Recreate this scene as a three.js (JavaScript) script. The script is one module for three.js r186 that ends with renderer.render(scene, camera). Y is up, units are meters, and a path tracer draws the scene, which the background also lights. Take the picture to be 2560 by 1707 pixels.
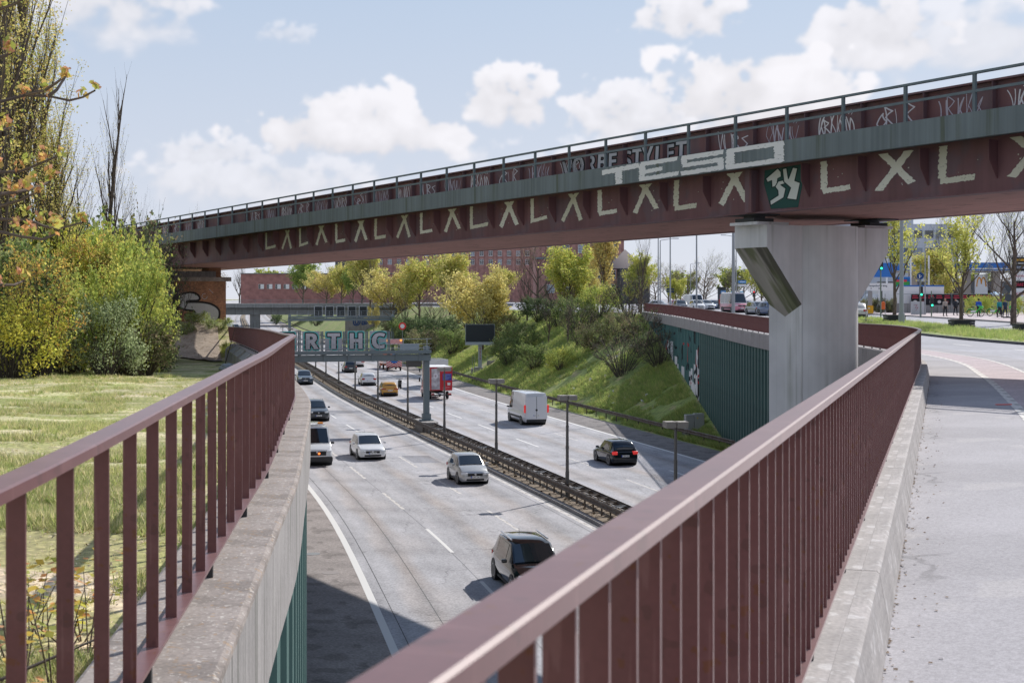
import * as THREE from 'three';
import { mergeGeometries, toCreasedNormals } from 'three/addons/utils/BufferGeometryUtils.js';
import { RoundedBoxGeometry } from 'three/addons/geometries/RoundedBoxGeometry.js';
import { MarchingCubes } from 'three/addons/objects/MarchingCubes.js';

// ---------- camera, sun, exposure ----------
const F = 3555, V0 = 745, EY = 10.2;           // focal length and horizon of the photograph in its own pixels; eye height above the motorway
const scene = new THREE.Scene();
const camera = new THREE.PerspectiveCamera(2 * Math.atan(853.5 / F) * 180 / Math.PI, 2560 / 1707, 0.1, 6000);
camera.position.set(0, EY, 0);
camera.lookAt(0, EY, -100);
camera.setViewOffset(2560, 1707, 0, 853.5 - V0, 2560, 1707);
camera.updateProjectionMatrix();
camera.focus = 45; camera.userData.fStop = 9;
const renderer = new THREE.WebGLRenderer();
renderer.toneMapping = THREE.LinearToneMapping;
renderer.toneMappingExposure = 1.0;
renderer.shadowMap.enabled = true;
const SUN_AZ = 35 * Math.PI / 180, SUN_EL = 37.4 * Math.PI / 180;   // the sun stands ahead and to the right
const sunDir = new THREE.Vector3(Math.sin(SUN_AZ) * Math.cos(SUN_EL), Math.sin(SUN_EL), -Math.cos(SUN_AZ) * Math.cos(SUN_EL));
const sun = new THREE.DirectionalLight(new THREE.Color(1, 0.955, 0.9), 5);
sun.position.copy(sunDir).multiplyScalar(300).add(new THREE.Vector3(0, 0, -80));
sun.target.position.set(0, 0, -80);
sun.castShadow = true; sun.shadow.mapSize.set(4096, 4096);
Object.assign(sun.shadow.camera, { left: -160, right: 160, top: 160, bottom: -160, near: 1, far: 800 });
scene.add(sun, sun.target);

// ---------- random numbers and noise ----------
function rng(seed) { let s = seed | 0; return () => { s = (s + 0x6d2b79f5) | 0; let t = Math.imul(s ^ (s >>> 15), 1 | s); t = (t + Math.imul(t ^ (t >>> 7), 61 | t)) ^ t; return ((t ^ (t >>> 14)) >>> 0) / 4294967296; }; }
const hash = (x, y, s) => { let h = Math.imul(x, 374761393) ^ Math.imul(y, 668265263) ^ Math.imul(s, 974711); h = Math.imul(h ^ (h >>> 13), 1274126177); return ((h ^ (h >>> 16)) >>> 0) / 4294967296; };
const sm = (t) => t * t * (3 - 2 * t);
function vnoise(x, y, px, py, s) {                                 // value noise, periodic in px and py cells
  const xi = Math.floor(x), yi = Math.floor(y), fx = sm(x - xi), fy = sm(y - yi);
  const X0 = px ? ((xi % px) + px) % px : xi, X1 = px ? (X0 + 1) % px : xi + 1, Y0 = py ? ((yi % py) + py) % py : yi, Y1 = py ? (Y0 + 1) % py : yi + 1;
  const a = hash(X0, Y0, s), b = hash(X1, Y0, s), c = hash(X0, Y1, s), d = hash(X1, Y1, s);
  return a + (b - a) * fx + (c - a) * fy + (a - b - c + d) * fx * fy;
}
function fbm(x, y, px, py, s, oct) { let v = 0, a = 0.5, t = 0; for (let i = 0; i < oct; i++) { v += a * vnoise(x, y, px, py, s + i * 17); t += a; a *= 0.5; x *= 2; y *= 2; px *= 2; py *= 2; } return v / t; }
const lerp = (a, b, t) => a + (b - a) * t, clamp = (v, a = 0, b = 1) => Math.min(b, Math.max(a, v)), step = (a, b, v) => { const t = clamp((v - a) / (b - a)); return t * t * (3 - 2 * t); };

// ---------- sky: clear spring air with fair weather cumulus ----------
{
  const W = 4096, H = 2048, data = new Float32Array(W * H * 4), R = rng(5);
  const deg = 180 / Math.PI, clouds = [];
  const pc = (u, v, w, h, k, soft) => clouds.push({ a: Math.atan((u - 1280) / F) * deg, e: Math.atan((V0 - v) / F) * deg, w: w / F * deg, h: h / F * deg, k, soft, s: clouds.length * 31 });
  pc(240, 60, 320, 130, 0.8, 0.9); pc(880, 345, 300, 130, 0.95, 0.45); pc(520, 400, 150, 60, 0.6, 0.7); pc(640, 470, 380, 90, 0.6, 1); pc(1272, 250, 130, 100, 0.95, 0.4);
  pc(1870, 265, 280, 165, 0.98, 0.4); pc(1570, 295, 185, 100, 0.85, 0.5); pc(1730, 50, 160, 80, 0.9, 0.5); pc(2200, 110, 200, 130, 0.9, 0.5); pc(2520, 170, 330, 190, 0.7, 0.9); pc(715, 95, 80, 34, 0.4, 0.9); pc(1750, 420, 600, 90, 0.55, 1);
  for (let i = 0; i < 90; i++) {                                   // the same kind of clouds all the way round
    const a = 24 + R() * 312, e = 2 + Math.pow(R(), 1.3) * 46, sc = 0.6 + R() * 1.2 + e * 0.05;
    clouds.push({ a, e, w: 3.4 * sc * (0.6 + R()), h: 1.7 * sc, k: 0.6 + R() * 0.38, soft: 0.4 + R() * 0.5, s: 400 + i * 13 });
  }
  for (let j = 0; j < H; j++) {
    const el = ((j + 0.5) / H - 0.5) * 180;
    const near = el > -1 ? clouds.filter((c) => Math.abs(el - c.e) < c.h * 1.9) : [];
    const t = clamp(el / 12), z = clamp((el - 13) / 62);
    const ce = Math.cos(el / deg), se = Math.sin(el / deg);
    for (let i = 0; i < W; i++) {
      const phi = ((i + 0.5) / W - 0.5) * 2 * Math.PI, x = Math.cos(phi) * ce, zz = Math.sin(phi) * ce;
      let az = Math.atan2(x, -zz) * deg;                           // 0 straight ahead, positive to the right
      const cs = x * sunDir.x + se * sunDir.y + zz * sunDir.z;
      let r = lerp(0.74, 0.5, t), g = lerp(0.765, 0.61, t), b = lerp(0.84, 0.78, t);
      r = lerp(r, 0.085, Math.pow(z, 0.75)); g = lerp(g, 0.17, Math.pow(z, 0.75)); b = lerp(b, 0.36, Math.pow(z, 0.75));
      const glow = Math.pow(clamp(cs), 6) * 0.16 + Math.pow(clamp(cs), 40) * 0.4;
      r += glow; g += glow * 0.97; b += glow * 0.9;
      if (el > -1 && near.length) {
        let den = 0, lit = 0;
        for (const c of near) {
          let da = az - c.a; if (da > 180) da -= 360; if (da < -180) da += 360;
          if (Math.abs(da) > c.w * 1.9) continue;
          const dy = el - c.e, q = 2.3 / c.h;
          const wx = fbm(da * q * 0.5 + c.s, dy * q * 0.6, 0, 0, c.s + 7, 3) - 0.5, n = fbm(da * q * 0.85 + c.s + wx * 0.8, dy * q * 1.1 + c.s + wx * 0.5, 0, 0, c.s, 7);
          const v = 1 - (da / c.w) ** 2 - (dy > 0 ? (dy / c.h) ** 2 : (dy / (c.h * 0.75)) ** 2) + (n - 0.53) * 2.5;
          const d = step(0, c.soft * lerp(1.9, 0.62, step(-0.7, 0.35, dy / c.h)), v) * c.k;
          if (d > den) { den = d; lit = clamp(0.6 + 0.42 * (dy / c.h) + (n - 0.5) * 1.3); }
        }
        const w = lerp(0.69, 0.93, lit) * lerp(1, 1.04, clamp(cs));
        r = lerp(r, w, den); g = lerp(g, w * 0.985, den); b = lerp(b, w * 1.03, den);
      }
      const k = (j * W + i) * 4;
      data[k] = r; data[k + 1] = g; data[k + 2] = b; data[k + 3] = 1;
    }
  }
  const sky = new THREE.DataTexture(data, W, H, THREE.RGBAFormat, THREE.FloatType);
  sky.mapping = THREE.EquirectangularReflectionMapping; sky.magFilter = THREE.LinearFilter; sky.needsUpdate = true;
  scene.background = sky; scene.environment = sky;
}

// ---------- textures ----------
function tex(size, fn, o = {}) {                                   // fn(u, v) in 0..1 -> [r, g, b] or grey, 0..255 sRGB
  const H = o.h || size, d = new Uint8Array(size * H * 4);
  for (let j = 0; j < H; j++) for (let i = 0; i < size; i++) {
    const c = fn((i + 0.5) / size, (j + 0.5) / H), k = (j * size + i) * 4;
    if (typeof c === 'number') d[k] = d[k + 1] = d[k + 2] = clamp(c, 0, 255); else { d[k] = clamp(c[0], 0, 255); d[k + 1] = clamp(c[1], 0, 255); d[k + 2] = clamp(c[2], 0, 255); }
    d[k + 3] = 255;
  }
  const t = new THREE.DataTexture(d, size, H, THREE.RGBAFormat);
  t.wrapS = t.wrapT = THREE.RepeatWrapping; t.magFilter = THREE.LinearFilter; t.minFilter = THREE.LinearMipmapLinearFilter; t.generateMipmaps = true;
  if (!o.data) t.colorSpace = THREE.SRGBColorSpace;
  t.repeat.set(1 / (o.m || 1), 1 / (o.mv || o.m || 1)); t.needsUpdate = true;
  return t;
}
const N = (u, v, c, s, o = 4) => fbm(u * c, v * c, c, c, s, o);     // tileable
const NS = (u, v, cu, cv, s, o = 3) => fbm(u * cu, v * cv, cu, cv, s, o);
const mix3 = (a, b, t) => [lerp(a[0], b[0], t), lerp(a[1], b[1], t), lerp(a[2], b[2], t)];
const sc3 = (a, k) => [a[0] * k, a[1] * k, a[2] * k];
function canvas(w, h, draw, o = {}) {
  const c = document.createElement('canvas'); c.width = w; c.height = h;
  const g = c.getContext('2d'); draw(g, w, h);
  const t = new THREE.CanvasTexture(c); t.colorSpace = THREE.SRGBColorSpace; t.needsUpdate = true;
  if (o.repeat) { t.wrapS = t.wrapT = THREE.RepeatWrapping; t.repeat.set(...o.repeat); }
  return t;
}
const lin = (r, g, b) => new THREE.Color().setRGB(r, g, b);
const mat = (o) => { if (Array.isArray(o.color)) o.color = lin(...o.color); return new THREE.MeshStandardMaterial({ roughness: 0.85, metalness: 0, ...o }); };
const phys = (o) => { if (Array.isArray(o.color)) o.color = lin(...o.color); return new THREE.MeshPhysicalMaterial({ roughness: 0.5, metalness: 0, ...o }); };

const fineBump = tex(256, (u, v) => 255 * (0.5 * N(u, v, 64, 3, 2) + 0.5 * N(u, v, 16, 9, 3)), { data: 1, m: 1 });
const T = {
  road: tex(1024, (u, v) => { const w = NS(u, v, 24, 3, 11, 3), p = N(u, v, 6, 12, 4), g = N(u, v, 256, 13, 1), l = NS(u, v, 9, 1, 21, 2), ln = Math.cos(u * 6.2832 * 3), ol = Math.pow(clamp(-ln), 3) * (0.5 + N(u, v, 5, 14, 3)), cr = step(0.02, 0.006, Math.abs(N(u, v, 5, 18, 5) - 0.5)) * step(0.5, 0.6, N(u, v, 4, 19, 2)); const k = 0.815 + 0.14 * (w - 0.5) + 0.16 * (p - 0.5) + 0.18 * (g - 0.5) + 0.14 * (l - 0.5) - 0.06 * ol - 0.09 * cr; return sc3(mix3([172, 171, 175], [178, 168, 163], clamp((l - 0.4) * 2 + ol * 0.6)), k * 1.19); }, { m: 11.4 }),
  shoulder: tex(512, (u, v) => { const p = N(u, v, 5, 31, 5), g = N(u, v, 128, 32, 1), dk = step(0.56, 0.7, N(u, v, 9, 35, 5)); return sc3(mix3([168, 159, 155], [128, 120, 116], dk * 0.6), 0.86 + 0.2 * (p - 0.5) + 0.2 * (g - 0.5)); }, { m: 6 }),
  walk: tex(1024, (u, v) => { const p = N(u, v, 5, 41, 5), g = hash((u * 1024) | 0, (v * 1024) | 0, 5), g2 = N(u, v, 300, 43, 1), st = step(0.6, 0.75, N(u, v, 8, 44, 5)); return sc3(mix3([172, 169, 173], [184, 180, 181], st * 0.7), 0.92 + 0.16 * (p - 0.5) + 0.16 * (g - 0.5) + 0.1 * (g2 - 0.5) - 0.12 * step(0.014, 0.004, Math.abs(N(u, v, 3, 47, 5) - 0.5)) * step(0.5, 0.62, N(u, v, 3, 48, 2))); }, { m: 5.3 }),
  street: tex(512, (u, v) => { const p = N(u, v, 4, 51, 5), g = N(u, v, 128, 52, 1), l = NS(u, v, 2, 24, 53, 3); return sc3([158, 158, 166], 0.92 + 0.2 * (p - 0.5) + 0.14 * (g - 0.5) + 0.12 * (l - 0.5)); }, { m: 18 }),
  pink: tex(512, (u, v) => sc3([192, 176, 179], 0.92 + 0.18 * (N(u, v, 5, 61, 5) - 0.5) + 0.16 * (N(u, v, 128, 62, 1) - 0.5)), { m: 5 }),
  conc: tex(1024, (u, v) => { const st = NS(u, v, 64, 2, 71, 3), p = N(u, v, 5, 72, 5), g = N(u, v, 128, 73, 2), dk = step(0.58, 0.76, NS(u, v, 40, 1.0 | 1, 74, 4)) * step(0.4, 0.6, N(u, v, 4, 75, 3)); return sc3(mix3([158, 154, 152], [92, 92, 86], dk * 0.55), 0.94 + 0.22 * (st - 0.5) + 0.16 * (p - 0.5) + 0.1 * (g - 0.5)); }, { m: 4 }),
  pier: tex(1024, (u, v) => { const st = NS(u, v, 48, 1, 81, 3), p = N(u, v, 4, 82, 5), b = Math.abs((u * 7) % 1 - 0.5) > 0.492 ? 0.95 : 1, dk = step(0.6, 0.8, NS(u, v, 14, 1, 84, 3)) * step(0.35, 0.7, N(u, v, 3, 85, 3)), y = N(u, v, 9, 86, 4); return sc3(mix3([214, 212, 211], [138, 138, 124], dk * 0.45), b * (0.95 + 0.05 * (st - 0.5) + 0.16 * (p - 0.5) + 0.07 * (y - 0.5))); }, { m: 4, mv: 6 }),
  cap: tex(1024, (u, v) => { const p = N(u, v, 5, 91, 5), g = N(u, v, 120, 92, 2), w = step(0.72, 0.76, N(u, v, 90, 93, 2)), o = step(0.76, 0.8, N(u, v, 60, 95, 2)), dk = step(0.48, 0.72, N(u, v, 6, 94, 4)); let c = mix3([160, 150, 144], [132, 123, 117], dk * 0.75); c = mix3(c, [206, 200, 192], w * 0.65); c = mix3(c, [170, 134, 96], o * 0.4); return sc3(c, 0.92 + 0.18 * (p - 0.5) + 0.22 * (g - 0.5)); }, { m: 1.6 }),
  curb: tex(1024, (u, v) => { const p = N(u, v, 5, 101, 5), g = N(u, v, 110, 102, 3), st = NS(u, v, 3, 50, 103, 3), w = step(0.6, 0.7, N(u, v, 16, 104, 4)); return sc3(mix3([186, 180, 177], [208, 204, 202], w), 0.9 + 0.2 * (p - 0.5) + 0.16 * (g - 0.5) + 0.12 * (st - 0.5)); }, { m: 1.5 }),
  brown: tex(1024, (u, v) => { const p = N(u, v, 6, 111, 5), g = N(u, v, 200, 112, 2), w = step(0.5, 0.8, N(u, v, 14, 113, 5)), d = step(0.72, 0.75, N(u, v, 40, 114, 3)), ch = step(0.77, 0.79, N(u, v, 70, 115, 3)), sc = step(0.72, 0.76, NS(u, v, 160, 8, 116, 2)); let c = mix3([112, 70, 68], [126, 86, 83], w * 0.6); c = mix3(c, [76, 48, 44], d * 0.35); c = mix3(c, [112, 66, 42], ch * 0.8); c = mix3(c, [164, 128, 122], sc * 0.25); return sc3(c, 0.95 + 0.12 * (p - 0.5) + 0.08 * (g - 0.5)); }, { m: 2 }),
  girder: tex(1024, (u, v) => { const st = NS(u, v, 40, 2, 121, 3), p = N(u, v, 5, 122, 5), w = step(0.56, 0.7, N(u, v, 7, 123, 4)); return sc3(mix3([116, 80, 82], [106, 84, 90], w * 0.8), 0.95 + 0.16 * (st - 0.5) + 0.14 * (p - 0.5)); }, { m: 6 }),
  soffit: tex(1024, (u, v) => { const p = N(u, v, 5, 126, 5), l = NS(u, v, 2, 30, 127, 3), d = step(0.7, 0.76, NS(u, v, 10, 46, 128, 4)); return sc3(mix3([164, 120, 112], [88, 66, 62], d * 0.7), 0.95 + 0.16 * (p - 0.5) + 0.1 * (l - 0.5)); }, { m: 7 }),  // paler than the girder paint, with light bounced off the road put into the colour
  fascia: tex(1024, (u, v) => { const st = NS(u, v, 60, 1, 131, 3), p = N(u, v, 4, 132, 5), gr = step(0.55, 0.75, NS(u, v, 36, 1, 133, 4)) * step(0.35, 0.65, N(u, v, 3, 134, 3)); return sc3(mix3([112, 121, 122], [86, 92, 76], gr * 0.7), 0.96 + 0.18 * (st - 0.5) + 0.16 * (p - 0.5)); }, { m: 6 }),
  pile: tex(512, (u, v) => sc3([70, 102, 98], 0.94 + 0.2 * (NS(u, v, 20, 1, 141, 3) - 0.5) + 0.2 * (N(u, v, 4, 142, 4) - 0.5)), { m: 3 }),
  grass: tex(1024, (u, v) => { const p = N(u, v, 6, 151, 5), d = step(0.4, 0.56, N(u, v, 8, 152, 5)), g = N(u, v, 160, 153, 3), w = N(u, v, 3, 154, 3); let c = mix3([176, 166, 118], [146, 148, 86], p); c = mix3(c, [206, 188, 158], d * 0.95); return sc3(c, (0.7 + 0.6 * g) * (0.86 + 0.28 * w)); }, { m: 7 }),
  bank: tex(1024, (u, v) => { const p = N(u, v, 6, 161, 5), g = NS(u, v, 40, 120, 162, 4), d = step(0.56, 0.72, N(u, v, 7, 164, 5)); let c = mix3([112, 130, 66], [150, 158, 90], p); c = mix3(c, [160, 144, 112], d * 0.75); return sc3(c, 0.6 + 0.8 * g); }, { m: 9 }),
  dirt: tex(512, (u, v) => { const p = N(u, v, 8, 171, 5), g = N(u, v, 100, 172, 3); return sc3(mix3([150, 136, 118], [104, 92, 78], p), 0.7 + 0.6 * g); }, { m: 3 }),
  sand: tex(512, (u, v) => { const p = N(u, v, 6, 176, 5), g = N(u, v, 90, 177, 3), d = step(0.62, 0.72, N(u, v, 14, 178, 4)); return sc3(mix3([206, 188, 168], [150, 130, 108], d * 0.6), 0.82 + 0.2 * (p - 0.5) + 0.35 * (g - 0.5)); }, { m: 3 }),
  brick: tex(512, (u, v) => { const rows = 32, r = Math.floor(v * rows), ox = (r & 1) * 0.5, cu = u * 16 + ox, c = Math.floor(cu), fx = cu - c, fy = v * rows - r; const mo = fx < 0.05 || fy < 0.13, n = hash(c & 15, r, 9), gr = N(u, v, 60, 181, 3), st = N(u, v, 4, 182, 4); return mo ? sc3([150, 136, 120], 0.9 + 0.2 * gr) : sc3(mix3([172, 118, 84], [140, 92, 68], n), (0.8 + 0.4 * gr) * (0.8 + 0.4 * st)); }, { m: 2.4 }),
  redbrick: tex(512, (u, v) => { const rows = 64, r = Math.floor(v * rows), n = hash(Math.floor(u * 32 + (r & 1) * 0.5), r, 10), st = N(u, v, 4, 186, 4); return sc3(mix3([176, 134, 124], [162, 122, 114], n), 0.86 + 0.28 * st); }, { m: 5 }),
  bark: tex(256, (u, v) => { const st = NS(u, v, 24, 5, 191, 4); return sc3([96, 84, 74], 0.55 + 0.9 * st); }, { m: 1 }),
  rust: tex(512, (u, v) => { const p = N(u, v, 8, 196, 5), l = NS(u, v, 2, 40, 197, 3); return sc3(mix3([104, 98, 92], [82, 66, 56], clamp(p * 2 - 0.6)), 0.8 + 0.4 * l); }, { m: 2 }),
};
const M = {
  road: mat({ map: T.road, roughness: 0.88 }), shoulder: mat({ map: T.shoulder, roughness: 0.92 }), walk: mat({ map: T.walk, roughness: 0.9, bumpMap: fineBump, bumpScale: 0.001 }),
  street: mat({ map: T.street, roughness: 0.85 }), pink: mat({ map: T.pink, roughness: 0.88 }), paint: mat({ color: [0.7, 0.69, 0.67], roughness: 0.7 }),
  paintOld: mat({ map: tex(256, (u, v) => mix3([206, 202, 198], [160, 156, 152], step(0.5, 0.7, N(u, v, 10, 201, 4))), { m: 1.3 }), roughness: 0.8 }),
  conc: mat({ map: T.conc, bumpMap: fineBump, bumpScale: 0.004 }), pier: mat({ map: T.pier }), cap: mat({ map: T.cap, bumpMap: T.cap, bumpScale: 0.004, roughness: 0.95 }), curb: mat({ map: T.curb, roughness: 0.92, bumpMap: fineBump, bumpScale: 0.004 }),
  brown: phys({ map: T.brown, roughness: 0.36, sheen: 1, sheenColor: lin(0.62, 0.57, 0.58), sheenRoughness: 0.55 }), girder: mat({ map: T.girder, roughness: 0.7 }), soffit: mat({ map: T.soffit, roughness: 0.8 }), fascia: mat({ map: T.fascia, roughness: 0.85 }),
  pile: mat({ map: T.pile, roughness: 0.65 }), grass: mat({ map: T.grass, roughness: 1, vertexColors: true }), bank: mat({ map: T.bank, roughness: 1 }), dirt: mat({ map: T.dirt, roughness: 1 }), sand: mat({ map: T.sand, roughness: 1, bumpMap: fineBump, bumpScale: 0.02 }),
  pierMoss: mat({ side: THREE.DoubleSide, roughness: 0.95, map: tex(512, (u, v) => { const p = N(u, v, 4, 211, 5), m = step(0.45, 0.62, NS(u, v, 7, 2, 212, 4)), g = step(0.5, 0.68, NS(u, v, 6, 3, 213, 4)); let c = mix3([176, 170, 160], [86, 82, 70], m * 0.8); c = mix3(c, [84, 92, 52], g * 0.6); return sc3(c, 0.9 + 0.3 * (p - 0.5)); }, { m: 2.4, mv: 5 }) }),
  brick: mat({ map: T.brick, roughness: 0.9 }), redbrick: mat({ map: T.redbrick, roughness: 0.9 }), bark: mat({ map: T.bark, roughness: 1 }), twig: mat({ color: [0.085, 0.07, 0.06], roughness: 1 }),
  rust: mat({ map: T.rust, roughness: 0.6, metalness: 0.3 }), galv: mat({ color: [0.3, 0.31, 0.32], roughness: 0.5, metalness: 0.4 }), steel: mat({ color: [0.16, 0.2, 0.215], roughness: 0.55, metalness: 0.1 }), steelLight: mat({ color: [0.34, 0.38, 0.41], roughness: 0.5 }),
  dark: mat({ color: [0.02, 0.022, 0.025], roughness: 0.7 }), black: mat({ color: [0.012, 0.012, 0.013], roughness: 0.5 }), tar: mat({ color: [0.075, 0.075, 0.08], roughness: 0.7 }), white: mat({ color: [0.75, 0.75, 0.75], roughness: 0.5 }),
  tyre: mat({ color: [0.018, 0.018, 0.019], roughness: 0.85 }), rim: mat({ color: [0.42, 0.43, 0.45], roughness: 0.35, metalness: 0.7 }), chrome: mat({ color: [0.6, 0.61, 0.63], roughness: 0.25, metalness: 0.9 }),
  glass: phys({ color: [0.018, 0.024, 0.028], roughness: 0.04, clearcoat: 1, clearcoatRoughness: 0.02, ior: 1.6 }),
  head: phys({ color: [0.72, 0.74, 0.76], roughness: 0.12, clearcoat: 1 }), tail: phys({ color: [0.42, 0.012, 0.014], roughness: 0.2, clearcoat: 1 }), tailOn: mat({ color: [0.6, 0.03, 0.03], emissive: lin(1, 0.06, 0.05), emissiveIntensity: 0.35, roughness: 0.3 }),
  amber: mat({ color: [0.8, 0.28, 0.03], roughness: 0.4 }), plastic: mat({ color: [0.03, 0.031, 0.033], roughness: 0.6 }), plate: mat({ map: canvas(128, 28, (g, w, h) => { g.fillStyle = '#f2f2ee'; g.fillRect(0, 0, w, h); g.fillStyle = '#2347b0'; g.fillRect(0, 0, 12, h); g.fillStyle = '#16181c'; g.font = 'bold 22px sans-serif'; g.fillText('B·WR 7365', 16, 22, 106); }), roughness: 0.5 }),
};
const steelTint = (r, g, b, o = {}) => mat({ color: [r, g, b], roughness: 0.5, ...o });

// ---------- builders ----------
const V = (x, y, z) => new THREE.Vector3(x, y, z);
const W3 = (x, y, d) => V(x, y, -d);                                // x right, y up from the motorway, d metres ahead of the camera
const at = (u, v, d) => V((u - 1280) * d / F, EY - (v - V0) * d / F, -d);
const taken = new Map();
function numbered(name) { const n = taken.get(name) || 0; taken.set(name, n + 1); return n ? name + '_' + String(n).padStart(3, '0') : name; }
function shade(o) { o.traverse((c) => { if (c.isMesh) { c.castShadow = true; c.receiveShadow = true; } }); return o; }
function thing(name, label, category, pos = [0, 0, 0], turn = 0, group) {
  const o = new THREE.Group(); o.name = numbered(name); o.position.set(...pos); o.rotation.y = turn;
  o.userData = { label, category }; if (group) o.userData.group = group; scene.add(o); return o;
}
function part(parent, name, geo, m, label) { const o = new THREE.Mesh(geo, m); o.name = name; o.castShadow = o.receiveShadow = true; if (label) o.userData.label = label; parent.add(o); return o; }
function tag(o, name, label, category, group) { o.name = numbered(name); o.userData = { label, category }; if (group) o.userData.group = group; o.castShadow = o.receiveShadow = true; scene.add(o); return o; }
function struct(name, geo, m) { const o = new THREE.Mesh(geo, m); o.name = numbered(name); o.userData = { kind: 'structure' }; o.castShadow = o.receiveShadow = true; scene.add(o); return o; }
function stuff(o, name, label, category) { o.name = numbered(name); o.userData = { kind: 'stuff', label, category }; o.castShadow = o.receiveShadow = true; scene.add(o); return o; }
function copyOf(o, label, pos, turn = 0, scale = 1) { const c = o.clone(); c.name = numbered(o.name.replace(/_\d{3}$/, '')); c.userData = { ...o.userData, label }; c.position.set(...pos); c.rotation.y = turn; if (Array.isArray(scale)) c.scale.set(...scale); else c.scale.setScalar(scale); scene.add(c); return c; }

function geoOf(pos, uv, idx, col) {
  const g = new THREE.BufferGeometry(); g.setAttribute('position', new THREE.Float32BufferAttribute(pos, 3));
  if (uv) g.setAttribute('uv', new THREE.Float32BufferAttribute(uv, 2)); if (col) g.setAttribute('color', new THREE.Float32BufferAttribute(col, 3));
  if (idx) g.setIndex(idx); g.computeVertexNormals(); return g;
}
function sweep(path, prof, o = {}) {                               // prof: [lateral to the right of travel, up] points; each profile edge keeps its own faces
  const n = path.length, pos = [], uv = [], idx = [], rt = [], L = [0];
  for (let i = 0; i < n; i++) {
    const a = path[Math.max(0, i - 1)], b = path[Math.min(n - 1, i + 1)], dx = b.x - a.x, dz = b.z - a.z, l = Math.hypot(dx, dz) || 1;
    rt.push([-dz / l, dx / l]); if (i) L.push(L[i - 1] + path[i].distanceTo(path[i - 1]));
  }
  const m = prof.length, ed = o.open ? m - 1 : m; let per = 0;
  const pt = (i, p) => [path[i].x + rt[i][0] * p[0], path[i].y + p[1], path[i].z + rt[i][1] * p[0]];
  for (let e = 0; e < ed; e++) {
    const p = prof[e], q = prof[(e + 1) % m], len = Math.hypot(q[0] - p[0], q[1] - p[1]), base = pos.length / 3;
    for (let i = 0; i < n; i++) { pos.push(...pt(i, p), ...pt(i, q)); uv.push(L[i], per, L[i], per + len); }
    for (let i = 0; i < n - 1; i++) { const k = base + i * 2; idx.push(k, k + 2, k + 1, k + 1, k + 2, k + 3); }
    per += len;
  }
  if (!o.open) for (const i of [0, n - 1]) { const base = pos.length / 3; prof.forEach((p) => { pos.push(...pt(i, p)); uv.push(p[0], p[1]); }); for (let k = 1; k < m - 1; k++) i ? idx.push(base, base + k + 1, base + k) : idx.push(base, base + k, base + k + 1); }
  return geoOf(pos, uv, idx);
}
function metric(g) {                                               // uv in metres by the way each face points
  g = g.index ? g.toNonIndexed() : g; const p = g.attributes.position, uv = new Float32Array(p.count * 2), a = V(), b = V(), c = V();
  for (let i = 0; i < p.count; i += 3) {
    a.fromBufferAttribute(p, i); b.fromBufferAttribute(p, i + 1).sub(a); c.fromBufferAttribute(p, i + 2).sub(a); b.cross(c);
    const ax = Math.abs(b.x), ay = Math.abs(b.y), az = Math.abs(b.z);
    for (let k = 0; k < 3; k++) { const x = p.getX(i + k), y = p.getY(i + k), z = p.getZ(i + k), j = (i + k) * 2; if (ay > ax && ay > az) { uv[j] = x; uv[j + 1] = z; } else if (ax > az) { uv[j] = z; uv[j + 1] = y; } else { uv[j] = x; uv[j + 1] = y; } }
  }
  g.setAttribute('uv', new THREE.BufferAttribute(uv, 2)); return g;
}
const box = (w, h, d, x = 0, y = 0, z = 0, ry = 0, rx = 0, rz = 0) => { const g = new THREE.BoxGeometry(w, h, d); if (rx) g.rotateX(rx); if (rz) g.rotateZ(rz); if (ry) g.rotateY(ry); g.translate(x, y, z); return g; };
const rbox = (w, h, d, r, x = 0, y = 0, z = 0) => { const g = new RoundedBoxGeometry(w, h, d, 2, r); g.translate(x, y, z); return g; };
const cyl = (r0, r1, h, x = 0, y = 0, z = 0, n = 12) => { const g = new THREE.CylinderGeometry(r1, r0, h, n); g.translate(x, y + h / 2, z); return g; };
function rod(a, b, r0, r1 = r0, n = 6) { const d = V().subVectors(b, a), g = new THREE.CylinderGeometry(r1, r0, d.length(), n, 1); g.applyQuaternion(new THREE.Quaternion().setFromUnitVectors(V(0, 1, 0), d.clone().normalize())); g.translate((a.x + b.x) / 2, (a.y + b.y) / 2, (a.z + b.z) / 2); return g; }
const plain = (g) => { g = g.index ? g.toNonIndexed() : g; for (const k of Object.keys(g.attributes)) if (!['position', 'normal', 'uv'].includes(k)) g.deleteAttribute(k); return g; };
const merge = (list) => mergeGeometries(list.map(plain));
const extr = (pts, depth, bevel = 0) => { const s = new THREE.Shape(pts.map((p) => new THREE.Vector2(...p))); return new THREE.ExtrudeGeometry(s, { depth, bevelEnabled: !!bevel, bevelSize: bevel, bevelThickness: bevel, bevelSegments: 1, curveSegments: 8 }); };
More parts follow.
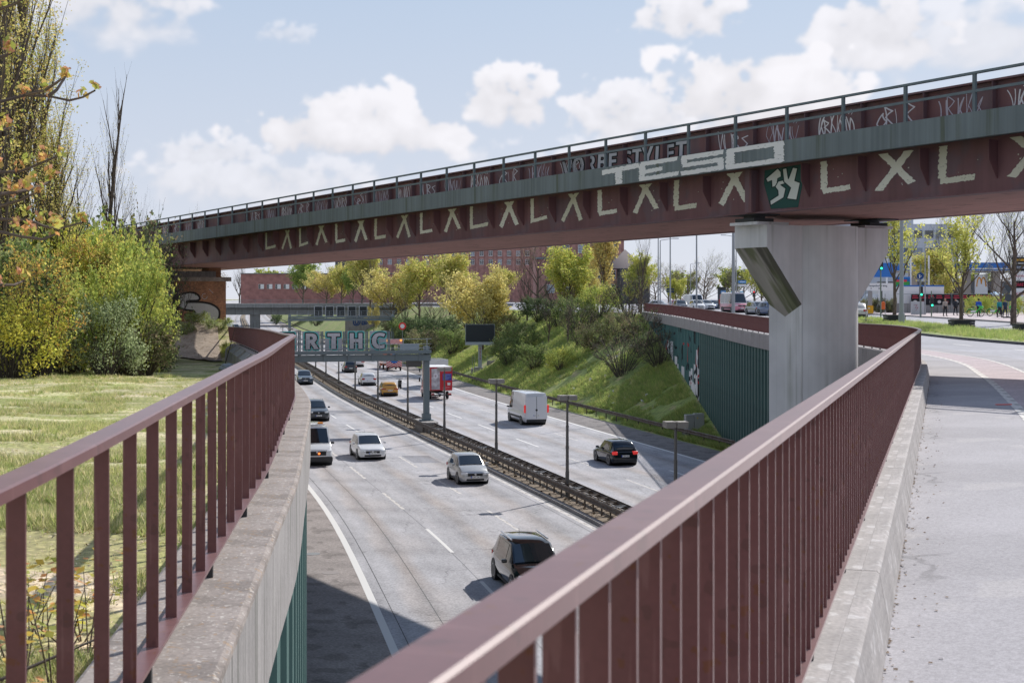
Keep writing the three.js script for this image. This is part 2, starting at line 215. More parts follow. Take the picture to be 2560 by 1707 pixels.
function spline(pts) {                                             // monotone-ish cubic through [d, value]
  const n = pts.length, m = [];
  for (let i = 0; i < n; i++) { const a = pts[Math.max(0, i - 1)], b = pts[Math.min(n - 1, i + 1)]; m.push((b[1] - a[1]) / (b[0] - a[0])); }
  return (x) => {
    if (x <= pts[0][0]) return pts[0][1] + m[0] * (x - pts[0][0]);
    if (x >= pts[n - 1][0]) return pts[n - 1][1] + m[n - 1] * (x - pts[n - 1][0]);
    let i = 0; while (x > pts[i + 1][0]) i++;
    const h = pts[i + 1][0] - pts[i][0], t = (x - pts[i][0]) / h, t2 = t * t, t3 = t2 * t;
    return (2 * t3 - 3 * t2 + 1) * pts[i][1] + (t3 - 2 * t2 + t) * h * m[i] + (-2 * t3 + 3 * t2) * pts[i + 1][1] + (t3 - t2) * h * m[i + 1];
  };
}
const range = (a, b, s) => { const r = []; for (let x = a; x < b - 1e-6; x += s) r.push(x); r.push(b); return r; };
// ---------- plan curves (d = metres ahead of the camera) ----------
const Mx = spline([[-20, 18.6], [10, 14.6], [30, 11.55], [45, 8.75], [62.6, 4.93], [85, -0.85], [109.6, -7.35], [150, -17.7], [211, -31.5], [300, -52.5], [400, -74], [550, -104], [800, -152], [1100, -205]]);
const dM = (d) => (Mx(d + 0.5) - Mx(d - 0.5));
const road = (s, off, y = 0) => { const k = dM(s), l = Math.hypot(1, k); return W3(Mx(s) + off / l, y, s - off * k / l); };
const roadAt = (d, off, y = 0) => { let s = d; for (let i = 0; i < 6; i++) s += d + road(s, off).z; return road(s, off, y); };
const roadHead = (d) => Math.atan(dM(d));                          // bearing to the right of straight ahead
const XL = spline([[-20, 6.6], [10, 2.3], [25, -0.4], [42.2, -3.63], [57.4, -6.6], [67.9, -8.86], [77.3, -11.15], [104, -18], [150, -29.9], [211, -43.8], [300, -64.9], [400, -86.5], [550, -116.5], [800, -164.5], [1100, -217]]);
const LWx = spline([[0, -0.98], [3.3, -1.18], [6, -1.43], [9, -1.73], [11.2, -1.95], [14.4, -2.36], [18.7, -2.92], [22.3, -3.44], [31, -5], [44.5, -7.6], [62, -11.3], [104, -21], [150, -33], [230, -51]]);
const LWh = spline([[0, 0.43], [11, 0.43], [14.4, 0.46], [18.7, 0.51], [22.3, 0.58], [31, 0.77], [44.5, 1.01], [62, 1.31], [104, 2.05], [150, 2.6], [230, 3]]);
const RWx = spline([[-3, -1.454], [10, 2.459], [20, 5.469], [30, 8.479], [35.6, 10.16], [42, 12], [47, 13.1], [52, 13.8], [60, 14.5], [70, 14.85], [81, 14.8], [120, 14.8], [162, 14.8]]);
const RWh = spline([[-3, 0.302], [10, 0.474], [35.6, 0.81], [42, 0.91], [52, 0.98], [60, 1.05], [81, 1.12], [100, 0.96], [119, 0.76], [140, 0.62], [170, 0.55], [260, 0.55]]);
const g0 = (d) => RWh(Math.min(d, 240)) + 1.28;                    // street below eye level
const streetY = (d) => EY - g0(d);
const BX = 10.1, BD = 46, BK = -0.613, bl = Math.hypot(1, BK);     // railway bridge: centre over the pier, bearing
const railX = (d) => BX + BK * (d - BD);
const railAt = (d, q, y) => W3(railX(d) + q / bl, y, d - q * BK / bl);   // q: metres to the right of the bridge's centre line
const railY = (d) => -0.0104 * (d - 44);                           // the bridge falls a little as it runs away

// ---------- motorway ----------
const ribbon = (ds, fa, fb, y, n = 1) => {                         // fa, fb: d -> Vector3 on the left and right edge
  const pos = [], uv = [], idx = []; let L = 0, pa = null;
  ds.forEach((d, i) => {
    const a = fa(d), b = fb(d), w = a.distanceTo(b); if (pa) L += a.distanceTo(pa); pa = a;
    for (let k = 0; k <= n; k++) { const p = a.clone().lerp(b, k / n); pos.push(p.x, typeof y === 'function' ? y(p, d) : p.y + y, p.z); uv.push(w * k / n, L); }
    if (i) for (let k = 0; k < n; k++) { const q = i * (n + 1) + k, p = q - n - 1; idx.push(p, p + 1, q, p + 1, q + 1, q); }
  });
  return geoOf(pos, uv, idx);
};
const roadDs = [...range(20, 160, 4), ...range(168, 400, 8), ...range(420, 1000, 20)];
const bed = struct('ground', ribbon(roadDs, (d) => road(d, -24), (d) => road(d, 22), -0.06), M.dirt);
const carL = struct('motorway', ribbon(roadDs, (d) => W3(XL(d), 0, d), (d) => roadAt(d, -0.8), 0, 4), M.road);
const carR = struct('motorway', ribbon(roadDs, (d) => road(d, 1.9), (d) => road(d, 13.45), 0, 4), M.road);
struct('road_shoulder', ribbon(roadDs, (d) => W3(XL(d) - 9, 0, d), (d) => W3(XL(d), 0, d), 0.0005), M.shoulder);
struct('road_shoulder', ribbon(roadDs, (d) => road(d, 13.45), (d) => road(d, 16.7), 0.0005), mat({ map: T.shoulder, color: [0.72, 0.74, 0.76], roughness: 0.92 }));
part(carL, 'edge_line', ribbon(roadDs, (d) => W3(XL(d) - 0.12, 0, d), (d) => W3(XL(d) + 0.14, 0, d), 0.005), M.paint);
part(carL, 'edge_line', ribbon(roadDs, (d) => road(d, -1.32), (d) => road(d, -1.1), 0.004), M.paintOld);
part(carR, 'edge_line', ribbon(roadDs, (d) => road(d, 13.28), (d) => road(d, 13.5), 0.005), M.paint);
part(carR, 'edge_line', ribbon(roadDs, (d) => road(d, 2.3), (d) => road(d, 2.5), 0.004), M.paintOld);
part(carL, 'tar_joint', ribbon(roadDs, (d) => W3(XL(d) + 0.5, 0, d), (d) => W3(XL(d) + 0.53, 0, d), 0.003), M.tar);
part(carL, 'tar_joint', ribbon(roadDs.filter((d) => d < 200), (d) => W3(XL(d) + 1.9, 0, d), (d) => W3(XL(d) + 1.925, 0, d), 0.003), M.tar);
part(carL, 'tar_joint', ribbon(range(40, 160, 4), (d) => road(d, -8.45), (d) => road(d, -8.43), 0.003), M.tar);
part(carL, 'tar_joint', ribbon(range(40, 160, 4), (d) => road(d, -1.6), (d) => road(d, -1.57), 0.003), M.tar);
for (const d of [44.6, 122]) part(carL, 'cross_joint', ribbon([0, 1], (t) => W3(XL(d) + 0.5, 0, d + t * 0.035), (t) => roadAt(d + 3, -1.2).add(V(0, 0, -t * 0.035)), 0.003), M.tar);
function dashes(parent, fn, s0, s1) { for (let s = s0; s < s1; s += 12 / 1.033) { const e = s + 6 / 1.033; part(parent, 'lane_dash', ribbon(range(s, e, 2), (d) => fn(d, -0.075), (d) => fn(d, 0.075), 0.004), s % 3 < 1.4 ? M.paint : M.paintOld); } }
dashes(carL, (d, o) => roadAt(d, -4.55 + o), 62.4 - 23.2, 330);
dashes(carL, (d, o) => roadAt(d, -8.4 + o), 57 - 11.6, 330);
dashes(carR, (d, o) => roadAt(d, 5.77 + o), 74.1 - 23.2, 360);
dashes(carR, (d, o) => roadAt(d, 9.65 + o), 101.6 - 34.8, 360);
const patchM = mat({ map: T.road, color: [0.62, 0.63, 0.66], roughness: 0.85 });
for (const [d, len, a, b] of [[126, 3, -8.2, -1.4], [108, 12, -12, -8.6], [134, 5, -11.8, -4.7], [178, 2.4, 2.6, 13], [88, 4, -4.3, -2.6]]) part(carL, 'repair_patch', ribbon(range(d, d + len, 2), (x) => roadAt(x, a), (x) => roadAt(x, b), 0.0015), patchM);
part(carL, 'manhole_cover', new THREE.CylinderGeometry(0.33, 0.33, 0.012, 24).translate(-6.75, 0.002, -52.8), mat({ color: [0.3, 0.27, 0.26], roughness: 0.9 }));
part(carL, 'drain_cover', new THREE.CylinderGeometry(0.3, 0.3, 0.012, 24).translate(-7.95, 0.002, -56.7), mat({ color: [0.24, 0.25, 0.26], roughness: 0.8 }));
// raised median with kerbs
const median = struct('median_strip', ribbon(roadDs, (d) => road(d, -0.55), (d) => road(d, 1.6), 0.1), M.dirt);
for (const [a, s] of [[-0.66, 1], [1.66, -1]]) part(median, 'kerb', sweep(roadDs.map((d) => road(d, a)), [[-0.14 * s, 0], [-0.09 * s, 0.13], [0.12 * s, 0.13], [0.12 * s, -0.02]]), M.conc);
part(median, 'gutter', ribbon(roadDs, (d) => road(d, -1.02), (d) => road(d, -0.78), 0.006), M.tar);
{ // dry leaves and weeds on the median
  const R = rng(77), list = [];
  for (let i = 0; i < 900; i++) { const p = road(45 + Math.pow(R(), 1.6) * 140, -0.5 + R() * 2, 0.1), s = 0.05 + R() * 0.12; const g = new THREE.PlaneGeometry(s, s * (0.5 + R())); g.rotateX(-1.57 + R() * 1.2); g.rotateY(R() * 6); g.translate(p.x, 0.115 + R() * 0.05, p.z); list.push(g); }
  const o = part(median, 'dry_leaves', merge(list), mat({ color: [0.24, 0.18, 0.12], roughness: 1, side: THREE.DoubleSide })); o.userData.kind = 'stuff';
}

// ---------- crash barriers ----------
const beam = [[0.05, 0.155], [0.09, 0.12], [0.09, 0.07], [0.03, 0.03], [0.03, -0.03], [0.09, -0.07], [0.09, -0.12], [0.05, -0.155], [0.035, -0.155], [0.07, -0.12], [0.07, -0.075], [0.01, -0.03], [0.01, 0.03], [0.07, 0.075], [0.07, 0.12], [0.035, 0.155]];
{
  const cb = thing('crash_barrier', 'long double steel crash barrier with ladder of spacers along the motorway median', 'crash barrier');
  const ds = range(40, 330, 4).concat(range(340, 700, 20));
  part(cb, 'rail', sweep(ds.map((d) => road(d, 0, 0.64)), beam.map(([a, b]) => [-a, b])), M.rust);
  part(cb, 'rail', sweep(ds.map((d) => road(d, 0.8, 0.64)), beam), M.rust);
  const pg = box(0.06, 0.62, 0.1, 0, 0.41, 0), sg = merge([box(0.82, 0.05, 0.07, 0.4, 0.72, 0), box(0.86, 0.012, 0.12, 0.4, 0.66, 0, 0.5)]);
  const farPosts = []; let n = 0;
  for (let s = 44; s < 330; s += 1.29, n++) {
    const p = road(s, 0), h = -roadHead(s);
    for (const [off, nm] of [[0.0, 'post'], [0.8, 'post']]) {
      const q = road(s, off + (off ? -0.05 : 0.05));
      if (off === 0 && n < 150) { const m = part(cb, nm, pg, M.rust); m.position.set(q.x, 0, q.z); m.rotation.y = h; } else { const g = pg.clone(); g.rotateY(h); g.translate(q.x, 0, q.z); farPosts.push(g); }
    }
    if (n < 150) { const m = part(cb, 'spacer', sg, n % 5 === 1 ? M.galv : M.rust); m.position.set(p.x, 0, p.z); m.rotation.y = h; }
    else { const g = sg.clone(); g.rotateY(h); g.translate(p.x, 0, p.z); farPosts.push(g); }
  }
  part(cb, 'far_posts', merge(farPosts), M.rust).userData.kind = 'stuff';
  const gr = thing('guardrail', 'single steel guardrail at the foot of the grassy bank', 'guardrail');
  const d2 = range(78, 330, 5).concat(range(350, 700, 25));
  part(gr, 'rail', sweep(d2.map((d) => road(d, 17.3, 0.66)), beam.map(([a, b]) => [-a, b])), M.rust);
  const pg2 = box(0.06, 0.7, 0.1, 0, 0.35, 0);
  for (let s = 79; s < 300; s += 2.6) { const q = road(s, 17.36), m = part(gr, 'post', pg2, M.rust); m.position.set(q.x, 0, q.z); m.rotation.y = -roadHead(s); }
}

// ---------- motorway lamps on the median ----------
{
  const poleM = steelTint(0.13, 0.125, 0.12), headM = mat({ color: [0.3, 0.28, 0.255], roughness: 0.7 });
  const lamp = thing('motorway_lamp', '', 'street lamp', [0, 0, 0], 0, 'lamps standing in the median barrier');
  part(lamp, 'pole', merge([cyl(0.1, 0.1, 1.25, 0, 0.1, 0, 10), cyl(0.085, 0.07, 2.3, 0, 1.35, 0, 10), cyl(0.062, 0.055, 1.4, 0, 3.65, 0, 10), cyl(0.085, 0.085, 0.09, 0, 1.3, 0, 10), cyl(0.09, 0.09, 0.16, 0, 2.5, 0, 10), cyl(0.08, 0.08, 0.1, 0, 3.6, 0, 10)]), poleM);
  for (const s of [-1, 1]) { const h = part(lamp, 'lamp_head', rbox(0.44, 0.24, 0.5, 0.02, s * 0.23, 5.12, s * 0.07), headM); part(h, 'lens', box(0.36, 0.03, 0.42, s * 0.23, 4.995, s * 0.07), mat({ color: [0.5, 0.5, 0.48], roughness: 0.4 })); }
  const ds = [57.2, 72.6, 87, 101.6, 115.5, 130, 144.5, 159, 174, 189, 204, 219, 234, 250];
  const first = ['box-headed median lamp closest to the brown handrail, beside the bank cabinets', 'box-headed median lamp in front of the black hatchback with red tail lights', 'box-headed median lamp beside the white delivery van', 'box-headed median lamp whose head overlaps the red box truck', 'box-headed median lamp just behind the gantry post'];
  ds.forEach((d, i) => { const p = roadAt(d, 0.4), o = i ? lamp.clone() : lamp; o.position.copy(p); o.rotation.y = -roadHead(d); if (i) { o.name = numbered('motorway_lamp'); o.userData = { ...lamp.userData }; scene.add(o); } o.userData.label = first[i] || 'box-headed lamp in the far median row beyond the sign gantry'; });
}

// ---------- ground beside the motorway ----------
const bankH = (off) => clamp((off - 17.9) * 0.53, 0, 12);
const NN = (x, d, c, s) => fbm(x / c + 50, d / c + 50, 0, 0, s, 4) - 0.5;
const bankTop = (d) => roadAt(d, 33.2).x;
{ // right bank
  const ds = [...range(80, 165, 2.5), ...range(170, 340, 5), ...range(360, 1000, 20)], n = 26, pos = [], uv = [], idx = [];
  ds.forEach((d, i) => {
    const a = roadAt(d, 16.65), wall = d < 161;
    const xb = wall ? Math.min(RWx(d) - 0.1, bankTop(d) + 1) : lerp(RWx(161), bankTop(d) + 1, clamp((d - 161) / 20));
    const x1 = Math.max(xb, a.x + 0.4);
    for (let k = 0; k <= n; k++) {
      const t = k / n, x = lerp(a.x, x1, t), off = 16.65 + (x - a.x) / 1.033;
      const y = Math.min(bankH(off), EY - g0(d) - 0.02) + (k && k < n ? NN(x, d, 6, 1) * 0.5 * clamp(t * 4) + NN(x, d, 1.4, 2) * 0.16 : 0);
      pos.push(x, k ? Math.max(y, -0.02) : -0.03, -d); uv.push(x, d);
      if (i && k) { const q = i * (n + 1) + k, p = q - n - 1; idx.push(p - 1, p, q - 1, p, q, q - 1); }
    }
  });
  struct('grass_bank', geoOf(pos, uv, idx), M.bank);
}
const startR = (d) => d < 161 ? RWx(d) : lerp(RWx(161), bankTop(d) + 1, clamp((d - 161) / 20));
{ // street level to the right, out to the horizon
  const ds = [...range(-12, 170, 3), ...range(176, 400, 12), 450, 550, 700, 1000, 1600, 2600], xs = [0.2, 1, 2, 4, 8, 14, 22, 32, 45, 65, 100, 160, 300, 700, 2200], pos = [], uv = [], idx = [];
  ds.forEach((d, i) => xs.forEach((x, k) => { const X = startR(Math.min(d, 1000)) + x; pos.push(X, streetY(d), -d); uv.push(X, d); if (i && k) { const m = xs.length, q = i * m + k, p = q - m; idx.push(p - 1, p, q - 1, p, q, q - 1); } }));
  struct('street', geoOf(pos, uv, idx), M.street);
}
const capY = (d) => EY - LWh(d) - 1.0;
const leftY = (x, d) => {
  const base = capY(Math.min(d, 150)) - (0.28 + 0.75 * step(8, 40, d)) + 0.16 * clamp((LWx(d) - x) / 20) ;
  const q = (x - railX(d)) / bl, t = d - 97;
  const zl = (x - railX(97)) * 0.523 + (97 - d) * 0.852;           // distance in front of the abutment
  let y = base + (8.55 - base) * step(-6.5, -1, q) * step(12.5, 0.5, zl) * step(60, 80, d) + Math.max(0, 12.2 - base) * step(6, 28, t) * step(-15, -3.6, q) * 0.8;
  y += NN(x, d, 7, 5) * 0.35 + NN(x, d, 1.6, 6) * 0.1;
  return y;
};
const lawnDry = (x, d) => clamp(step(0.36, 0.62, fbm(x * 0.3 + 20, d * 0.13 + 20, 0, 0, 33, 5)) * 0.75 + 0.75 * step(17, 8, d));   // 1 where the lawn has dried to straw
let leftGround;
{
  const ds = [...range(-8, 2, 1), ...range(2.5, 40, 0.5), ...range(41, 60, 1), ...range(62, 150, 2), ...range(156, 260, 8), 300, 400, 600, 1000, 1600, 2600], xs = [...range(0, 12, 0.4), 13, 14, 15, 16, 17, 18, 19, 20.5, 22, 25, 28, 32, 37, 44, 55, 80, 140, 300, 800, 2200], pos = [], uv = [], idx = [], col = [];
  ds.forEach((d, i) => xs.forEach((x, k) => { const X = (d < 230 ? LWx(d) : roadAt(d, -22).x) - 0.2 - x, y = d > 230 ? EY - 2.6 : leftY(X, d); pos.push(X, y, -d); uv.push(X, d); const dr = lawnDry(X, d), dt = step(0.6, 0.75, fbm(X * 0.5 + 30, d * 0.5 + 30, 0, 0, 41, 3)) * step(16, 5, d); col.push(...mix3(mix3([0.8, 0.95, 0.7], [1.04, 1, 1.1], dr * (0.6 + 0.4 * step(20, 8, d))), [0.92, 0.76, 0.95], dt * 0.8)); if (i && k) { const m = xs.length, q = i * m + k, p = q - m; idx.push(p, p - 1, q, p - 1, q - 1, q); } }));
  leftGround = struct('lawn', geoOf(pos, uv, idx, col), M.grass);
}
{ // bare sandy slope in front of the brick abutment
  const pos = [], uv = [], idx = [], n = 16, ds = range(81, 100, 0.8);
  ds.forEach((d, i) => { const a = LWx(d) - 0.9, l = Math.min(a - 0.2, railX(d) - 5.8); for (let k = 0; k <= n; k++) { const x = lerp(a, l, k / n) + NN(d, k, 2, 8) * 1.6 * (k / n); pos.push(x, leftY(x, d) + 0.07 + NN(x, d, 0.6, 9) * 0.12, -d); uv.push(x, d); if (i && k) { const q = i * (n + 1) + k, p = q - n - 1; idx.push(p, p - 1, q, p - 1, q - 1, q); } } });
  struct('sand_slope', geoOf(pos, uv, idx), M.sand);
}

// ---------- walls and railings ----------
const alongPath = (fx, fy, d0, d1) => { const p = []; for (let d = d0; d <= d1 + 1e-6; d += d < 60 ? 0.5 : 2) p.push(W3(fx(d), fy(d), d)); return p; };
function lengthwise(path, every, start = 0) {                      // points at equal distances along a path, with bearing
  const out = []; let need = start;
  for (let i = 1; i < path.length; i++) { const a = path[i - 1], b = path[i], l = a.distanceTo(b); let t = need; while (t <= l) { const p = a.clone().lerp(b, t / l); p.h = Math.atan2(b.x - a.x, -(b.z - a.z)); out.push(p); t += every; } need = t - l; }
  return out;
}
function railing(label, path, every, footEvery, footDrop, keep, start = 0) {
  const r = thing('metal_railing', label, 'railing');
  part(r, 'handrail', sweep(path, [[-0.043, 0], [-0.036, 0.004], [0.036, 0.004], [0.043, 0], [0.043, -0.028], [-0.043, -0.028]]), M.brown);
  part(r, 'bottom_rail', sweep(path.map((p) => p.clone().add(V(0, -0.905, 0))), [[-0.036, 0], [0.036, 0], [0.036, -0.014], [-0.036, -0.014]]), M.brown);
  const bars = range(0, 7, 1).map((k) => { const g = metric(box(0.046, 0.878, 0.011, 0, -0.466, 0)), a = g.attributes.uv; for (let i = 0; i < a.count; i++) a.setXY(i, a.getX(i) + k * 0.27, a.getY(i) + k * 0.61); return g; }), rest = [], pts = lengthwise(path, every, start);
  pts.forEach((p, i) => { const bar = bars[(i * 5 + (i >> 3)) % 8]; if (i < keep) { const m = part(r, 'baluster', bar, M.brown); m.position.copy(p); m.rotation.y = -p.h; } else { const g = bar.clone(); g.rotateY(-p.h); g.translate(p.x, p.y, p.z); rest.push(g); } });
  if (rest.length) part(r, 'far_balusters', merge(rest), M.brown).userData.kind = 'stuff';
  const foot = box(0.05, footDrop, 0.035, 0, -0.919 - footDrop / 2, 0);
  lengthwise(path, footEvery, 0.6).forEach((p) => { const m = part(r, 'foot', foot, M.plastic); m.position.copy(p); m.rotation.y = -p.h; });
  return r;
}
const leftPath = alongPath(LWx, (d) => EY - LWh(d), 0.6, 150), rightPath = alongPath((d) => RWx(d) + 0.043, (d) => EY - RWh(d), -2.6, 161);
railing('brown bar railing on the wall beside the lawn, curving away under the bridge', leftPath, 0.508, 2.03, 0.1, 240, 0.27);
railing('brown bar railing along the footway, curving past the concrete pier', rightPath, 0.2, 1.95, 0.09, 295, 0.1);

function pileWall(parent, fx, topY, d0, d1, side, painted) {       // corrugated sheet pile wall; side: +1 bulges to the right
  const path = alongPath(fx, topY, d0, d1), pitch = 1.06;
  const s = side, prof = [[0, -0.53], [0, -0.27], [0.32 * s, -0.16], [0.32 * s, 0.16], [0, 0.27], [0, 0.53]];
  const make = (u0) => { const pos = [], uv = [], idx = []; let per = u0; for (let e = 0; e < 5; e++) { const a = prof[e], b = prof[e + 1], l = Math.hypot(b[0] - a[0], b[1] - a[1]), k = pos.length / 3; pos.push(a[0], 0, -a[1], b[0], 0, -b[1], a[0], -9, -a[1], b[0], -9, -b[1]); uv.push(per, 0, per + l, 0, per, -9, per + l, -9); idx.push(k, k + 2, k + 1, k + 1, k + 2, k + 3); per += l; } return geoOf(pos, uv, idx); };
  const shared = make(0);
  lengthwise(path, pitch, 0.5).forEach((p, i) => { const pd = -p.z, gm = painted && painted(pd); const m = part(parent, 'sheet_pile', gm ? make(i * 1.25) : shared, gm || M.pile); m.position.copy(p); m.rotation.y = -p.h; });
}
M.pile.side = THREE.DoubleSide;
{ // left wall
  const w = thing('retaining_wall', 'concrete capped wall with green sheet piling between lawn and motorway', 'retaining wall');
  const p = leftPath.map((q) => q.clone().add(V(0, -1, 0)));
  part(w, 'coping', sweep(p, [[-0.27, -0.5], [-0.27, -0.012], [-0.25, 0], [0.235, 0], [0.26, -0.014], [0.26, -0.05], [-0.1, -0.05], [-0.1, -0.5]]), M.cap);
  part(w, 'fascia', sweep(p, [[0.255, -0.05], [0.255, -0.74], [0.02, -0.74], [-0.27, -0.5], [-0.1, -0.05]]), M.conc);
  pileWall(w, (d) => LWx(d) - 0.12, (d) => EY - LWh(d) - 1.7, 5, 60, 1);
  part(w, 'back_wall', sweep(alongPath((d) => LWx(d) - 0.2, (d) => EY - LWh(d) - 1.5, 0.6, 150), [[-0.1, 0.4], [-0.1, -8.6], [-0.02, -8.6], [-0.02, 0.4]]), M.conc);
  for (let d = 42; d < 110; d += 7.5) part(w, 'buttress', sweep(alongPath(LWx, (x) => capY(x), d, d + 6.8), [[-0.28, -0.02], [-0.62, -0.3], [-0.75, -1.6], [-0.28, -1.6]]), M.conc);
}
const graf = mat({ roughness: 0.75, map: canvas(1024, 512, (g, w, h) => {
  const R = rng(31); g.fillStyle = '#46706e'; g.fillRect(0, 0, w, h);
  for (let i = 0; i < 26; i++) { g.fillStyle = ['#dfe0e2', '#e6e6e8', '#c9cdd2', '#d8dadd'][i % 4]; g.fillRect(R() * w, R() * h * 0.9, 40 + R() * 80, 60 + R() * 170); }
  for (let i = 0; i < 46; i++) { g.strokeStyle = ['#16191c', '#1d2a30', '#b3262e', '#16191c', '#0f1215'][i % 5]; g.lineWidth = 6 + R() * 14; g.beginPath(); let x = R() * w, y = R() * h; g.moveTo(x, y); for (let k = 0; k < 3; k++) { x += (R() - 0.5) * 110; y += (R() - 0.5) * 190; g.lineTo(x, y); } g.stroke(); }
}, { repeat: [1 / 26, 1 / 9] }) });
{ // right wall
  const w = thing('retaining_wall', 'shaded green sheet pile wall with concrete band, climbing beside the grassy bank', 'retaining wall');
  const p = alongPath((d) => RWx(d) + 0.043, (d) => EY - RWh(d) - 0.99, 36.5, 161);
  for (let i = 0; i < p.length - 1;) { const j = Math.min(p.length - 1, i + (-p[i].z < 60 ? 18 : 5)); const seg = p.slice(i, j + 1).map((q) => q.clone()); if (j < p.length - 1) seg[seg.length - 1].lerp(seg[seg.length - 2], 0.02 / seg[seg.length - 1].distanceTo(seg[seg.length - 2])); part(w, 'concrete_panel', sweep(seg, [[-0.24, 0], [0.1, 0], [0.1, -0.86], [-0.24, -0.86]]), M.conc); i = j; }
  pileWall(w, (d) => RWx(d) + 0.2, (d) => EY - RWh(d) - 1.84, 38, 160.5, -1, (d) => d > 112 && d < 152 ? graf : null);
}
{ // kerb wall under the right railing and the edge of the overpass
  const near = alongPath((d) => RWx(d) + 0.043, (d) => EY - RWh(d) - 0.97, -2.6, 161).filter((q) => -q.z < 60);
  const k = thing('footway_kerb', 'low pale concrete kerb wall carrying the railing beside the footway', 'kerb wall');
  for (let i = 0; i < near.length - 1;) { const j = Math.min(near.length - 1, i + 10), seg = near.slice(i, j + 1).map((q) => q.clone()); if (j < near.length - 1) seg[seg.length - 1].lerp(seg[seg.length - 2], 0.024); part(k, 'kerb_block', sweep(seg, [[0.101, 0], [0.175, 0], [0.19, -0.012], [0.245, -0.32], [0.101, -0.32]]), M.curb); part(k, 'kerb_top', sweep(seg, [[-0.2, 0], [0.1, 0], [0.1, -0.3], [-0.2, -0.3]]), M.curb); i = j; }
  const deck = thing('overpass_deck', 'concrete edge of the overpass under the footway railing', 'bridge deck');
  part(deck, 'edge_beam', sweep(near.filter((q) => -q.z < 37), [[-0.2, -0.36], [8, -0.42], [8, -1.3], [-0.24, -1.3], [-0.24, -0.02], [-0.2, -0.02]]), M.conc);
}
// footway, cycle track and their lines
const W1 = spline([[-6, -0.6], [10, 4.4], [23.6, 8.5], [27.1, 9.53], [33.7, 11.45], [40, 13.2], [47.5, 15.15], [54.5, 16.4], [60, 17], [75, 17.6], [100, 17.9], [160, 18]]);
const W2 = spline([[-6, 1.05], [10, 6], [23.6, 10.1], [33.7, 12.95], [39.7, 14.5], [46.5, 16.25], [53, 17.55], [58.8, 18.3], [64.3, 18.7], [80, 19.2], [100, 19.4], [160, 19.5]]);
const sDs = [...range(-6, 80, 1.5), ...range(84, 160, 4)];
const sx = (f, o) => (d) => W3(f(d) + o, streetY(d), d);
struct('footway', ribbon(sDs, (d) => W3(RWx(d) + 0.25, streetY(d), d), sx(W1, 0), 0.006), M.walk);
struct('cycle_track', ribbon(sDs, sx(W1, 0), sx(W2, 0), 0.006), M.pink);
struct('footway', ribbon(sDs, sx(W2, 0), sx(W2, 1.3), 0.005), mat({ map: T.walk, color: [0.82, 0.83, 0.85] }));
const ln = struct('road_marking', ribbon(sDs, sx(W1, -0.09), sx(W1, 0.09), 0.011), M.paintOld);
part(ln, 'edge_line', ribbon(sDs, sx(W2, -0.06), sx(W2, 0.06), 0.011), M.paintOld);
for (let d = 62; d < 150; d += 9) part(ln, 'lane_dash', ribbon([d, d + 3], (x) => W3(22.9, streetY(x), x), (x) => W3(23.05, streetY(x), x), 0.006), M.paint);
{ // grit and leaf crumbs in the gutter
  const R = rng(12), list = [];
  for (let i = 0; i < 900; i++) { const d = 2 + R() * 34, p = W3(RWx(d) + 0.3 + Math.pow(R(), 5) * 0.3, streetY(d) + 0.012, d), s = 0.008 + R() * 0.016, g = new THREE.PlaneGeometry(s, s * 0.7); g.rotateX(-1.57 + (R() - 0.5)); g.rotateY(R() * 6); g.translate(p.x, p.y, p.z); list.push(g); }
  const o = new THREE.Mesh(merge(list), mat({ color: [0.2, 0.14, 0.09], roughness: 1, side: THREE.DoubleSide })); stuff(o, 'leaf_litter', 'brown leaf crumbs lying in the footway gutter', 'leaves');
  const r = tag(new THREE.Mesh(box(0.3, 0.012, 0.05, 0, 0.012, 0, 0.1), mat({ color: [0.75, 0.06, 0.03], roughness: 0.5 })), 'litter_scrap', 'small red scrap lying on the footway asphalt', 'litter'); r.position.set(9.0, streetY(26) + 0.005, -26);
}
// ---------- railway bridge ----------
const BY = (d, y) => EY + y + railY(d);
function bridgeQuad(q, dL, dR, y0, y1) {                           // upright quad on the bridge side, left end at depth dL
  dL -= q * 0.5226; dR -= q * 0.5226;
  const p = [railAt(dL, q, BY(dL, y0)), railAt(dR, q, BY(dR, y0)), railAt(dR, q, BY(dR, y1)), railAt(dL, q, BY(dL, y1))], a = [];
  p.forEach((v) => a.push(v.x, v.y, v.z)); return geoOf(a, [0, 0, 1, 0, 1, 1, 0, 1], [0, 1, 2, 0, 2, 3]);
}
const decal = (t, o = {}) => mat({ map: t, transparent: true, roughness: 0.75, side: THREE.DoubleSide, ...o });
const rough = (g, R, x0, y0, x1, y1, w, col) => {                  // brush stroke with ragged edges
  const n = 26, dx = x1 - x0, dy = y1 - y0, l = Math.hypot(dx, dy), nx = -dy / l, ny = dx / l, A = [], B = [];
  for (let i = 0; i <= n; i++) { const t = i / n, e = i === 0 || i === n ? (R() - 0.5) * w * 0.7 : 0; A.push([x0 + dx * t + nx * (w / 2 + (R() - 0.5) * w * 0.22) + dx / l * e, y0 + dy * t + ny * (w / 2 + (R() - 0.5) * w * 0.2) + dy / l * e]); B.unshift([x0 + dx * t - nx * (w / 2 + (R() - 0.5) * w * 0.2), y0 + dy * t - ny * (w / 2 + (R() - 0.5) * w * 0.2)]); }
  g.fillStyle = col; g.beginPath(); [...A, ...B].forEach((p, i) => i ? g.lineTo(...p) : g.moveTo(...p)); g.fill();
  g.globalCompositeOperation = 'destination-out';
  for (let i = 0; i < 9; i++) { const t = 0.55 + R() * 0.5, k = (R() - 0.5) * w; g.globalAlpha = 0.6; g.fillRect(x0 + dx * t + nx * k, y0 + dy * t + ny * k, 2 + R() * w * 0.25, 1 + R() * 3); }
  g.globalAlpha = 1; g.globalCompositeOperation = 'source-over';
};
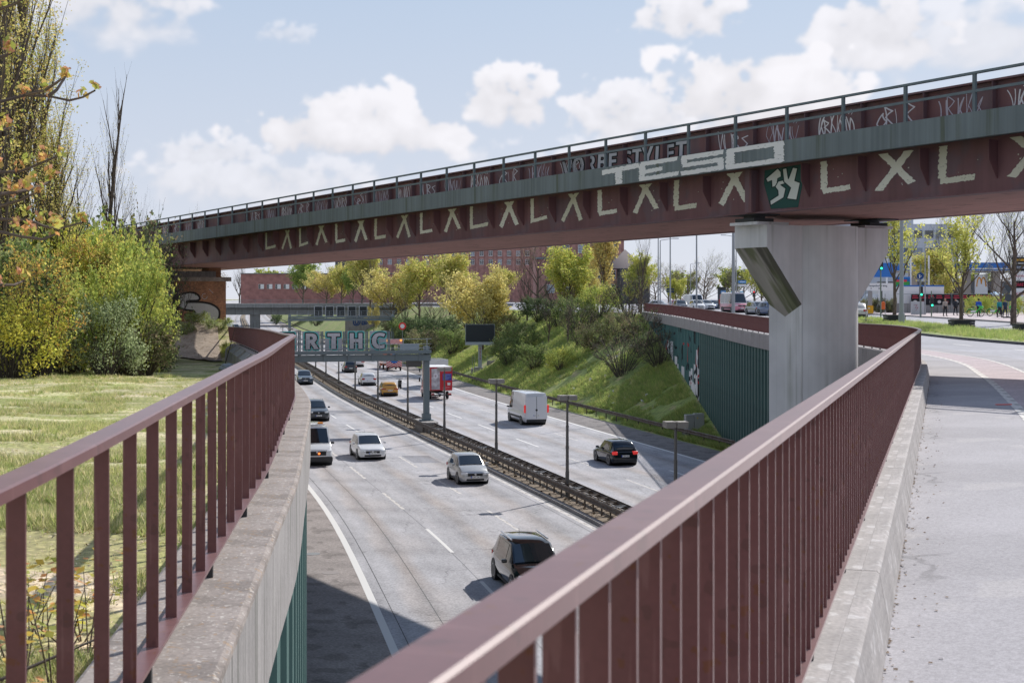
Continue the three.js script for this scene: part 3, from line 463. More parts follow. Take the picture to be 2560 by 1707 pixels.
const bridge = thing('railway_bridge', 'maroon plate girder railway bridge with graffiti and grey handrail, crossing overhead', 'railway bridge');
const bds = range(4, 126, 2), bpath = (q, y) => bds.map((d) => railAt(d, q, BY(d, y)));
part(bridge, 'girder_web', sweep(bpath(-3.2, 0), [[-0.012, 2.66], [-0.012, 5.45], [0.012, 5.45], [0.012, 2.66]]), M.girder);
part(bridge, 'girder_web', sweep(bpath(3.2, 0), [[-0.012, 2.66], [-0.012, 5.45], [0.012, 5.45], [0.012, 2.66]]), M.girder);
for (const q of [-3.2, 3.2]) { part(bridge, 'bottom_flange', sweep(bpath(q, 0), [[-0.22, 2.62], [-0.22, 2.66], [0.22, 2.66], [0.22, 2.62]]), M.girder); part(bridge, 'top_flange', sweep(bpath(q, 0), [[-0.2, 5.45], [-0.2, 5.5], [0.2, 5.5], [0.2, 5.45]]), M.girder); }
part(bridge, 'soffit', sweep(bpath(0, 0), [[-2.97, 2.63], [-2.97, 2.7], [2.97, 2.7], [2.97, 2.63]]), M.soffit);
part(bridge, 'track_bed', sweep(bpath(0, 0), [[-3.18, 4.3], [-3.18, 4.5], [3.18, 4.5], [3.18, 4.3]]), M.dirt);
part(bridge, 'walkway_edge', sweep(bpath(-4.1, 0), [[-0.06, 3.955], [-0.06, 4.61], [0.1, 4.61], [0.1, 4.2], [0.88, 4.2], [0.88, 4.06], [0.1, 4.06], [0.06, 3.955]]), M.fascia);
const railM = mat({ color: [0.15, 0.19, 0.205], roughness: 0.6, map: tex(128, (u, v) => 190 + 65 * N(u, v, 6, 301, 4), { m: 1 }) });
part(bridge, 'handrail', sweep(bpath(-4.08, 0), [[-0.05, 5.56], [-0.05, 5.62], [0.05, 5.62], [0.05, 5.56]]), railM);
part(bridge, 'knee_rail', sweep(bpath(-4.08, 0), [[-0.03, 5.1], [-0.03, 5.17], [0.0, 5.17], [0.0, 5.1]]), railM);
{
  const post = box(0.07, 0.96, 0.09, 0, 5.09, 0), plate = extr([[0, 3.96], [-0.34, 3.96], [-0.34, 3.46], [-0.04, 2.98], [0, 2.98]], 0.02), stiff = box(0.19, 1.22, 0.02, -0.105, 4.83, 0), low = box(0.1, 0.3, 0.02, -0.06, 2.82, 0);
  const th = Math.atan(-BK), put = (name, g, d, q, m) => { d -= q * 0.5226; const p = railAt(d, q, EY + railY(d)), o = part(bridge, name, g, m); o.position.copy(p); o.rotation.y = th; return o; };
  for (let d = 35.7 - 1.95 * 12; d < 125; d += 1.95) put('railing_post', post, d, -4.08, railM);
  for (let k = -12; k < 46; k++) { const d = 36.17 + 1.94 * k; put('bracket', plate, d, -3.212, M.girder); put('stiffener', stiff, d, -3.21, M.girder); }
  put('bearing_stiffener', box(0.3, 1.3, 0.3, -0.17, 3.3, 0), 44.0, -3.212, M.girder);
  // painted letters, one to a bay
  const letter = (kind, s) => canvas(256, 256, (g) => { const R = rng(s * 13), c = ['#d2cebc', '#cac6b2', '#d8d5c6'][s % 3], j = (k) => (R() - 0.5) * k, w = 30 + R() * 9; if (kind === 'L') { const x = 54 + j(30); rough(g, R, x, -6, x + j(14), 214 + j(16), w, c); rough(g, R, x - 12, 214 + j(14), 196 + j(46), 202 + j(28), w + 2, c); } else if (kind === 'X') { rough(g, R, 62 + j(24), -6, 204 + j(26), 222 + j(26), w, c); rough(g, R, 192 + j(24), -6, 44 + j(26), 244 + j(20), w, c); } else { const x = 124 + j(24), y = 36 + j(20); rough(g, R, x - 34, -8, x + 6, y + 10, w, c); rough(g, R, x + 34, -8, x - 6, y + 10, w, c); rough(g, R, x, y, 46 + j(24), 240 + j(20), w, c); rough(g, R, x, y, 206 + j(24), 226 + j(26), w, c); } for (let i = 0; i < 5; i++) { g.fillStyle = c; g.globalAlpha = 0.8; g.fillRect(30 + R() * 190, 40 + R() * 190, 2 + R() * 5, 2 + R() * 9); } g.globalAlpha = 1; });
  const LM = [1, 2, 3, 4, 5].map((s) => decal(letter('L', s))), XM = [6, 7, 8, 9, 10, 11].map((s) => decal(letter(s % 2 ? 'X' : 'A', s)));
  const tagM = decal(canvas(256, 256, (g) => {
    g.fillStyle = '#1f4a44'; g.beginPath(); g.moveTo(24, 10); g.lineTo(244, 0); g.lineTo(236, 130); g.lineTo(214, 250); g.lineTo(60, 246); g.lineTo(40, 170); g.lineTo(20, 90); g.fill();
    g.lineJoin = 'round'; const poly = (pts) => { g.beginPath(); pts.forEach((p, i) => i ? g.lineTo(...p) : g.moveTo(...p)); g.closePath(); g.fillStyle = '#cfd1cb'; g.fill(); g.strokeStyle = '#0e2826'; g.lineWidth = 6; g.stroke(); };
    poly([[30, 60], [100, 6], [118, 30], [120, 60], [100, 68], [94, 112], [66, 118], [64, 76], [40, 84]]); poly([[102, 84], [142, 80], [140, 104], [118, 108], [146, 132], [134, 186], [58, 226], [54, 196], [102, 168], [100, 140], [84, 116]]); poly([[126, 14], [150, 10], [160, 76], [184, 12], [212, 20], [196, 92], [226, 108], [206, 208], [150, 194], [172, 132], [134, 92]]);
  }));
  for (let k = -3; k < 22; k++) { const dR = 36.17 + 1.94 * k + 0.12, dL = dR + 1.94 - 0.24, m = k === 3 ? tagM : (k + (k > 3 ? 1 : 0)) % 2 ? XM[(k * 5 + 30) % 6] : LM[(k * 3 + 30) % 5]; part(bridge, 'painted_letter', bridgeQuad(-3.2175 - 0.001, dL, dR, k === 3 ? 2.68 : 2.86 + 0.12 * hash(k + 9, 1, 1), 3.98), m); }
  // block letters on the walkway edge
  part(bridge, 'painted_word', bridgeQuad(-4.166, 49.4, 41.5, 3.965, 4.6), decal(canvas(1400, 150, (g, w, h) => { const R = rng(8), c = '#dad8d4', s = (a, b, x, y, t) => rough(g, R, a, b, x, y, t, c); s(0, 40, 320, 24, 40); s(150, 30, 150, 150, 60); s(352, 22, 350, 150, 52); s(340, 18, 640, 14, 34); s(350, 84, 520, 74, 30); s(340, 136, 650, 128, 34); s(672, 18, 985, 16, 36); s(690, 16, 690, 80, 44); s(680, 76, 980, 70, 32); s(962, 66, 962, 140, 46); s(660, 134, 985, 128, 34); s(1030, 18, 1030, 144, 62); s(1010, 16, 1390, 16, 34); s(1360, 10, 1362, 144, 64); s(1010, 134, 1396, 132, 34); })));
  // chrome pieces and scribbled tags on the upper web
  const tm = [0, 1, 2, 3, 4, 5, 6, 7, 8].map((i) => decal(canvas(256, 160, (g) => {
    const R = rng(160 + i * 7); g.strokeStyle = ['rgba(214,210,218,0.85)', 'rgba(196,190,204,0.75)', 'rgba(224,220,224,0.9)'][i % 3]; g.lineCap = g.lineJoin = 'round'; const n = 4 + (i % 3), cw = 216 / n, gl = [[[0, 0], [0.3, 1], [0.6, 0.1], [0.9, 1]], [[0, 0], [0.4, 1], [0.9, 0]], [[0.8, 0.1], [0.1, 0.2], [0.8, 0.6], [0, 1]], [[0, 1], [0.1, 0], [0.8, 0.25], [0.1, 0.5], [0.9, 1]], [[0, 0], [0.1, 1], [0.8, 0.9], [0.8, 0]], [[0.1, 0], [0.1, 1], [0.7, 0], [0.3, 0.5], [0.9, 1.1]], [[0.5, 0], [0, 0.6], [0.5, 1], [0.9, 0.5], [0.5, 0]]];
    for (let q = 0; q < n; q++) { const P = gl[Math.floor(R() * gl.length)], x = 18 + q * cw, h = 78 + R() * 44, y = 134 - h + (R() - 0.5) * 24, sk = (R() - 0.6) * 24; g.lineWidth = 3.5 + R() * 5; g.beginPath(); P.forEach(([a, b], m) => { const X = x + a * cw * 1.1 + sk * (1 - b), Y = y + b * h; if (!m) g.moveTo(X, Y); else { const [pa, pb] = P[m - 1]; g.quadraticCurveTo(x + (pa + a) / 2 * cw + (R() - 0.5) * 26, y + (pb + b) / 2 * h + (R() - 0.5) * 30, X, Y); } }); g.stroke(); }
    g.lineWidth = 4; g.beginPath(); g.moveTo(14, 146); g.quadraticCurveTo(128, 112 + R() * 50, 244, 138); if (i % 2) { g.moveTo(200, 30); g.lineTo(216, 8); g.moveTo(216, 34); g.lineTo(232, 14); } g.stroke();
  })));
  for (let k = -3; k < 30; k++) { if (k > 4 && k < 8) continue; if (hash(k + 40, 3, 3) < 0.12) continue; const dR = 36.17 + 1.94 * k + 0.2; part(bridge, 'spray_tag', bridgeQuad(-3.2185, dR + 1.5, dR + 0.05, 4.55, 5.4), tm[(k * 5 + 40) % 9]); }
  part(bridge, 'spray_tag', bridgeQuad(-3.2185, 53.3, 45.7, 4.5, 5.45), decal(canvas(1024, 190, (g) => { g.lineJoin = 'round'; g.font = 'bold 170px sans-serif'; const R = rng(4); let x = 8; for (const ch of 'VORBE STYLET') { const w = g.measureText(ch).width * 0.74; g.save(); g.translate(x, 160 + (R() - 0.5) * 16); g.rotate((R() - 0.5) * 0.12); g.scale(0.76, 0.98); g.strokeStyle = '#171a20'; g.lineWidth = 22; g.strokeText(ch, 0, 0); g.fillStyle = '#b3b4bc'; g.fillText(ch, 0, 0); g.restore(); x += w; } })));
}
// ---------- concrete pier with two arms ----------
{
  const p = thing('bridge_pier', 'tall pale concrete pier with two slanting arms carrying the railway bridge', 'bridge pier', [BX - 0.343, EY, -BD], Math.atan(-BK));
  const top = 2.28;
  { // round shaft with a flat, grooved face at either end
    const pts = [], n = 40, a0 = Math.atan2(0.77, 1.18); for (const s of [1, -1]) { const from = s > 0 ? a0 : Math.PI + a0, to = s > 0 ? Math.PI - a0 : 2 * Math.PI - a0; for (let i = 0; i <= n; i++) { const a = lerp(from, to, i / n); pts.push([1.41 * Math.cos(a), 1.41 * Math.sin(a)]); } pts.push(s > 0 ? [-0.9, 0.35] : [0.9, 0.35]); }
    const g = extr(pts, 13.4).rotateX(-Math.PI / 2).translate(0, top - 13.4, 0), q = g.attributes.position, uv = g.attributes.uv; for (let i = 0; i < q.count; i++) uv.setXY(i, Math.atan2(q.getZ(i), q.getX(i)) * 1.41, q.getY(i)); part(p, 'column', toCreasedNormals(g, 0.5), M.pier);
  }
  for (const s of [-1, 1]) {
    const zs = 0.76, L0 = s < 0, e = L0 ? 2.65 : 2.6, b = 1.21, yE = L0 ? 1.58 : 1.5, yB = -0.2, yG = -0.6, gx = 0.9, gz = -0.35;
    const v = [], tri = (...q) => q.forEach((a) => v.push(a[0] * s, a[1], a[2])), quad = (a, c, d, f) => { tri(a, c, d); tri(a, d, f); };
    const A = [e, top, -zs], B = [e, top, zs], C = [e, yE, zs], D = [e, yE, -zs], E = [b, yB, zs], G = [gx, yG, gz], H = [b, yB, -zs], I = [0.4, top, zs], J = [0.4, top, -zs], K = [b, -11, zs], L = [gx, -11, gz], O = [b, -11, -zs], P = [0.4, -11, zs], Q = [0.4, -11, -zs];
    quad(A, B, C, D); const n0 = v.length; tri(D, C, G); tri(C, E, G); tri(D, G, H); const under = v.splice(n0); quad(A, J, I, B); tri(B, C, I); tri(C, E, I); quad(E, K, P, I); quad(E, K, L, G); quad(G, L, O, H); tri(A, J, D); tri(D, J, H); quad(H, J, Q, O);
    const g = new THREE.BufferGeometry(); g.setAttribute('position', new THREE.Float32BufferAttribute(v, 3)); g.computeVertexNormals();
    const arm = part(p, 'arm', metric(g), mat({ map: T.pier, side: THREE.DoubleSide })); const gu = new THREE.BufferGeometry(); gu.setAttribute('position', new THREE.Float32BufferAttribute(under, 3)); gu.computeVertexNormals(); part(arm, 'mossy_underside', metric(gu), M.pierMoss);
    part(p, 'plinth', metric(box(1.3, 0.09, 1.3, s * 2.3, top + 0.045, 0)), M.pier);
    const be = part(p, 'bearing', merge([box(0.8, 0.12, 0.9, s * 2.5, top + 0.15, 0), cyl(0.34, 0.34, 0.12, s * 2.5, top + 0.2, 0, 20)]), M.plastic); part(be, 'top_plate', box(1, 0.06, 1.5, s * 2.6, top + 0.33, 0), M.dark);
  }
}
// ---------- brick abutment ----------
{
  const d = 97, a = thing('brick_abutment', 'orange brick abutment with concrete ledge and painted bubble letters', 'bridge abutment', [railX(d), EY, -d], Math.atan(-BK));
  part(a, 'brick_block', metric(box(8.4, 8, 4, -2.5, -2.85, -2)), M.brick);
  part(a, 'ledge', metric(box(8.9, 0.28, 4.4, -2.45, 1.29, -1.95)), M.cap);
  part(a, 'bearing_block', metric(box(5.6, 0.42, 1.6, -1.6, 1.64, -1.4)), M.conc);
  part(a, 'back_wall', metric(box(0.9, 1.0, 1.4, 1.15, 1.93, -1.4)), M.brick);
  part(a, 'bearing', box(0.8, 0.3, 0.8, -2.4, 1.95, -1.2), M.plastic);
  const m = part(a, 'painted_piece', new THREE.PlaneGeometry(5.6, 2.75).translate(-1.35, -0.45, 0.006), decal(canvas(1024, 512, (g) => {
    g.lineJoin = g.lineCap = 'round'; const blob = (f) => { g.beginPath(); f(); g.closePath(); g.fillStyle = '#b9b8b8'; g.fill(); g.lineWidth = 26; g.strokeStyle = '#15171a'; g.stroke(); };
    blob(() => { g.moveTo(20, 60); g.bezierCurveTo(110, 20, 130, 90, 140, 200); g.bezierCurveTo(150, 300, 150, 420, 100, 470); g.lineTo(20, 470); });
    blob(() => { g.moveTo(330, 40); g.bezierCurveTo(420, 20, 440, 70, 410, 130); g.bezierCurveTo(380, 220, 420, 330, 470, 400); g.bezierCurveTo(470, 470, 380, 480, 330, 440); g.bezierCurveTo(300, 350, 270, 240, 290, 120); g.bezierCurveTo(296, 70, 310, 50, 330, 40); });
    blob(() => { g.moveTo(470, 130); g.bezierCurveTo(620, 70, 720, 110, 730, 180); g.bezierCurveTo(700, 230, 600, 190, 560, 220); g.bezierCurveTo(640, 230, 900, 190, 980, 330); g.bezierCurveTo(1000, 420, 960, 490, 860, 500); g.bezierCurveTo(700, 500, 600, 440, 540, 380); g.bezierCurveTo(640, 380, 700, 360, 640, 330); g.bezierCurveTo(520, 330, 420, 290, 440, 210); g.bezierCurveTo(440, 160, 450, 140, 470, 130); });
    g.strokeStyle = 'rgba(210,210,215,0.7)'; g.lineWidth = 7; g.beginPath(); g.arc(790, 150, 34, 0, 5); g.moveTo(850, 60); g.lineTo(900, 110); g.stroke();
    const R = rng(9); g.globalCompositeOperation = 'destination-out'; for (let y = 6; y < 512; y += 14.3) { g.globalAlpha = 0.35; g.fillRect(0, y, 1024, 1.6); for (let x = (y % 28 > 14 ? 0 : 14); x < 1024; x += 28) g.fillRect(x, y, 1.5, 14); } for (let i = 0; i < 500; i++) { g.globalAlpha = 0.3; g.fillRect(R() * 1024, R() * 512, 2 + R() * 10, 2 + R() * 5); }
  })));
}
// ---------- sign gantries ----------
function gantry(label, d, offPost, offEnd, beamY, back) {
  const o = roadAt(d, offPost), g = thing('sign_gantry', label, 'sign gantry', [o.x, 0, o.z], -roadHead(d)), L = offEnd - offPost, s = Math.sign(L), cx = L / 2, len = Math.abs(L);
  const b0 = beamY, ch = M.steel;
  part(g, 'post', merge([box(0.42, b0 + 1.1 - 0.9, 0.46, 0, (b0 + 1.1 + 0.9) / 2, 0), box(0.62, 0.5, 0.66, 0, 1.1, 0), box(0.95, 0.06, 0.95, 0, 0.86, 0)]), ch);
  part(g, 'post', box(0.42, b0 + 1.1, 0.46, L, (b0 + 1.1) / 2, 0), ch);
  part(g, 'lower_beam', box(len + 0.5, 0.46, 0.3, cx, b0 + 0.23, 0.35), ch); part(g, 'lower_beam', box(len + 0.5, 0.46, 0.3, cx, b0 + 0.23, -0.45), ch);
  part(g, 'upper_beam', box(len + 0.5, 0.22, 0.12, cx, b0 + 0.7, 0.72), ch); part(g, 'walkway', box(len + 0.5, 0.05, 1.0, cx, b0 + 0.56, 0.1), ch);
  for (const y of [0.98, 1.3, 1.68]) part(g, 'guard_rail', box(len + 0.5, 0.035, 0.035, cx, b0 + y, 0.74), M.steelLight);
  for (let t = 0.1; t < len + 0.2; t += 1.82) { part(g, 'guard_post', box(0.05, 1.15, 0.05, s * t, b0 + 1.15, 0.75), M.steelLight); part(g, 'hanger', box(0.14, 0.62, 0.16, s * (t + 0.5), b0 + 0.3, 0.5), ch); }
  return g;
}
{
  const g1 = gantry('steel sign gantry with silver painted letter panels over the oncoming lanes', 109, 0.6, -17.2, 5.42, true);
  const base = part(g1, 'plinth', metric(extr([[-1.55, -0.62], [1.55, -0.62], [1.95, -0.3], [1.95, 0.3], [1.55, 0.62], [-1.55, 0.62], [-1.95, 0.3], [-1.95, -0.3]], 0.82).rotateX(-Math.PI / 2).rotateY(Math.PI / 2)), M.conc);
  const draw = (ch) => canvas(220, 256, (g) => { g.fillStyle = '#a9adb2'; g.fillRect(0, 0, 220, 256); g.strokeStyle = '#58b8b4'; g.lineWidth = 60; g.lineJoin = 'round'; g.font = 'bold 250px sans-serif'; g.textAlign = 'center'; g.save(); g.translate(110, 224); g.scale(ch === 'T' || ch === 'C' ? 1.2 : 1.15, 1.08); g.strokeText(ch, 0, 0); g.strokeStyle = '#0e1518'; g.lineWidth = 34; g.strokeText(ch, 0, 0); g.fillStyle = '#c2c2c6'; g.strokeStyle = '#c2c2c6'; g.lineWidth = 8; g.strokeText(ch, 0, 0); g.fillText(ch, 0, 0); g.restore(); g.strokeStyle = 'rgba(120,124,130,0.6)'; g.lineWidth = 1.5; for (const x of [55, 110, 165]) { g.beginPath(); g.moveTo(x, 0); g.lineTo(x, 256); g.stroke(); } });
  'CHTRE'.split('').forEach((ch, i) => { const x = -3.8 - i * 1.69, pn = part(g1, 'sign_panel', box(1.28, 1.48, 0.14, x, 6.98, 0.45), M.steelLight); part(pn, 'painted_letter', new THREE.PlaneGeometry(1.28, 1.48).translate(x, 6.98, 0.525), mat({ map: draw(ch), roughness: 0.6 })); part(g1, 'panel_support', box(0.09, 2.0, 0.12, x + 0.88, 6.7, 0.4), M.steel); part(g1, 'panel_support', box(0.09, 2.0, 0.12, x + 0.76, 6.7, 0.4), M.steel); });
  part(g1, 'detector_box', box(1.1, 0.46, 0.6, -1.0, 5.18, 0.1), mat({ color: [0.09, 0.085, 0.08], roughness: 0.8 })); part(g1, 'switch_box', box(1.5, 0.5, 0.06, -1.2, 6.45, -0.6), M.steelLight);
  const g2 = gantry('farther steel gantry with five dark lane displays over the outbound lanes', 246, 18.6, 0.9, 6.3);
  for (let i = 0; i < 5; i++) { const x = -5.2 - i * 1.92, pn = part(g2, 'display_frame', box(1.4, 1.74, 0.2, x, 7.95, 0.55), mat({ color: [0.5, 0.53, 0.56] })); part(pn, 'display', box(1.26, 1.6, 0.05, x, 7.95, 0.645), mat({ color: [0.008, 0.014, 0.018], roughness: 0.4 })); }
  const sg = thing('speed_sign', 'round red and white sign on the gantry beside the letter panels', 'road sign', [0, 0, 0]); const sp = roadAt(233, 18.2, 5.6); sg.position.copy(sp); sg.rotation.y = -0.2;
  part(sg, 'pole', cyl(0.05, 0.05, 5.6, 0, -5.6, -0.06), M.galv); part(sg, 'disc', new THREE.CylinderGeometry(0.62, 0.62, 0.04, 28).rotateX(Math.PI / 2), mat({ color: [0.72, 0.03, 0.03], roughness: 0.4 })); part(sg, 'face', new THREE.CircleGeometry(0.36, 24).translate(0, 0, 0.024), M.white);
}
// ---------- far overpass ----------
{
  const d = 318, o = roadAt(d, 0), v = thing('road_overpass', 'grey concrete road overpass crossing the motorway beyond the gantries', 'overpass', [o.x, 0, o.z], -roadHead(d) * 0.35);
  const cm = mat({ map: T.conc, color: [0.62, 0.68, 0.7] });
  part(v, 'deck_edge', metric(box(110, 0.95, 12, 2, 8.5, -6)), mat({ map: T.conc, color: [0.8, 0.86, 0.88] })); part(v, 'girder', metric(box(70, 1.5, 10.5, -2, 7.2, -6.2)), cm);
  part(v, 'guard_rail', box(110, 0.07, 0.08, 2, 9.75, -0.1), M.steel); part(v, 'guard_rail', box(110, 0.05, 0.06, 2, 9.4, -0.1), M.steel);
  for (let x = -50; x < 56; x += 3.5) part(v, 'rail_post', box(0.08, 0.85, 0.08, x, 9.35, -0.1), M.steel);
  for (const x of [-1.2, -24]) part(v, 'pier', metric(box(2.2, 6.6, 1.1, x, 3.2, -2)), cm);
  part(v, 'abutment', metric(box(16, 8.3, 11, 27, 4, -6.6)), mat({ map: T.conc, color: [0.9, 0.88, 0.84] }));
  part(v, 'painted_tag', new THREE.PlaneGeometry(8.2, 3.2).translate(24.4, 5.1, -1.09), decal(canvas(512, 200, (g) => { g.strokeStyle = '#24406e'; g.lineWidth = 18; g.lineJoin = 'round'; g.save(); g.transform(1, -0.12, 0, 1, 20, 170); g.font = 'bold 170px sans-serif'; g.strokeText('UBO', 0, 0, 460); g.restore(); })));
}
// ---------- screen, cabinets ----------
{
  const p = roadAt(181, 20.2, 0), b = thing('billboard_screen', 'dark video billboard on a graffitied post halfway along the bank', 'billboard', [p.x, 0, p.z], 0.06);
  part(b, 'screen_case', box(3.75, 2.28, 0.5, 0, 5.72, -0.2), M.steel); part(b, 'screen', box(3.6, 2.16, 0.04, 0, 5.74, 0.07), mat({ color: [0.006, 0.014, 0.018], roughness: 0.5 })); part(b, 'catwalk', box(3.75, 0.36, 0.7, 0, 4.42, 0.1), M.steelLight);
  const post = part(b, 'post', box(0.46, 3.4, 0.46, 0, 2.9, -0.1), M.steelLight); part(post, 'painted_tag', new THREE.PlaneGeometry(0.3, 1.7).translate(0, 3.15, 0.135), decal(canvas(64, 256, (g) => { g.fillStyle = '#a12430'; g.font = 'bold 66px sans-serif'; g.textAlign = 'center'; [...'ASSS'].forEach((c, i) => g.fillText(c, 32, 58 + i * 62)); })));
  part(b, 'foundation', metric(merge([box(1.9, 1.6, 1.5, 0.2, 0.6, 0), box(1.6, 1.7, 0.25, 1.7, 1.35, -0.6), box(0.25, 1.5, 1.6, -1, 0.5, -0.2)])), M.conc);
  for (const [x, z] of [[-0.7, 0.6], [-1.0, 0.6], [0.9, -0.3]]) part(b, 'ladder_rail', box(0.05, 1.9, 0.05, x, 1.9, z), M.galv);
  const q = roadAt(104.5, 18.75, 0), c = thing('switch_cabinet', 'grey steel switch cabinet on the bank below the green wall', 'cabinet', [q.x, 0.55, q.z], 0.25);
  const cm = mat({ color: [0.36, 0.37, 0.36], roughness: 0.6 }); part(c, 'case', rbox(0.75, 1.15, 0.45, 0.02, 0.36, 0.6, 0), cm); part(c, 'case', rbox(0.62, 1.1, 0.45, 0.02, -0.36, 0.55, -0.05), cm); part(c, 'warning_mark', new THREE.CircleGeometry(0.09, 3, Math.PI / 2).translate(0.2, 0.85, 0.228), mat({ color: [0.7, 0.5, 0.05] })); part(c, 'plinth', metric(box(1.6, 0.5, 0.6, 0, -0.2, 0)), M.conc);
}
// ---------- buildings ----------
function windowGrid(b, x0, dx, nx, y0, dy, ny, w, h, z, fm, arch) {
  const fr = [box(w + 0.24, 0.16, 0.16, 0, -h / 2, 0.02), box(0.1, h, 0.08, -w / 2, 0, 0), box(0.1, h, 0.08, w / 2, 0, 0), box(w, 0.12, 0.08, 0, h / 2 - 0.05, 0), box(0.08, h, 0.08, 0, 0, 0), box(w, 0.09, 0.08, 0, h * 0.18, 0), box(w, 0.06, 0.07, 0, -h * 0.18, 0)];
  const fg = merge(fr), pg = new THREE.PlaneGeometry(w, h).translate(0, 0, -0.02), rv = [box(w + 0.1, 0.3, 0.3, 0, h / 2 + 0.15, -0.1)];
  for (let j = 0; j < ny; j++) for (let i = 0; i < nx; i++) { const f = part(b, 'window', fg, fm); f.position.set(x0 + i * dx, y0 + j * dy, z); part(f, 'pane', pg, hash(i, j, nx) < 0.3 ? M.paneLight : M.glass); }
}
M.paneLight = phys({ color: [0.2, 0.24, 0.28], roughness: 0.1, clearcoat: 1 });
const gy = EY - 2;
{
  const rb = thing('brick_factory', 'tall red brick factory block with white multi-pane windows behind the bank trees', 'building', [(1462 - 1280) * 450 / F, gy, -450], 0.03), L = 28;
  part(rb, 'wall', metric(box(L, 36, 20, -1.5, 18, -10.1)), M.redbrick);
  for (let i = 0; i <= 5; i++) part(rb, 'pilaster', metric(box(1.25, 36, 0.5, -13.2 + i * 4.85, 18, 0.1)), M.redbrick);
  part(rb, 'cornice', box(L + 0.6, 0.5, 1, -1.5, 14.6, 0.2), M.steel); windowGrid(rb, -10.8, 4.85, 5, 17.6, 3.75, 3, 2, 2.5, 0.02, M.white); windowGrid(rb, -10.8, 4.85, 5, 5, 4.6, 2, 2.4, 2.6, 0.02, M.white);
  part(rb, 'shop_sign', box(10, 0.9, 0.3, -3, 12.2, 0.55), mat({ color: [0.55, 0.05, 0.05] }));
  part(rb, 'poster', new THREE.PlaneGeometry(4.2, 9.5).translate(8.6, 22, 0.42), mat({ map: canvas(128, 256, (g) => { const R = rng(3); g.fillStyle = '#5d6b78'; g.fillRect(0, 0, 128, 256); for (let i = 0; i < 60; i++) { g.fillStyle = ['#8a94a0', '#3c434c', '#a9a49c', '#27313c'][i % 4]; g.fillRect(R() * 110, R() * 230, 10 + R() * 30, 10 + R() * 50); } g.strokeStyle = '#c9b24a'; g.lineWidth = 4; g.strokeRect(3, 3, 122, 250); }) }));
  const wing = thing('brick_factory', 'long red brick factory wing with close-set windows reaching to the grey stair tower', 'building', [(1112 - 1280) * 620 / F, gy, -620], 0.02);
  part(wing, 'wall', metric(box(88, 34, 18, 0, 17, -9.1)), M.redbrick);
  for (let i = 0; i < 22; i++) part(wing, 'pilaster', metric(box(1.15, 34, 0.5, -42 + i * 4, 17, 0.1)), M.redbrick);
  windowGrid(wing, -40, 4, 21, 17.8, 3.7, 4, 1.7, 2.3, 0.02, M.white);
  const tw = thing('stair_tower', 'plain dark grey tower block at the end of the brick wing', 'building', [(852 - 1280) * 610 / F, gy, -610]); part(tw, 'wall', metric(box(5, 33, 8, 0, 16.5, -4)), mat({ color: [0.1, 0.105, 0.115] }));
  const low = thing('brick_hall', 'low windowless brown brick hall with one row of small windows left of the trees', 'building', [(815 - 1280) * 520 / F, gy, -520], 0.06);
  part(low, 'wall', metric(box(62, 11.2, 24, 0, 5.3, -12.1)), mat({ map: T.redbrick, color: [0.86, 0.76, 0.8] })); part(low, 'parapet', box(62.4, 0.25, 0.6, 0, 10.95, 0.05), M.steel);
  for (let i = 0; i < 8; i++) { const f = part(low, 'window', box(2, 1.7, 0.1, -23.6 + i * 3.05, 6.2, 0.02), M.white); part(f, 'pane', box(0.7, 1.6, 0.04, -24.2 + i * 3.05, 6.2, 0.08), M.glass); }
  const ho = thing('pitched_roof_house', 'dark brick house with hipped grey roof behind the yellow tree by the wall', 'building', [(1588 - 1280) * 430 / F, gy, -430]);
  part(ho, 'wall', metric(box(9, 11, 14, 0, 5.5, -7)), mat({ color: [0.085, 0.08, 0.085] })); part(ho, 'roof', merge([new THREE.ConeGeometry(8.4, 6, 4).rotateY(Math.PI / 4).translate(-2.5, 14, -7)]), mat({ color: [0.16, 0.13, 0.13] })); for (const x of [-2, 1.6]) { const f = part(ho, 'window', box(1.5, 2.1, 0.1, x, 8.6, 0.03), M.white); part(f, 'pane', box(1.2, 1.8, 0.05, x, 8.6, 0.08), M.glass); }
}
// ---------- vehicles: nose points to +z, wheels on y = 0 ----------
const paintM = (r, g, b, o = {}) => phys({ color: [r, g, b], roughness: 0.32, clearcoat: 1, clearcoatRoughness: 0.06, ...o });
function loft(st, sec) {                                           // st: stations, sec(station) -> half outline from bottom centre to top centre
  const rows = st.map((s) => { const h = sec(s), full = [...h, ...h.slice(0, -1).reverse().slice(0, h.length - 2).map(([x, y]) => [-x, y])]; return full.map(([x, y]) => [x, y, s.z]); });
  const n = rows[0].length, pos = [], idx = []; rows.forEach((r) => r.forEach((p) => pos.push(...p)));
  for (let i = 1; i < rows.length; i++) for (let k = 0; k < n; k++) { const a = (i - 1) * n + k, b = (i - 1) * n + (k + 1) % n, c = i * n + k, e = i * n + (k + 1) % n; idx.push(a, b, c, b, e, c); }
  for (const i of [0, rows.length - 1]) { const b = pos.length / 3; let cx = 0, cy = 0; rows[i].forEach((p) => { cx += p[0] / n; cy += p[1] / n; }); rows[i].forEach((p) => pos.push(...p)); pos.push(0, cy, st[i].z); for (let k = 0; k < n; k++) i ? idx.push(b + k, b + (k + 1) % n, b + n) : idx.push(b + k, b + n, b + (k + 1) % n); }
  return toCreasedNormals(geoOf(pos, null, idx), 0.7);
}
const wheelGeo = {};
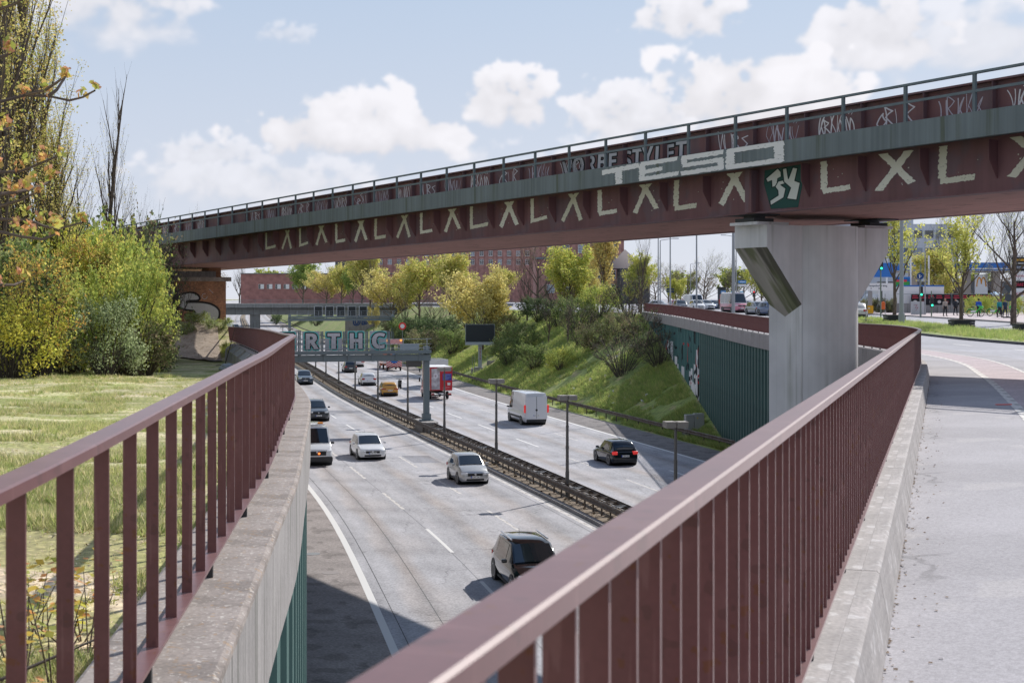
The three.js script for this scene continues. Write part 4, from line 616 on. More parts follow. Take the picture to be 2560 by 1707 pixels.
function wheelParts(r) {
  const key = r.toFixed(2); if (wheelGeo[key]) return wheelGeo[key];
  const w = 0.2, ty = new THREE.LatheGeometry([[r * 0.66, -w / 2], [r * 0.92, -w / 2], [r, -w / 2 + 0.035], [r, w / 2 - 0.035], [r * 0.92, w / 2], [r * 0.66, w / 2]].map((p) => new THREE.Vector2(...p)), 24).rotateZ(Math.PI / 2);
  const sp = [new THREE.CylinderGeometry(r * 0.16, r * 0.16, 0.05, 12).rotateZ(Math.PI / 2).translate(0.07, 0, 0), new THREE.TorusGeometry(r * 0.63, 0.025, 6, 24).rotateY(Math.PI / 2).translate(0.085, 0, 0)];
  for (let i = 0; i < 5; i++) { const b = box(0.04, r * 0.52, r * 0.2, 0.07, r * 0.36, 0); b.rotateX(i * Math.PI * 0.4); sp.push(b); }
  return (wheelGeo[key] = [ty, merge(sp), new THREE.CylinderGeometry(r * 0.66, r * 0.66, 0.1, 20).rotateZ(Math.PI / 2)]);
}
function addWheels(t, r, zs, x, rimM = M.rim) {
  const [ty, rim, hub] = wheelParts(r);
  for (const z of zs) for (const s of [-1, 1]) { const w = part(t, 'wheel', ty, M.tyre); w.position.set(s * x, r, z); if (s < 0) w.rotation.y = Math.PI; part(w, 'rim', rim, rimM); part(w, 'brake_disc', hub, M.plastic); }
}
function quadMesh(pts) { const a = []; pts.forEach((p) => a.push(...p)); const idx = []; for (let i = 1; i < pts.length - 1; i++) idx.push(0, i, i + 1); return geoOf(a, null, idx); }
function car(label, o, m, pos, turn, opt = {}) {
  const t = thing(opt.name || 'car', label, opt.cat || 'car', pos, turn, opt.group), { L, W, H } = o, hw = W / 2, zf = L / 2, zr = -L / 2;
  const belt = o.belt || H * 0.62, hood = o.hood || H * 0.6, cowl = o.cowl || zf - 1.15, noseY = o.noseY || H * 0.44, gc = o.gc || 0.19, tailY = o.tailY || belt;
  const st = [ // z, half width, bottom, shoulder
    { z: zr, w: hw * 0.8, b: gc + 0.2, s: tailY * 0.62 }, { z: zr + 0.06, w: hw * 0.92, b: gc + 0.1, s: tailY * 0.88 }, { z: zr + 0.22, w: hw * 0.97, b: gc, s: tailY * 0.98 }, { z: zr + 0.7, w: hw, b: gc, s: belt + 0.02 }, { z: 0, w: hw, b: gc, s: belt },
    { z: cowl, w: hw, b: gc, s: hood + 0.03 }, { z: lerp(cowl, zf, 0.5), w: hw * 0.985, b: gc, s: lerp(hood, noseY, 0.3) }, { z: zf - 0.26, w: hw * 0.95, b: gc, s: lerp(hood, noseY, 0.72) }, { z: zf - 0.1, w: hw * 0.87, b: gc + 0.02, s: noseY + 0.02 }, { z: zf - 0.02, w: hw * 0.74, b: gc + 0.06, s: noseY - 0.1 }, { z: zf, w: hw * 0.62, b: gc + 0.12, s: noseY - 0.2 }];
  const body = part(t, 'body', loft(st, (s) => { const h = s.s - s.b; return [[0, s.b], [s.w * 0.86, s.b], [s.w * 0.965, s.b + h * 0.16], [s.w, s.b + h * 0.44], [s.w * 0.992, s.b + h * 0.66], [s.w * 0.955, s.b + h * 0.86], [s.w * 0.87, s.s], [s.w * 0.45, s.s + 0.025], [0, s.s + 0.035]]; }), m);
  // cabin
  const wb = o.ws || cowl + 0.05, rf = o.rf || wb - 0.85, rr = o.rr || zr + 0.55, rb = o.rb || zr + 0.16, wB = hw * (o.wB || 0.93), wT = hw * (o.wT || 0.74), yB = Math.min(hood, belt) - 0.04, by = (z) => lerp(belt, hood, clamp((z - 0) / (cowl))) - 0.03;
  const ct = [{ z: rb, y: o.rbY || belt + 0.06, T: wB * 0.86 }, { z: lerp(rb, rr, 0.55), y: lerp(o.rbY || belt, H, 0.62), T: lerp(wB * 0.86, wT, 0.55) }, { z: rr, y: H - 0.05, T: wT * 0.97 }, { z: rr + 0.28, y: H - 0.012, T: wT }, { z: lerp(rr, rf, 0.6), y: H, T: wT }, { z: rf, y: H - 0.03, T: wT }, { z: lerp(rf, wb, 0.5), y: lerp(H - 0.03, hood, 0.47), T: lerp(wT, wB * 0.9, 0.45) }, { z: wb, y: hood + 0.02, T: wB * 0.9 }];
  const sideX = (z, y) => { let i = 0; while (i < ct.length - 2 && z > ct[i + 1].z) i++; const a = ct[i], b = ct[i + 1], k = clamp((z - a.z) / (b.z - a.z)), T = lerp(a.T, b.T, k), yy = lerp(a.y, b.y, k), y0 = yB; return lerp(wB, T, clamp((y - y0) / Math.max(0.05, yy - 0.05 - y0))); };
  const topY = (z) => { let i = 0; while (i < ct.length - 2 && z > ct[i + 1].z) i++; const a = ct[i], b = ct[i + 1]; return lerp(a.y, b.y, clamp((z - a.z) / (b.z - a.z))); };
  part(t, 'cabin', loft(ct, (c) => [[0, yB], [wB, yB], [lerp(wB, c.T, 0.5), lerp(yB, c.y - 0.05, 0.5)], [c.T, Math.max(yB + 0.01, c.y - 0.05)], [c.T * 0.88, c.y - 0.006], [c.T * 0.5, c.y + 0.018], [0, c.y + 0.025]]), opt.roof || m);
  const glassQ = (zl, yl, xl, zh, yh, xh, sgn, name) => { // bowed pane between a low and a high edge
    const n = 6, pts = [], idx = [], len = Math.hypot(zh - zl, yh - yl), nz = (yh - yl) / len * sgn, ny = Math.abs(zh - zl) / len; for (let j = 0; j < 4; j++) for (let i = 0; i <= n; i++) { const u = i / n * 2 - 1, k = j / 3, bow = 0.032 * (1 - u * u) + 0.012; pts.push(u * lerp(xl, xh, k), lerp(yl, yh, k) + ny * bow, lerp(zl, zh, k) + nz * bow); if (i < n && j < 3) { const a = j * (n + 1) + i; idx.push(a, a + 1, a + n + 1, a + 1, a + n + 2, a + n + 1); } }
    return part(t, name, geoOf(pts, null, idx), M.glass);
  };
  const k0 = 0.06, k1 = 0.9; // windscreen and rear screen lie on the cabin's two slopes
  glassQ(lerp(wb, rf, k0), lerp(hood + 0.02, H - 0.03, k0), wB * 0.84, lerp(wb, rf, k1), lerp(hood + 0.02, H - 0.03, k1), wT * 0.9, 1, 'windscreen');
  if (!opt.noRear) glassQ(lerp(rb, rr, o.rg0 || 0.3), lerp((o.rbY || belt + 0.06), H - 0.05, (o.rg0 || 0.3) * 1.05), wB * 0.78, lerp(rb, rr, 0.9), H - 0.13, wT * 0.86, -1, 'rear_window');
  const sides = opt.sides || [[wb - 0.2, 0.12 * L - 0.28], [0.12 * L - 0.36, rr - 0.02 + 0.55], [rr + 0.5, rb + 0.36]];
  for (const s of [-1, 1]) for (const [za, zb] of sides) {
    const top = [], bot = [], n = 7; for (let i = 0; i <= n; i++) { const z = lerp(za, zb, i / n), y1 = Math.min(H - 0.13, topY(z) - 0.1), y0 = by(z) + 0.05; if (y1 - y0 < 0.02) continue; bot.push([s * (sideX(z, y0) + 0.01), y0, z]); top.push([s * (sideX(z, y1) + 0.01), y1, z]); }
    if (bot.length > 1) { const a = [], idx = []; bot.forEach((p, i) => { a.push(...p, ...top[i]); if (i) { const q = i * 2; idx.push(q - 2, q, q - 1, q - 1, q, q + 1); } }); part(t, 'side_window', geoOf(a, null, idx), M.glass).material.side = THREE.DoubleSide; }
  }
  const r = o.r || 0.32, zF = o.zF || zf - 0.82, zR = o.zR || zr + 0.72;
  for (const z of [zF, zR]) part(t, 'wheel_arch', new THREE.CylinderGeometry(r * 1.14, r * 1.14, W + 0.012, 24).rotateZ(Math.PI / 2).translate(0, r + 0.01, z), opt.clad ? M.plastic : M.black);
  addWheels(t, r, [zF, zR], hw - 0.095, opt.rim);
  part(t, 'sill', rbox(W * 0.95, 0.1, zF - zR - r * 2, 0.03, 0, gc + 0.02, (zF + zR) / 2), M.plastic);
  // front
  const fy = noseY - 0.06;
  for (const s of [-1, 1]) { const h = part(t, 'headlight', rbox(0.36, 0.13, 0.2, 0.05, 0, 0, 0), M.head); h.position.set(s * (hw * 0.7), fy, zf - 0.1); h.rotation.y = s * 0.5; const mi = part(t, 'mirror', rbox(0.2, 0.13, 0.12, 0.04, 0, 0, 0), opt.mirror || m); mi.position.set(s * (hw + 0.1), by(wb - 0.5) + 0.1, wb - 0.42); const hd = part(t, 'door_handle', box(0.03, 0.03, 0.16, s * (hw * 0.995), belt * 0.88, -0.15), opt.clad ? m : m); }
  const fg = part(t, 'grille', rbox(hw * 0.98, 0.15, 0.14, 0.03, 0, fy - 0.06, zf - 0.05), M.black); part(fg, 'badge', new THREE.CylinderGeometry(0.055, 0.055, 0.02, 16).rotateX(Math.PI / 2).translate(0, fy - 0.03, zf + 0.022), M.chrome); if (opt.chromeGrille) part(fg, 'grille_trim', box(hw * 1.0, 0.025, 0.02, 0, fy + 0.02, zf + 0.016), M.chrome);
  part(t, 'lower_intake', rbox(hw * 1.2, 0.12, 0.12, 0.04, 0, gc + 0.13, zf - 0.05), M.black);
  part(t, 'number_plate', new THREE.PlaneGeometry(0.5, 0.11).translate(0, gc + 0.27, zf + 0.03), M.plate);
  part(t, 'number_plate', new THREE.PlaneGeometry(0.5, 0.11).rotateY(Math.PI).translate(0, opt.plateY || gc + 0.42, zr - (opt.plateZ || 0.012)), M.plate);
  // rear
  const ty = opt.tailAt || tailY * 0.86;
  for (const s of [-1, 1]) { const h = part(t, 'tail_light', rbox(opt.tailW || 0.34, opt.tailH || 0.2, 0.26, 0.05, 0, 0, 0), opt.lit ? M.tailOn : M.tail); h.position.set(s * hw * (opt.tailX || 0.74), ty, zr + (opt.tailX ? 0.1 : 0.125)); h.rotation.y = -s * 0.3; }
  part(t, 'rear_bumper', rbox(hw * 1.62, 0.24, 0.16, 0.05, 0, gc + 0.14, zr + 0.075), M.plastic);
  if (opt.lit) part(t, 'brake_light', box(0.3, 0.03, 0.05, 0, H - 0.06, rr + 0.06), M.tailOn);
  if (opt.rails) for (const s of [-1, 1]) part(t, 'roof_rail', box(0.035, 0.04, rf - rr - 0.35, s * wT * 0.93, H + 0.035, (rf + rr) / 2), M.chrome);
  part(t, 'aerial', rod(V(0, H, rr + 0.3), V(0, H + 0.14, rr + 0.22), 0.012, 0.006, 5), M.black);
  return t;
}
const hatch = { L: 4.05, W: 1.77, H: 1.47 }, suv = { L: 4.5, W: 1.86, H: 1.64, gc: 0.24, r: 0.36, hood: 1.03, noseY: 0.84, rr: -1.75, rb: -2.12 }, mini = { L: 3.8, W: 1.7, H: 1.53, hood: 0.98, noseY: 0.7, cowl: 0.98, rf: 0.25 }, sedan = { L: 4.6, W: 1.8, H: 1.45, rr: -1.0, rb: -1.75 };
const put = (d, off) => { const p = roadAt(d, off); return [p.x, 0.004, p.z]; };
const toUs = (d) => -roadHead(d), away = (d) => Math.PI - roadHead(d);
car('black SUV with roof rails closest to the brown handrail', { ...suv, L: 4.7, W: 1.9, H: 1.69, rr: -1.85, rb: -2.2 }, paintM(0.008, 0.009, 0.01, { roughness: 0.12, specularIntensity: 0.45 }), put(50.2, -6.95), toUs(51), { rails: 1, chromeGrille: 1 });
car('silver compact hatchback driving toward the camera next to the median', mini, paintM(0.5, 0.5, 0.49, { metalness: 0.5, roughness: 0.35 }), put(79.2, -3.05), toUs(79), {});
car('white hatchback driving toward the camera in the middle oncoming lane', { ...hatch, L: 4.3, W: 1.8 }, paintM(0.75, 0.75, 0.75), put(91.3, -6.55), toUs(91), { chromeGrille: 1 });
car('dark grey SUV coming along behind the white tow van', suv, paintM(0.05, 0.055, 0.062, { metalness: 0.3 }), put(119.3, -6.4), toUs(119), { rails: 1 });
car('dark blue SUV below the gantry on the oncoming side', { ...suv, H: 1.6 }, paintM(0.035, 0.06, 0.09), put(169, -2.6), toUs(169), { chromeGrille: 1 });
car('black hatchback with glowing red tail lights driving away', { ...hatch, W: 1.74, H: 1.48 }, paintM(0.01, 0.012, 0.015, { roughness: 0.15, specularIntensity: 0.5 }), put(88.2, 7.8), away(88), { lit: 1 });
car('yellow hatchback driving away beside the median barrier', { ...hatch, H: 1.44 }, paintM(0.62, 0.3, 0.02), put(149.3, 4.3), away(149), { tailH: 0.1, tailW: 0.5 });
car('white hatchback driving away ahead of the yellow car', hatch, paintM(0.75, 0.75, 0.75), put(167.2, 4.5), away(167), {});
car('black hatchback driving away below the letter gantry', { ...hatch, H: 1.52 }, paintM(0.014, 0.015, 0.018), put(196, 5.5), away(196), {});
car('white estate car beside the farther black hatchback', sedan, paintM(0.72, 0.72, 0.72), put(212, 8.3), away(212), { tailW: 0.5, tailH: 0.12 });
function van(label, o, m, pos, turn, opt = {}) {
  const t = car(label, { belt: 1.2, hood: 1.16, noseY: 0.98, gc: 0.28, r: 0.35, wB: 0.97, wT: 0.86, cowl: o.L / 2 - 0.75, rf: o.L / 2 - 1.45, ws: o.L / 2 - 0.6, rr: -o.L / 2 + 0.16, rb: -o.L / 2 + 0.03, rbY: 1.3, tailY: 1.28, zF: o.L / 2 - 1.0, zR: -o.L / 2 + 1.15, ...o }, m, pos, turn, { name: 'van', cat: 'van', noRear: 1, sides: opt.sides || [[o.L / 2 - 1.05, o.L / 2 - 1.95]], tailAt: 1.35, tailW: 0.15, tailH: 0.62, tailX: 0.94, plateY: 0.82, plateZ: 0.03, mirror: M.plastic, clad: 1, ...opt });
  const zr = -o.L / 2;
  for (const s of [-1, 1]) part(t, 'rear_door', rbox(o.W * 0.43, o.H * 0.66, 0.03, 0.01, s * o.W * 0.222, o.H * 0.56, zr - 0.002), m);
  part(t, 'door_badge', new THREE.CylinderGeometry(0.09, 0.09, 0.02, 16).rotateX(Math.PI / 2).translate(0, 1.25, zr - 0.025), M.plastic); part(t, 'door_seam', box(0.02, o.H * 0.66, 0.012, 0, o.H * 0.56, zr - 0.019), M.plastic);
  part(t, 'side_trim', box(o.W + 0.015, 0.16, o.L * 0.62, 0, 0.62, -0.3), M.plastic);
  return t;
}
van('tall white delivery van with glowing tail lights driving away', { L: 5.9, W: 2.0, H: 2.62 }, paintM(0.74, 0.75, 0.77), put(116.4, 10.0), away(116), { lit: 1 });
{
  const t = van('white tow van with amber beacons and black bumper beside the wall', { L: 5.6, W: 2.0, H: 2.3, hood: 1.26, cowl: 1.95, ws: 1.98, rf: 1.2 }, paintM(0.74, 0.75, 0.76), put(88.6, -10.35), toUs(88), {});
  part(t, 'beacon_bar', rbox(1.5, 0.1, 0.3, 0.03, 0, 2.37, 0.7), M.white); for (const x of [-0.45, 0.45]) part(t, 'beacon', rbox(0.32, 0.12, 0.22, 0.03, x, 2.46, 0.72), M.amber);
  part(t, 'bumper', rbox(1.9, 0.3, 0.3, 0.06, 0, 0.45, 2.74), M.plastic); part(t, 'hazard_lamp', new THREE.SphereGeometry(0.07, 10, 8).translate(0.12, 0.8, 2.84), mat({ color: [1, 0.2, 0.05], emissive: lin(1, 0.2, 0.04), emissiveIntensity: 2 })); part(t, 'radiator_grille', box(1.1, 0.24, 0.05, 0, 0.8, 2.8), M.black);
}
function boxTruck(label, m, pos, turn, o) {
  const t = thing('box_truck', label, 'truck', pos, turn), L = o.L, bw = 2.25, bh = o.bh || 2.35;
  part(t, 'cargo_box', rbox(bw, bh, L - 2, 0.03, 0, 0.95 + bh / 2, -1), o.boxM || m); part(t, 'chassis', box(0.9, 0.2, L - 0.4, 0, 0.72, -0.1), M.plastic);
  part(t, 'cab', loft([{ z: L / 2 - 2, h: 2.3 }, { z: L / 2 - 1.2, h: 2.35 }, { z: L / 2 - 0.5, h: 1.5 }, { z: L / 2, h: 1.2 }], (s) => [[0, 0.4], [0.98, 0.4], [1.0, s.h * 0.6], [0.86, s.h - 0.05], [0, s.h]]), m);
  part(t, 'windscreen', quadMesh([[-0.86, 1.5, L / 2 - 0.46], [0.86, 1.5, L / 2 - 0.46], [0.8, 2.25, L / 2 - 1.14], [-0.8, 2.25, L / 2 - 1.14]]), M.glass);
  addWheels(t, 0.4, [L / 2 - 0.95, -L / 2 + 1.5], 0.9);
  part(t, 'rear_bumper', box(2.1, 0.12, 0.1, 0, 0.5, -L / 2 + 0.1), M.plastic); for (const s of [-1, 1]) { part(t, 'tail_light', box(0.34, 0.13, 0.06, s * 0.86, 0.6, -L / 2 + 0.04), M.tail); part(t, 'mirror', box(0.14, 0.4, 0.12, s * 1.22, 1.75, L / 2 - 0.85), M.plastic); }
  part(t, 'number_plate', new THREE.PlaneGeometry(0.5, 0.11).rotateY(Math.PI).translate(0, 0.66, -L / 2 + 0.03), M.plate); return t;
}
{
  const red = paintM(0.5, 0.02, 0.03), p = put(145.2, 8.45), t = boxTruck('red grocery box truck with a printed pale door driving away', red, p, away(145), { L: 6.4 });
  part(t, 'printed_door', new THREE.PlaneGeometry(2.2, 2.28).rotateY(Math.PI).translate(0, 2.12, -3.208), mat({ roughness: 0.5, map: canvas(512, 512, (g) => {
    g.fillStyle = '#b91a26'; g.fillRect(0, 0, 512, 512); g.fillStyle = '#a8a3a6'; g.fillRect(22, 26, 200, 470); const R = rng(2); for (let i = 0; i < 120; i++) { g.fillStyle = ['rgba(190,186,190,.4)', 'rgba(150,140,146,.4)', 'rgba(206,202,206,.4)'][i % 3]; g.beginPath(); g.arc(22 + R() * 200, 30 + R() * 460, 10 + R() * 40, 0, 7); g.fill(); } g.fillStyle = '#b91a26'; g.fillRect(0, 0, 22, 512); g.fillRect(222, 0, 18, 512);
    g.strokeStyle = '#e8e6ea'; g.lineWidth = 8; g.beginPath(); g.arc(120, 190, 54, 0, 7); g.stroke(); g.fillStyle = '#d9d4d8'; g.fill(); g.fillStyle = '#6a2140'; g.font = 'bold 60px sans-serif'; g.fillText('0', 104, 212); g.fillStyle = '#3c3234'; g.font = 'italic 30px serif'; g.fillText('only', 30, 190); g.fillStyle = '#26348c'; g.fillRect(284, 140, 214, 150); g.fillStyle = '#8d96c4'; for (let i = 0; i < 6; i++) g.fillRect(292, 152 + i * 23, [190, 176, 96, 190, 150, 120][i], 9); g.fillStyle = '#d98a92'; g.fillRect(260, 84, 190, 8); g.fillRect(300, 440, 150, 7); g.fillRect(280, 462, 170, 7); g.fillStyle = '#d8d4d4'; g.fillRect(400, 340, 70, 62);
  }) }));
  part(t, 'printed_side', new THREE.PlaneGeometry(4.3, 2.25).rotateY(Math.PI / 2).translate(1.13, 2.12, -1), mat({ roughness: 0.5, map: canvas(512, 256, (g) => { const R = rng(6); g.fillStyle = '#c7a9a0'; g.fillRect(0, 0, 512, 256); for (let i = 0; i < 150; i++) { g.fillStyle = ['#c98f7e', '#d8c2b6', '#a7433f', '#d9a65a', '#e2d6cd'][i % 5]; g.globalAlpha = 0.5; g.beginPath(); g.ellipse(R() * 512, R() * 256, 10 + R() * 46, 8 + R() * 30, R() * 3, 0, 7); g.fill(); } }) }));
  part(t, 'roof_panel', box(2.26, 0.02, 4.4, 0, 3.315, -1), M.white);
  boxTruck('white box truck ahead of the red grocery truck', paintM(0.72, 0.72, 0.72), put(164, 11.6), away(164), { L: 6.6, bh: 2.3 });
  // road works truck and its arrow trailer
  const q = put(205, 11.9), w = thing('roadworks_truck', 'orange roadworks flatbed truck loaded with orange gear', 'truck', q, away(205)), or = paintM(0.75, 0.2, 0.07);
  part(w, 'cab', loft([{ z: 1.2, h: 2.2 }, { z: 2, h: 2.25 }, { z: 2.7, h: 1.5 }, { z: 3.1, h: 1.2 }], (s) => [[0, 0.4], [0.98, 0.4], [1.0, s.h * 0.6], [0.86, s.h - 0.05], [0, s.h]]), or); part(w, 'flatbed', box(2.1, 0.5, 4.2, 0, 1.1, -1), or); part(w, 'tailgate', box(2.1, 0.4, 0.06, 0, 1.1, -3.14), M.white); for (const x of [-0.6, -0.1, 0.5]) part(w, 'warning_drum', rbox(0.5, 0.7, 0.6, 0.1, x, 1.7, -0.8 + x), M.amber); addWheels(w, 0.4, [2.0, -1.8], 0.9);
  const tr = thing('arrow_trailer', 'warning trailer with red and white striped board and blue arrow disc', 'trailer', put(198.6, 11.9), away(198));
  const stripes = canvas(256, 320, (g) => { g.fillStyle = '#e9e6e4'; g.fillRect(0, 0, 256, 320); g.fillStyle = '#cf1f2b'; for (let i = -8; i < 10; i++) { g.beginPath(); g.moveTo(128, i * 62); g.lineTo(128, i * 62 + 34); g.lineTo(0, i * 62 + 162); g.lineTo(0, i * 62 + 128); g.fill(); g.beginPath(); g.moveTo(128, i * 62); g.lineTo(128, i * 62 + 34); g.lineTo(256, i * 62 + 162); g.lineTo(256, i * 62 + 128); g.fill(); } });
  part(tr, 'board', box(2.2, 1.5, 0.08, 0, 1.25, 0), mat({ map: stripes })); part(tr, 'upper_board', box(2.3, 0.75, 0.08, 0, 4.1, 0), mat({ map: stripes })); part(tr, 'mast', merge([box(0.12, 3.4, 0.12, -0.6, 2.5, 0.15), box(0.12, 3.4, 0.12, 0.6, 2.5, 0.15)]), M.steel);
  const disc = part(tr, 'arrow_disc', new THREE.CylinderGeometry(0.66, 0.66, 0.05, 28).rotateX(Math.PI / 2).translate(0, 1.75, -0.08), mat({ color: [0.03, 0.16, 0.5] })); part(disc, 'arrow', extr([[-0.06, 0.35], [0.06, 0.35], [0.06, -0.05], [0.25, 0.12], [0.33, 0.03], [0, -0.35], [-0.33, 0.03], [-0.25, 0.12], [-0.06, -0.05]], 0.012).rotateZ(0.7).rotateY(Math.PI).translate(0, 1.75, -0.108), M.white);
  for (const x of [-0.95, 0.95]) part(tr, 'warning_lamp', new THREE.CylinderGeometry(0.17, 0.17, 0.1, 16).rotateX(Math.PI / 2).translate(x, 4.3, -0.06), mat({ color: [1, 0.5, 0.1], emissive: lin(1, 0.42, 0.08), emissiveIntensity: 0.8 })); addWheels(tr, 0.32, [0.5], 0.95); part(tr, 'frame', box(1.9, 0.12, 2.2, 0, 0.5, 0.8), M.plastic);
  // motorcycle mostly hidden behind the gantry post
  const mc = thing('motorcycle', 'dark motorcycle half hidden behind the gantry post', 'motorcycle', put(160, 7.2), away(160)); const tor = new THREE.TorusGeometry(0.27, 0.07, 8, 20).rotateY(Math.PI / 2);
  for (const z of [-0.7, 0.7]) part(mc, 'wheel', tor, M.tyre).position.set(0, 0.34, z); part(mc, 'frame', merge([rbox(0.3, 0.4, 1.1, 0.08, 0, 0.7, 0), rod(V(0, 0.4, 0.7), V(0, 1.05, 0.4), 0.05)]), M.plastic); part(mc, 'handlebar', box(0.75, 0.05, 0.05, 0, 1.1, 0.4), M.plastic); part(mc, 'seat', rbox(0.3, 0.14, 0.7, 0.05, 0, 0.92, -0.35), M.black);
}
// far traffic beyond the overpass
for (const [d, off, lab, k] of [[430, -4, 'small white van with a blue cab far off past the overpass', 0], [470, -10, 'far white car beside the overpass pier', 1], [500, -13, 'far white bus-like van at the left of the overpass pier', 0]]) k ? car(lab, hatch, paintM(0.7, 0.7, 0.72), put(d, off), toUs(d)) : van(lab, { L: 5.6, W: 2, H: 2.4 }, paintM(0.7, 0.72, 0.76), put(d, off), toUs(d) + 0.5);
// traffic on the street beyond the wall
const onStreet = (u, d) => [(u - 1280) * d / F, streetY(d) + 0.006, -d];
car('silver hatchback on the street nearest the pier, facing the camera', { ...hatch, L: 4.25, W: 1.8 }, paintM(0.42, 0.43, 0.45, { metalness: 0.4 }), onStreet(1898, 158), 0.25);
{ const t = van('pink and white emergency van with blue roof lights on the street', { L: 5.3, W: 2.0, H: 2.5 }, paintM(0.62, 0.2, 0.27), onStreet(1836, 178), 0.22, { sides: [[1.5, 0.6], [0.4, -0.8], [-1, -2.2]], roof: paintM(0.66, 0.6, 0.62) }); for (const x of [-0.6, 0.6]) part(t, 'blue_lamp', rbox(0.4, 0.16, 0.25, 0.04, x, 2.6, 1.0), mat({ color: [0.1, 0.4, 0.6], roughness: 0.3 })); }
car('dark small car with lit headlamps above the far end of the wall', mini, paintM(0.03, 0.04, 0.06), onStreet(1702, 205), 0.15);
car('red car on the street behind the dark small car', hatch, paintM(0.4, 0.02, 0.02), onStreet(1690, 224), 0.15);
van('white minibus in the street queue between two lamp posts', { L: 5.6, W: 2, H: 2.4 }, paintM(0.7, 0.72, 0.76), onStreet(1735, 232), 0.2);
car('white small car in front of the white minibus', mini, paintM(0.72, 0.72, 0.72), onStreet(1742, 212), 0.2);
car('silver small car beside the street lawn', mini, paintM(0.5, 0.52, 0.55), onStreet(1766, 222), 0.25);
car('white car behind the bars at the end of the wall, seen from the side', sedan, paintM(0.72, 0.72, 0.73), onStreet(1648, 250), 1.2);
car('dark blue car behind the silver small car', hatch, paintM(0.03, 0.06, 0.14), onStreet(1787, 236), 0.3);
car('white hatchback in the queue behind the pink emergency van', hatch, paintM(0.7, 0.7, 0.7), onStreet(1872, 205), 0.2);
car('dark car with red brake lights driving away beside the pier', hatch, paintM(0.03, 0.035, 0.04), onStreet(1914, 190), Math.PI + 0.2, { lit: 1 });
car('blue car half hidden behind the pier', hatch, paintM(0.05, 0.09, 0.2), onStreet(1930, 150), 0.3);
car('beige saloon driving away right of the pier', { ...sedan, rr: -0.9, rb: -1.6 }, paintM(0.5, 0.47, 0.42), onStreet(2146, 134), Math.PI - 0.25);
// ---------- vegetation ----------
const leafM = phys({ vertexColors: true, roughness: 0.9, side: THREE.DoubleSide, transmission: 0.55, thickness: 0, specularIntensity: 0.3 });
const woodM = M.bark, twigM = M.twig;
function Wood() { const pos = [], uv = [], idx = []; return { pos, tube(pts, rad, n = 5) { const b = pos.length / 3, q = new THREE.Quaternion(), up = V(0, 1, 0); let L = 0; pts.forEach((p, i) => { const a = pts[Math.max(0, i - 1)], c = pts[Math.min(pts.length - 1, i + 1)], d = V().subVectors(c, a).normalize(); q.setFromUnitVectors(up, d); if (i) L += p.distanceTo(pts[i - 1]); for (let k = 0; k <= n; k++) { const t = k / n * 6.2832, v = V(Math.cos(t) * rad[i], 0, Math.sin(t) * rad[i]).applyQuaternion(q).add(p); pos.push(v.x, v.y, v.z); uv.push(k / n, L); if (i && k) { const e = b + i * (n + 1) + k, f = e - n - 1; idx.push(f - 1, f, e - 1, f, e, e - 1); } } }); }, geo() { return geoOf(pos, uv, idx); } }; }
function Leaves() { const pos = [], col = [], idx = []; return { n: 0, add(p, s, c, R, flat) { const a = V(R() - 0.5, R() - 0.5 + (flat ? 1 : 0), R() - 0.5).normalize(), b = V(R() - 0.5, R() - 0.5, R() - 0.5).cross(a).normalize(), e = V().crossVectors(a, b), k = pos.length / 3, w = s * 0.34; for (const [x, y] of [[0, -0.5], [1, 0.02], [0, 0.55], [-1, 0.02]]) { pos.push(p.x + b.x * x * w + e.x * y * s, p.y + b.y * x * w + e.y * y * s, p.z + b.z * x * w + e.z * y * s); col.push(c[0], c[1], c[2]); } idx.push(k, k + 1, k + 2, k, k + 2, k + 3); this.n++; }, geo() { return geoOf(pos, null, idx, col); } }; }
const pal = (list, R) => { const c = list[Math.floor(R() * list.length)], k = 0.95 + R() * 0.55; return [c[0] * k * 1.08 + 0.06, c[1] * k * 1.08 + 0.06, c[2] * k + 0.045]; };
